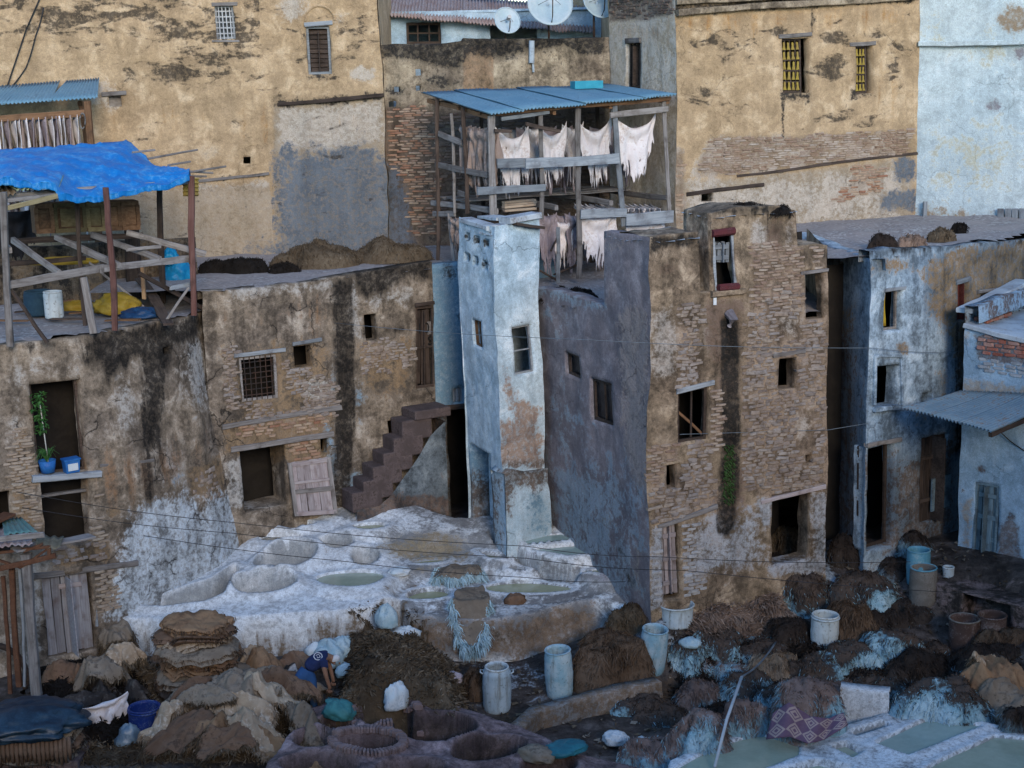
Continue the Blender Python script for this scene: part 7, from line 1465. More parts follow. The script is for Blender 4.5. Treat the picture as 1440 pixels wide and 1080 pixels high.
# the tall stack in front of the white terrace wall
b0 = on_ground(272, 1000); sx_, sy_ = b0[0], b0[1]+.75; z = b0[2]+.05
specs = [('black', .95, 'black fur hide at the very bottom of the tall hide stack'), ('grey', .9, 'grey hide second from the bottom of the tall stack'), ('black', .92, 'black hide low in the tall stack under a brown one'), ('brown', .8, 'brown folded hide low in the tall stack'), ('grey', .86, 'grey hide below the thin tan layers of the stack'), ('tan', .66, 'thin tan hide under the cream fold of the stack'), ('brown', .72, 'narrow brown layer right under the cream orange fold of the stack'), ('tan', .7, 'tan fold below the orange cream one in the tall stack'), ('cream', .72, 'orange cream folded hide in the middle of the tall stack'), ('grey', .84, 'grey brown furry hide in the upper half of the tall stack'), ('cream', .70, 'thin cream edged hide under the dark brown slab of the stack'), ('brown', .76, 'smooth dark brown slab of hide near the top of the stack'), ('tan', .66, 'tan folded hide second from the top of the stack'), ('tan', .62, 'light tan hide crowning the tall stack')]
STK = []
for i, (k, r_, lb) in enumerate(specs):
    th = .062 if k in ('brown', 'cream', 'tan') else .075
    dx = RNG.uniform(-.06, .08) + .012*i*0; hide(sx_+dx, sy_+RNG.uniform(-.06, .06), z+th/2, r_*.95, .6*r_/.8, k, lb, 300+i, RNG.uniform(-.15, .15), th, .05, .07+.05*(k in ('black', 'grey')), fringe='dark' if k in ('black', 'brown') else 'brown', nfr=700 if k in ('black', 'grey') else 260, tilt=(RNG.uniform(-.04, .02), RNG.uniform(-.05, .05)), group='hides in the tall stack', out_=.24, double=True); z += th*1.62
# heaped hides in the left foreground
def mound(cx, cy, rx, ry, h):
    def f(X, Y): return gz(X, Y) + h*np.clip(1-((X-cx)/rx)**2-((Y-cy)/ry)**2, 0, 1)**.7
    return f
mc = on_ground(345, 1055); mnd = mound(mc[0]+.1, mc[1]+.9, 2.1, 1.5, .75)
FH = [(300, 985, .95, .5, 'grey', .2, 'grey furry hide spread at the back of the foreground hide heap'), (388, 985, .9, .5, 'grey', -.2, 'long grey hide at the back right of the foreground heap near the man'), (345, 1000, .8, .3, 'grey', .1, 'narrow grey hide rolled across the middle of the foreground heap'),
    (235, 1030, .6, .4, 'grey', .5, 'grey bulging hide at the left end of the foreground heap beside the blue barrel'), (290, 1018, .75, .28, 'tan', .35, 'tan folded hide behind the cream ones in the foreground heap'), (340, 1016, .8, .26, 'grey', -.5, 'grey hide lapping over the middle of the foreground heap'), (405, 1008, .7, .24, 'brown', -.55, 'brown hide folded over the right shoulder of the foreground heap'), (262, 1012, .55, .2, 'brown', .7, 'dark brown roll near the left end of the foreground heap'),
    (378, 1020, .85, .24, 'cream', -.62, 'cream skin with a curled edge on top of the foreground heap'), (332, 1042, .7, .3, 'cream', -.45, 'broad cream hide at the front of the foreground heap'), (300, 1058, .62, .22, 'tan', -.2, 'tan hide at the foot of the foreground heap'), (405, 1042, .72, .2, 'tan', -.7, 'tan brown hide sliding off the right front of the foreground heap'), (250, 1060, .6, .26, 'brown', .2, 'dark brown hide flap at the lower left of the foreground heap'), (360, 1066, .6, .22, 'cream', -.5, 'small cream hide at the very front of the foreground heap'), (285, 1036, .6, .2, 'grey', -.3, 'grey strip of hide between the tan folds of the foreground heap'), (430, 1022, .5, .2, 'grey', -.8, 'grey hide tip nearest the round clay vats in the foreground heap'), (228, 1048, .45, .2, 'cream', .9, 'pale hide tongue lowest at the left of the foreground heap'), (320, 1072, .55, .2, 'brown', .1, 'dark hide under the front cream hide of the foreground heap')]
for i, (x, y, rx, ry, k, rot, lb) in enumerate(FH):
    p = on_ground(x, y+12); zt_ = .035*i
    hide(p[0], p[1]+.2, 0, rx, ry, k, lb, 330+i, rot, .05, .12, .05, dome=.10, conf=lambda X, Y, zt_=zt_: mnd(X, Y)*.8+.06+zt_*.5, fringe='tan' if k in ('cream', 'tan') else 'heap', nfr=700, group='hides in the foreground heap', out_=.34)
# hides left and right of the tall stack
for i, (x, y, rx, ry, k, rot, h, lb) in enumerate([
    (140, 965, .55, .4, 'grey', .3, .55, 'grey wrinkled hide on the pile in front of the old plank door'), (165, 980, .7, .5, 'black', .1, .25, 'black shaggy hide under the grey hide by the plank door'), (175, 955, .38, .3, 'cream', .6, .62, 'pale yellow folded hide right of the plank door'), (95, 955, .36, .5, 'brown', 1.2, .3, 'brown rolled hide leaning under the plank door'), (165, 930, .34, .3, 'grey', .2, .85, 'grey hide topping the pile against the terrace corner'), (120, 1000, .8, .5, 'black', .0, .2, 'wide black hide over the fur scraps at the left'),
    (372, 955, .42, .3, 'tan', -.4, .55, 'tan brown hide slumped right of the tall stack'), (352, 945, .3, .22, 'cream', .8, .5, 'pale greenish hide corner right beside the tall stack'), (395, 965, .34, .26, 'pied', .2, .4, 'black and white cowhide beside the bending man'), (415, 950, .36, .26, 'brown', -.2, .35, 'brown hide between the cowhide and the blue bags'), (368, 978, .5, .3, 'grey', .1, .2, 'dark grey hide at the foot of the pile beside the tall stack'), (1400, 975, .6, .45, 'tan', -.5, .55, 'tan folded hide at the right edge among the dark fleeces'), (1420, 995, .55, .4, 'grey', .3, .35, 'grey brown hide below the tan folded hide at the right edge'), (1385, 965, .3, .18, 'cream', .6, .75, 'pale tongue of hide on top of the tan folded hide')]):
    p = on_ground(x, y+20); hide(p[0], p[1]+.2, p[2]+h, rx, ry, k, lb, 360+i, rot, .06, .14, .30, dome=.08, out_=.34, fringe='black' if k in ('black', 'pied') else 'heap', nfr=800)

def on_vat(x, y): return on_ground(x, y)
yE = atz(663, 858, 1.2)[1]; xE = atz(663, 858, 1.2)[0]
hide(xE, yE+.12, 1.3, .36, .62, 'grey', 'grey brown hide hung over the vat rim with a blue white fringe pointing down', 450, 0., .05, .05, .0, fringe='limed', nfr=1500, conf=lambda X, Y: np.where(Y < yE, 1.32-np.clip(yE-Y, 0, 1)*1.5, 1.32+.1*(Y-yE)), out_=.16)
p = atz(645, 805, 1.45); hide(p[0], p[1], 1.5, .5, .3, 'grey', 'hide spread flat between the two olive vats with limed wool ends', 451, .1, .05, .05, .1, fringe='limed', nfr=900)

# scraps trodden into the court floor
rs = np.random.RandomState(4); n = 2600; qx = rs.uniform(-9, 10, n); qy = rs.uniform(25.5, 32, n); qz = gz(qx, qy); hole = H_arr(qx, qy) > qz+.08; a = rs.uniform(0, 6.28, n); l = rs.uniform(.015, .07, n); w_ = l*rs.uniform(.2, .7, n)
V = []; 
for k, (sx_1, sy_1) in enumerate(((-1, -1), (1, -1), (1.1, .9), (-.8, 1.2))): V.append(np.stack([qx+l*sx_1*np.cos(a)-w_*sy_1*np.sin(a), qy+l*sx_1*np.sin(a)+w_*sy_1*np.cos(a), qz+.012+rs.uniform(0, .05, n)], -1))
V = np.stack(V, 1)[~hole].reshape(-1, 3); F = np.arange(len(V)).reshape(-1, 4)
mesh('floor_scraps', V, F, FUR['heap'], None, attrs={'tone': np.repeat(rs.uniform(0, .9, len(F)), 4)}, label='scraps of skin and wool trodden into the muddy court floor', cat='scraps', kind='stuff')

heap('wool_litter', [(945, 905), (1010, 890), (1120, 895), (1200, 900), (1330, 925), (1430, 935), (1450, 1010), (1320, 995), (1240, 985), (1180, 1005), (1060, 1020), (960, 1000)], (.16, .5), 'dark', 'dark matted litter of wool and hair trodden flat between the fleece piles', 'litter', 81, 15000, .16, .03, out=.35, droop=.2)
heap('fur_litter', [(70, 1000), (60, 945), (200, 935), (420, 950), (440, 990), (420, 1040), (300, 1075), (120, 1075)], (.14, .5), 'heap', 'brown litter of hair and skin scraps under the hide stacks', 'litter', 82, 11000, .15, .03, out=.35, droop=.2)
for i, (x, y, wp, hp, k, lb) in enumerate([(1075, 936, 84, 26, 'lime', 'flat limed fleece squeezed between the litter and the buff fleece lump'), (1240, 985, 84, 24, 'lime', 'flat dark fleece behind the white rubble wall'), (1180, 985, 60, 22, 'rosy', 'small rosy fleece tucked behind the patterned rug pile'), (1030, 962, 80, 26, 'rosy', 'thin rosy fleece beside the canal bend'), (1310, 935, 70, 24, 'lime', 'limed fleece edge showing under the piebald one'), (1375, 1000, 90, 30, 'dark', 'dark fleece under the tan folded hide at the right edge'), (1090, 1000, 60, 30, 'lime', 'limed fleece at the left foot of the patterned rug pile'), (1265, 880, 90, 24, 'dark', 'flat dark fleece on the paving in front of the dirty brown barrel'), (940, 1022, 80, 22, 'lime', 'thin limed fleece nearest the pale bent pipe')]):
    pelt(x, y, wp, hp, k, lb, seed=70+i, n=1300, patch=.9, sq=3.5)
# ================================================================ barrels, bags, man, left shed, wires, plants
def gb(px, py): p = on_ground(px, py); return p
barrel('barrel', gb(699, 1004)+(0, .2, 0), .88, .27, WHITEPL, 'whitish barrel with hoops standing nearest the hair heap', group='barrels along the canal', neck=.8, waist=.03, handle=True, tilt=(.03, .02))
barrel('barrel', gb(788, 984)+(0, .2, 0), .96, .26, BLUEPL, 'blue white open barrel in the middle of the canal side', group='barrels along the canal', neck=.93, tilt=(.05, -.03), waist=.07)
barrel('barrel', gb(917, 950)+(0, .2, 0), .92, .26, BLUEPL, 'blue white open barrel leaning behind the brown fleece bale', group='barrels along the canal', neck=.93, tilt=(.1, .09), waist=.06)
barrel('barrel', gb(1161, 918)+(0, .2, 0), .72, .27, WHITEPL, 'limed white barrel with a band, among the fleeces on the right', neck=.93, lid=True, tilt=(0, .04))
barrel('barrel', gb(1301, 855)+(0, .2, 0), .80, .275, DIRTYPL, 'dirty brown barrel with a blue rim before the dark doorway', dark=TURQ, neck=.94, inner=TURQ)
barrel('barrel', gb(1296, 828)+(0, .3, 0), .74, .24, TURQ, 'turquoise barrel behind the dirty brown one', neck=.95)
barrel('jerrycan', gb(1338, 823)+(0, .25, 0), .3, .12, WHITEPL, 'small white bucket on the dark stone ledge', 'bucket', rings=(.9,), waist=0.)
barrel('drum', gb(1355, 914), .66, .3, BROWNDR, 'rusty open drum under the ledge', 'drum', neck=.97, waist=0, dark=DIRTYPL); barrel('drum', gb(1396, 908)+(0, .1, 0), .6, .28, BROWNDR, 'rusty drum deeper in the dark recess, right of the other one', 'drum', neck=.97, waist=0)
barrel('tub', gb(954, 886)+(0, .3, 0), .42, .34, WHITEPL, 'white tub full of brown dye at the plank door of the stone house', 'tub', rings=(.9,), waist=-.02, neck=1., inner=mix_mat('brown_dye', (.07, .03, .02), (.1, .045, .03), None, 3, .4))
barrel('barrel', gb(202, 1048)+(0, .25, 0), .62, .29, DKBLUE, 'dark blue open barrel left of the hide heap', neck=.96, waist=.02, lid=True)
WBAG = mix_mat('white_sack', (.55, .64, .68), (.66, .70, .72), (.38, .44, .48), 3, .6, .35, .02); BBAG = mix_mat('pale_blue_bags', (.30, .46, .54), (.44, .56, .60), (.2, .3, .36), 3, .5, .4, .02, spec=.4); PBAG = mix_mat('pinkish_cloth', (.46, .38, .40), (.52, .46, .48), (.3, .24, .25), 3, .8, .4, .02)
for i, (x, y, rx, rz, mt, lb, up_) in enumerate([(544, 872, .2, .26, BBAG, 'bluish plastic sack highest on the hair heap', 1.0), (571, 898, .26, .22, WBAG, 'white sack with a black patch on the hair heap', .8), (541, 942, .24, .16, WBAG, 'crumpled white bag in the middle of the hair heap', .55), (557, 985, .2, .3, WBAG, 'upright white sack at the foot of the hair heap', .2), (515, 912, .16, .16, BBAG, 'grey blue bag at the left of the hair heap', .7), (630, 955, .26, .13, PBAG, 'pinkish white cloth at the right of the hair heap', .3), (558, 962, .13, .1, PBAG, 'grey cloth scrap above the upright white sack', .4), (620, 1008, .1, .06, WBAG, 'white rag by the whitish barrel', .0),
    (462, 925, .3, .3, BBAG, 'largest pale blue plastic bag behind the bending man', .45), (482, 918, .26, .28, BBAG, 'pale blue bag right of the largest one behind the man', .6), (445, 920, .2, .2, WBAG, 'white plastic bag left of the blue bags', .5), (488, 945, .2, .14, BBAG, 'small blue bag low in front of the hair heap', .3), (478, 1000, .3, .2, mix_mat('green_sheet', (.04, .16, .17), (.06, .22, .22), None, 4, .6), 'green plastic bundle at the feet of the bending man', .1),
    (795, 1052, .34, .08, mix_mat('teal_tarp', (.02, .13, .17), (.03, .18, .22), None, 4, .5), 'dark teal plastic sheet on the canal wall', .05), (758, 1062, .3, .14, LT['grey'], 'grey brown skin flap at the right end of the clay vats', .1), (865, 1040, .22, .14, WBAG, 'white block of plastic beside the limed fleece', .05), (905, 1050, .3, .12, WBAG, 'white crust of lime and plastic by the left basin', .05), (182, 1048, .22, .28, mix_mat('clear_dirty_bag', (.10, .16, .22), (.2, .26, .3), None, 4, .35, .4, .02, spec=.5), 'dirty clear plastic bag in front of the dark blue barrel', .0), (972, 905, .2, .1, BBAG, 'light blue plastic scrap by the leaning barrel', .1), (560, 802, .22, .09, WBAG, 'white plastic bag left on the rim of a lime vat', None), (725, 842, .2, .12, LT['brown'], 'brown wet skin lying on the rim of the large olive vat', None), (190, 840, .2, .09, LT['brown'], 'brown skin scrap on the corner of the white terrace', None)]):
    p = gb(x, y+8); c = p + np.array((0, .1, 0 if up_ is None else 0.0))
    if up_: # bags lie on the heap: find the heap surface by lowering the sight line
        c = atz(x, y, p[2]+up_*.75) if False else p+np.array((0, -.1, 0)); d = ray(x, y); t0 = (p[1]-(.0))/d[1]; c = CAM + d*(t0 - up_*.9); c[2] -= rz*.5
    crumple('bag' if mt in (WBAG, BBAG) else 'scrap', c, rx, rx*.7, rz, mt, 400+i, lb, 'bag' if mt in (WBAG, BBAG) else 'scrap', .32, rot=RNG.uniform(-.6, .6), n=16)
# the man
def skin_body(name, joints, edges, mat, parent, levels=2, root=0):
    me = bpy.data.meshes.new(name); me.from_pydata([j[:3] for j in joints], edges, []); me.update()
    o = bpy.data.objects.new(name, me); put(o, parent, Matrix.Identity(4)); 
    sm = o.modifiers.new('skin', 'SKIN'); lay_ = me.skin_vertices[0] if me.skin_vertices else None
    if lay_ is None: bpy.context.view_layer.objects.active = o; 
    for i, j in enumerate(joints):
        r_ = j[3]; me.skin_vertices[0].data[i].radius = (r_, r_ if len(j) < 5 else j[4]); me.skin_vertices[0].data[i].use_root = (i == root)
    sm.use_smooth_shade = True; ss_ = o.modifiers.new('sub', 'SUBSURF'); ss_.levels = levels; ss_.render_levels = levels
    me.materials.append(mat); return o
mp = atz(432, 1017, .32); mx, my, mz = mp[0], mp[1]+.1, mp[2]
PM = empty('person', (mx, my, mz), 'man in a navy shirt and blue work trousers bending over among the hides', 'person')
SKINM = mix_mat('skin_tone', (.23, .125, .08), (.27, .15, .10), None, 5, .6); NAVY = mix_mat('navy_cloth', (.012, .022, .075), (.018, .03, .095), None, 5, .85, .4, .01); TROU = mix_mat('blue_work_trousers', (.022, .07, .18), (.03, .085, .21), None, 5, .85, .4, .01)
def P_(x, y, z, *r_): return (mx+x, my+y, mz+z, *r_)
# trousers: hips high, legs slightly apart, knees soft
skin_body('trousers', [P_(-.02, .02, .90, .17, .14), P_(-.12, .0, .84, .115), P_(-.13, -.02, .62, .09), P_(-.13, -.06, .46, .075), P_(-.14, .04, .10, .06), P_(.10, .02, .84, .115), P_(.12, -.02, .62, .09), P_(.13, -.06, .46, .075), P_(.14, .03, .10, .06), P_(.03, .05, .97, .15, .13)], [(0, 1), (1, 2), (2, 3), (3, 4), (0, 5), (5, 6), (6, 7), (7, 8), (0, 9)], TROU, PM)
body = skin_body('body', [P_(.05, .07, .98, .13, .11), P_(.16, .13, 1.10, .16, .12), P_(.30, .20, 1.17, .17, .12), P_(.40, .25, 1.13, .07), P_(.47, .28, 1.08, .085), P_(.53, .30, 1.01, .085),
    P_(.33, .02, 1.13, .06), P_(.38, -.03, .88, .045), P_(.42, .02, .66, .035), P_(.43, .05, .58, .04, .022), P_(.30, .38, 1.13, .06), P_(.40, .42, .88, .045), P_(.45, .38, .66, .035), P_(.46, .38, .58, .04, .022)],
    [(0, 1), (1, 2), (2, 3), (3, 4), (4, 5), (2, 6), (6, 7), (7, 8), (8, 9), (2, 10), (10, 11), (11, 12), (12, 13)], SKINM, PM)
skin_body('shirt', [P_(.02, .06, .95, .165, .14), P_(.16, .13, 1.10, .18, .14), P_(.30, .20, 1.175, .19, .135), P_(.36, .23, 1.16, .11), P_(.33, .02, 1.13, .08), P_(.355, -.005, 1.0, .07), P_(.30, .38, 1.13, .08), P_(.35, .40, 1.0, .07)], [(0, 1), (1, 2), (2, 3), (2, 4), (4, 5), (2, 6), (6, 7)], NAVY, PM)
for (hx, hy, hz) in ((.43, .05, .57), (.46, .38, .57)):
    m = MB()
    for k, (ox, ln) in enumerate(((-.03, .075), (-.01, .085), (.01, .08), (.03, .065))): m.tube([P_(hx+ox, hy-.01, hz)[:3], P_(hx+ox*1.1, hy-.02, hz-ln*.55)[:3], P_(hx+ox*1.1-.005, hy+.005, hz-ln)[:3]], [.010, .009, .007], 6)
    m.tube([P_(hx-.03, hy-.005, hz+.02)[:3], P_(hx-.06, hy-.02, hz-.01)[:3], P_(hx-.062, hy-.02, hz-.04)[:3]], [.012, .010, .008], 6); m.build('fingers', SKINM, PM, smooth=True)
for s_ in (-1, 1):
    m = MB(); m.tube([P_(.14*s_, .10, .05)[:3], P_(.14*s_, .0, .05)[:3], P_(.145*s_, -.12, .035)[:3]], [.05, .05, .035], 8); m.build('boot', mix_mat('rubber_boot', (.03, .03, .03), (.06, .055, .05), None, 5, .5), PM, smooth=True)
m = MB(); c = np.array(P_(.51, .295, 1.06)[:3]); V = []; n = 16
for k in range(6):
    a = k/5*math.pi/2*1.05
    for i in range(n): t = 2*math.pi*i/n; V.append(c + np.array((.098*math.cos(t)*math.sin(a)+.035*math.cos(a), .098*math.sin(t)*math.sin(a)-.02*math.cos(a), .098*math.cos(a))))
m.add(V, [(k*n+i, k*n+(i+1) % n, (k+1)*n+(i+1) % n, (k+1)*n+i) for k in range(5) for i in range(n)]); m.build('cap', mix_mat('white_cap', (.62, .62, .62), (.52, .54, .56)), PM, smooth=True)
m = MB(); m.tube([P_(.585, .31, .985)[:3], P_(.61, .315, .97)[:3]], [.018, .012], 6); m.build('nose', SKINM, PM, smooth=True)
m = MB(); m.tube([P_(.51, .21, 1.02)[:3], P_(.515, .2, 1.0)[:3]], [.025, .02], 6); m.build('ear', SKINM, PM, smooth=True)
# pale ring emblem with a hook on the shirt back
ec = np.array(P_(.25, .10, 1.285)[:3]); eu = np.array((.75, .42, .16)); eu /= np.linalg.norm(eu); en = np.array((-.12, -.75, .65)); en -= eu*(en@eu); en /= np.linalg.norm(en); ev = np.cross(en, eu); ec = np.array(P_(.245, .035, 1.235)[:3])
m = MB(); m.tube([ec+eu*.075*math.cos(t)+ev*.075*math.sin(t) for t in np.linspace(0, 2*math.pi, 17)], .009, 5, False); m.tube([ec+eu*a+ev*b_ for a, b_ in ((-.03, .03), (.03, .035), (.03, -.03), (-.02, -.03), (-.02, .0))], .008, 5); m.build('back_print', mix_mat('white_print', (.6, .62, .66), (.5, .52, .56)), PM)
# ------------------------------------------------ patched lean-to at the left edge
LS = empty('lean_to', gb(40, 970), 'patched rusty lean-to on timber and steel posts at the left edge', 'shed')
RSTEEL = mix_mat('rusty_steel', (.10, .045, .025), (.16, .075, .04), (.05, .03, .025), 6, .8); TEALS = mix_mat('faded_teal_sheet', (.10, .24, .24), (.16, .30, .29), (.14, .08, .06), 3, .6)
yS = 27.3
def ls(px, py, d=0.): return atY(px, py, yS+d)
b = on_ground(52, 972); beam('post', (ls(50, 965)[0], yS, b[2]-.2), ls(36, 778), .17, .15, WGREY, LS, up=(0, 1, 0), rnd=rr)
for (x0, y0, x1, y1, w_, mt) in ((26, 965, 17, 800, .1, RSTEEL), (36, 965, 27, 800, .05, WBLUE), (14, 975, 6, 810, .07, RSTEEL)): beam('post', ls(x0, y0, .15), ls(x1, y1, .15), w_, w_, mt, LS, up=(0, 1, 0), rnd=rr)
for (x0, y0, x1, y1, mt, w_) in ((-20, 762, 62, 752, WGREY, .1), (-20, 778, 68, 768, RSTEEL, .05), (-20, 803, 78, 782, RSTEEL, .1), (-10, 784, 30, 797, RSTEEL, .04), (30, 797, 70, 768, RSTEEL, .04), (70, 768, 70, 785, RSTEEL, .05), (60, 766, 34, 776, RSTEEL, .04)): beam('truss_bar', ls(x0, y0, -.1), ls(x1, y1, -.1), .06, w_, mt, LS, rnd=rr)
beam('rafter', ls(-10, 780, -.1), ls(10, 770, 1.6), .08, .1, WDARK, LS); beam('plank', ls(20, 773, -.15), ls(129, 753, .9), .3, .04, WGREY, LS, rnd=rr)
corrugated('roof_sheet', ls(-20, 770, -.2), ls(46, 764, -.2), ls(40, 744, 1.3), ls(-20, 738, 1.3), RUST, LS, .12, .02, 6, seed=91, rag=.25); corrugated('roof_sheet', ls(6, 752, .5), ls(54, 748, .5), ls(30, 727, 1.8), ls(2, 728, 1.8), TEALS, LS, .12, .015, 6, seed=92, rag=.2); corrugated('roof_sheet', ls(50, 770, -.1), ls(84, 770, -.1), ls(90, 755, .6), ls(52, 752, .6), mix_mat('olive_sheet', (.14, .13, .09), (.2, .18, .13)), LS, .14, .02, 4, seed=93, rag=.2)
beam('roof_edge', ls(-20, 738, 1.0), ls(14, 722, 1.6), .3, .05, RSTEEL, LS, rnd=rr)
m = MB(); cw = ls(-10, 952, .3); m.tube([cw+np.array((.62*math.cos(t), .05, .62*math.sin(t))) for t in np.linspace(-.6, 2.2, 16)], .06, 8); m.build('wheel_rim', WDARK, None, smooth=True, label='dark rim of a wooden tanning wheel under the lean-to', cat='wheel')
# covered stack at the lower left
q0 = on_ground(55, 1085); QX, QY, QZ = q0[0]-.1, q0[1]+.55, q0[2]
PLN = Facade([(QX-1.3, QY-.35), (QX+.72, QY-.5)], -.3, .45, .05); CP = empty('clay_plinth', (QX, QY, .1), 'rough clay brick plinth under the covered hide stack at the lower left', 'plinth'); PLN.build('wall', CLAY, CP, .05, {'brown': [('c', .5)], 'inner': [('c', 0)]}, rim=(1.3, .05)); side((QX+.72, QY-.5), (QX+.72, QY+.8), -.3, .43, CLAY, CP)
lay(PLN, CP, [[(-10, 1032), (118, 1028), (118, 1085), (-10, 1085)]], brick_mat('clay_brick', [(.15, .095, .085), (.19, .125, .11), (.12, .08, .07)]), (.26, .07, .1), cap=60, seed=71, edge=4)
for i in range(5): hide(QX-.25, QY+.05, .52+i*.085, .98-.02*i, .62, ('grey', 'tan', 'brown', 'grey', 'cream')[i], ('grey hide at the bottom of the covered stack', 'tan hide second up in the covered stack', 'brown hide in the middle of the covered stack', 'grey hide under the dark plastic cover', 'pale hide peeping out behind the dark plastic cover')[i], 380+i, 0., .09, .02, .05, nfr=250, group='hides in the covered stack', out_=.08)
m = MB()
for i in range(26): x = QX-1.2+i*.075; m.tube([(x, QY-.60, .98+.02*math.sin(i*2.1)), (x+.01, QY-.66, .78), (x, QY-.62, .55+.05*math.sin(i*1.3))], [.035, .04, .025], 6)
m.build('hide_fringe', LT['brown'], None, smooth=True, label='row of folded hide edges hanging like ribs under the dark plastic cover', cat='hide edge', kind='stuff')
crumple('plastic_cover', (QX-.25, QY-.1, .95), 1.05, .72, .26, mix_mat('dark_blue_cover', (.008, .022, .04), (.015, .04, .065), (.03, .06, .09), 4, .4, .4, .02, spec=.5), 431, 'dark blue plastic cover crumpled over the hide stack at the lower left', 'plastic sheet', .3, n=30)
p = on_ground(150, 1040); hanging('hide_fringe', p+np.array((-.42, 0, .62)), p+np.array((.4, .15, .85)), .55, HWHITE, 440, .06, .05, .5, 34, 14, label='pinkish white fringed skin hanging off the black pile', cat='hide', taper=.05)
# bowls of bricks set on edge round two clay vats
DB = brick_mat('vat_rim_brick', [(.20, .14, .135), (.26, .19, .18), (.15, .105, .10)])
for v, nb_ in ((QV[0], 64), (QV[2], 64)):
    for i in range(nb_):
        t = 2*math.pi*i/nb_; pts = np.array(v['pts']); cx, cy = pts.mean(0); rx, ry = (pts.max(0)-pts.min(0))/2
        a = atz(cx+(rx+4)*math.cos(t), cy+(ry+1.8)*math.sin(t), .75); zz = H_at(a[0], a[1]); c0_ = atz(cx, cy, .75); d = a-c0_; d[2] = 0; d /= np.linalg.norm(d); tg = np.array((-d[1], d[0], 0))
        M = Matrix(((tg[0]*.21, 0, d[0]*2.6, a[0]), (tg[1]*.21, 0, d[1]*2.6, a[1]), (0, -1, 0, zz+.02), (0, 0, 0, 1)))
        me_, bv_, bf_ = brick_pool('brick', (.26, .06, .1), DB)[i % 7]; inst('brick', me_, M, CT)
# canal kerb between the gully and the clay vats
k0 = [on_ground(*q) for q in ((690, 1042), (760, 1026), (850, 1004), (930, 985))]
KW = Facade([tuple(k[:2]) for k in k0], -.4, .34, .05); KR = empty('canal_kerb', k0[1], 'low worn canal wall in front of the two barrels', 'wall'); KW.build('wall', LIMEV, KR, .05, {'brown': [('c', .62)], 'lime': [('c', .45)]}, rim=(.28, .4))
# ------------------------------------------------ plants
LEAF = mix_mat('leaf_green', (.03, .10, .025), (.05, .15, .035), None, 8, .6); LEAFD = mix_mat('grass_green', (.035, .08, .02), (.06, .12, .03), None, 8, .7)
sp = G.pt(66, 664, -.02); PT = empty('potted_plant', sp, 'tall green climbing plant in a blue pot on the left window sill', 'plant')
def pot(c, r, h, mat, parent, name):
    V = []; n = 16
    for (rr_, z) in ((0, 0), (r*.75, 0), (r, h), (r*.92, h), (r*.85, h*.8), (0, h*.8)):
        for i in range(n): t = 2*math.pi*i/n; V.append((c[0]+rr_*math.cos(t), c[1]+rr_*math.sin(t), c[2]+z))
    mesh(name, V, [(k*n+i, k*n+(i+1) % n, (k+1)*n+(i+1) % n, (k+1)*n+i) for k in range(5) for i in range(n)], mat, parent, True)
PBLUE = mix_mat('blue_pot', (.02, .12, .38), (.03, .16, .44), None, 4, .5)
pot(sp, .17, .24, PBLUE, PT, 'pot'); tube_poly('stake', [sp+(.02, 0, .2), sp+np.array((-.02, -.05, 1.35))], .012, mix_mat('white_stake', (.55, .55, .5), (.45, .45, .42)), PT)
def leaves(name, stem, n, L, mat, parent, seed, spread=.12):
    r = random.Random(seed); m = MB()
    for i in range(n):
        k = r.random(); j = int(k*(len(stem)-1)); f_ = k*(len(stem)-1)-j; p = np.array(stem[j])*(1-f_)+np.array(stem[j+1])*f_ + np.array([r.uniform(-spread, spread), r.uniform(-spread, spread), r.uniform(-.04, .04)])
        d = np.array([r.uniform(-1, 1), r.uniform(-1, .3), r.uniform(-.9, .2)]); d /= np.linalg.norm(d); w_ = np.cross(d, (0.1, .3, 1)); w_ /= np.linalg.norm(w_); l = L*r.uniform(.6, 1.3); nr = np.cross(w_, d)
        m.add([p, p+d*l*.4+w_*l*.26+nr*.01, p+d*l, p+d*l*.4-w_*l*.26+nr*.01, p+d*l*.45-nr*.012], [(0, 1, 4), (1, 2, 4), (2, 3, 4), (3, 0, 4)])
    return m.build(name, mat, parent)
leaves('foliage', [sp+(-.02, 0, .8), sp+(-.05, -.02, 1.2), sp+(-.03, -.05, 1.6)], 150, .11, LEAF, PT, 3, .1)
m = MB()
for i in range(40): a = RNG.uniform(0, 6.28); r_ = RNG.uniform(.08, .3); m.tube([sp+(0, 0, .2), sp+np.array((math.cos(a)*r_*.5, math.sin(a)*r_*.5, .45)), sp+np.array((math.cos(a)*r_, math.sin(a)*r_-.05, RNG.uniform(.25, .5)))], [.008, .006, .002], 4)
m.build('grass_blades', LEAF, PT)
s2 = G.pt(98, 662, .0); TB = empty('plastic_tub', s2, 'blue plastic tub with a pale label on the window sill beside the plant', 'tub'); m = MB(); tn_ = G.tan(G.hit(98, 660)[0]); nr_2 = G.nrm(G.hit(98, 660)[0]); hx_ = .15
V = [s2+tn_*a*hx_*k+nr_2*b_*.11*k+(0, 0, z) for z, k in ((0, .86), (.27, 1)) for a, b_ in ((-1, -1), (1, -1), (1, 1), (-1, 1))]; m.add(V, [(0, 1, 2, 3), (0, 4, 5, 1), (1, 5, 6, 2), (2, 6, 7, 3), (3, 7, 4, 0)]); o = m.build('body', PBLUE, TB); m = MB(); m.box(s2+nr_2*.112+(0, 0, .12), tn_*.1, nr_2*.004, (0, 0, .07)); m.build('label', WBAG, TB); m = MB(); m.box(s2+(0, 0, .265), tn_*.165, nr_2*.125, (0, 0, .015)); m.build('rim', PBLUE, TB)
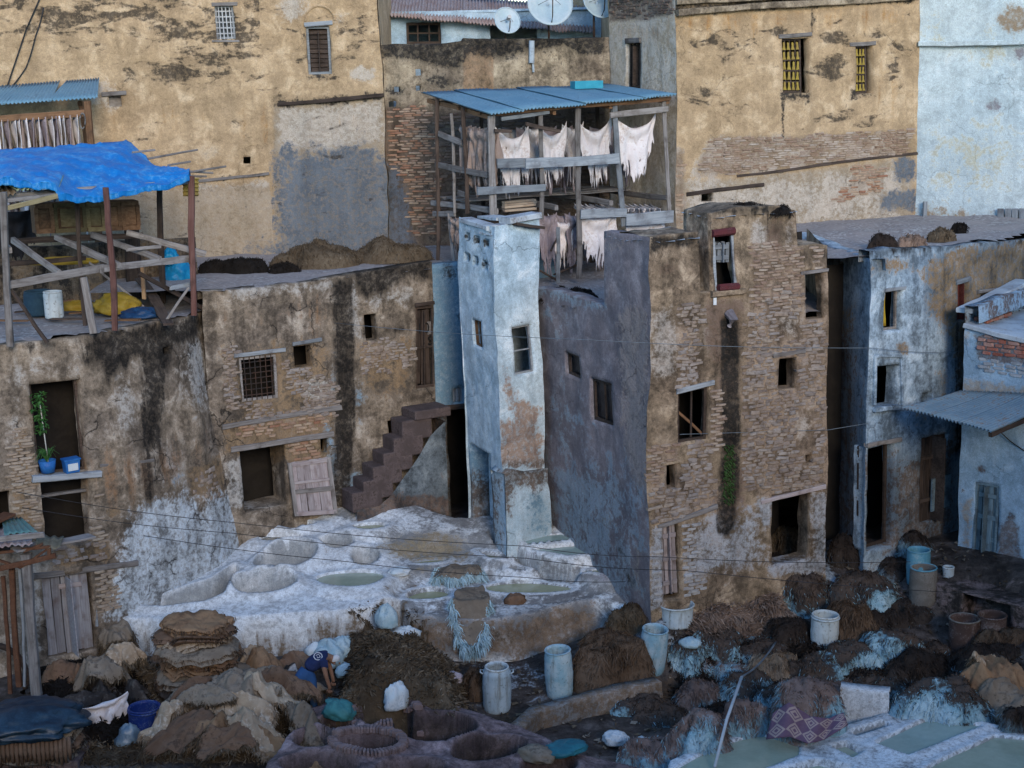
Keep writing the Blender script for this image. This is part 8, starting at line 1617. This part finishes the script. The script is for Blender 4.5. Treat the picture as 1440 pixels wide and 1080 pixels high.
# moss tufts and weeds on the drain of the stone house
m = MB()
for i in range(260):
    a, z = J2.hit(1026+RNG.uniform(-7, 7), RNG.uniform(628, 712)); p = J2.pos(a, z, .01); m.tube([p, p+J2.nrm(a)*RNG.uniform(.03, .09)+np.array((RNG.uniform(-.04, .04), 0, RNG.uniform(-.06, .04)))], [.012, .003], 3, False)
m.build('moss', LEAFD, None, label='green moss growing in the dark drain of the stone house', cat='moss', kind='stuff')
# ------------------------------------------------ wires
def wire(pts, r, mat, label, sag=.0):
    P = []
    for (a, b_) in zip(pts[:-1], pts[1:]):
        for k in np.linspace(0, 1, 10)[:-1]: P.append(np.asarray(a)*(1-k)+np.asarray(b_)*k - np.array((0, 0, sag*math.sin(math.pi*k))))
    P.append(np.asarray(pts[-1])); tube_poly('wire', P, r, mat, None, 5, label=label, cat='wire')
WIREM = mix_mat('grey_wire', (.12, .15, .18), (.18, .22, .25), None, 4, .5); WIRED = mix_mat('dark_wire', (.02, .022, .025), (.035, .035, .04), None, 4, .6)
wire([Hf.pt(470, 453, .05), atY(830, 478, 28.0), L1.pt(1200, 492, .1), L1.pt(1345, 494, .1)], .006, WIREM, 'thin pale wire crossing the white tower and stone house high up', .05)
wire([J2.pt(958, 612, .03), J2.pt(1165, 604, .05), L1.pt(1197, 600, .05)], .006, WIREM, 'thin wire across the stone front below its barred window')
wire([G.pt(20, 690, .05), atY(330, 735, 29.5), atY(740, 768, 28.8), J2.pt(915, 776, .3), atY(1280, 790, 29.5)], .007, WIRED, 'uppermost dark wire strung low over the lime vats', .06)
wire([G.pt(30, 712, .05), atY(330, 750, 29.0), atY(740, 785, 28.4), atY(960, 802, 28.), atY(1440, 838, 27.5)], .007, WIRED, 'middle dark wire strung low over the lime vats', .06)
wire([G.pt(200, 752, .05), atY(490, 790, 28.3), atY(740, 812, 28), atY(880, 818, 28.2)], .007, WIRED, 'lowest dark wire strung over the lime vats', .04)
wire([A.pt(62, -10, .05), A.pt(40, 40, .06), A.pt(6, 132, .06)], .02, WIRED, 'dark cable hanging down the ochre wall at the upper left'); wire([A.pt(64, 10, .05), A.pt(52, 50, .06), A.pt(36, 95, .07), A.pt(6, 130, .06)], .018, WIRED, 'second slack cable beside the first on the ochre wall', .05)
wire([M1.pt(1400, 598, .1), M1.pt(1420, 620, .05), M1.pt(1440, 634, .03)], .012, WIRED, 'black cable on the white house under the awning')
# steel pole leaning over the fleeces at the basins
q = [atY(1005, 1079, 24.2), atY(1022, 1012, 24.9), atY(1043, 952, 26.0)]
tube_poly('pipe', q, .028, mix_mat('pale_pipe', (.42, .48, .52), (.5, .55, .58), None, 3, .5), None, 8, label='pale bent pipe leaning over the fleeces into the left basin', cat='pipe')
wire([q[2], on_ground(1092, 915)+(0, 0, .2)], .02, WIREM, 'grey hose running from the pale pipe to the fleeces', .1)

NB = empty('house', (18, 20, .3), 'plain unseen house added at the near right to shade the court', 'house')  # out of view, added to throw shade on the lower right court
NBF = Facade([(13.5, 26.5), (13.2, 15), (26, 14), (26, 27), (13.5, 26.5)], -.2, 10.5, .08); NBF.build('wall', EARTH, NB, .5)
roof_sheet('roof', [(13.5, 26.4), (13.3, 15.1), (26, 14.1), (26, 27)], 10.4, ROOFM, NB, .8)
SB = empty('shade_house', (0, -8, 0), 'broad unseen house added behind the viewpoint to shade the court', 'house')  # out of view, added and sized to keep low sun off the court
SBF = Facade([(45, -3.5), (-45, -3.5), (-45, -14), (45, -14), (45, -3.5)], -.2, 12.5, .08); SBF.build('wall', EARTH, SB, 1.2)
roof_sheet('roof', [(45, -3.6), (-45, -3.6), (-45, -13.9), (45, -13.9)], 12.4, ROOFM, SB, 2)
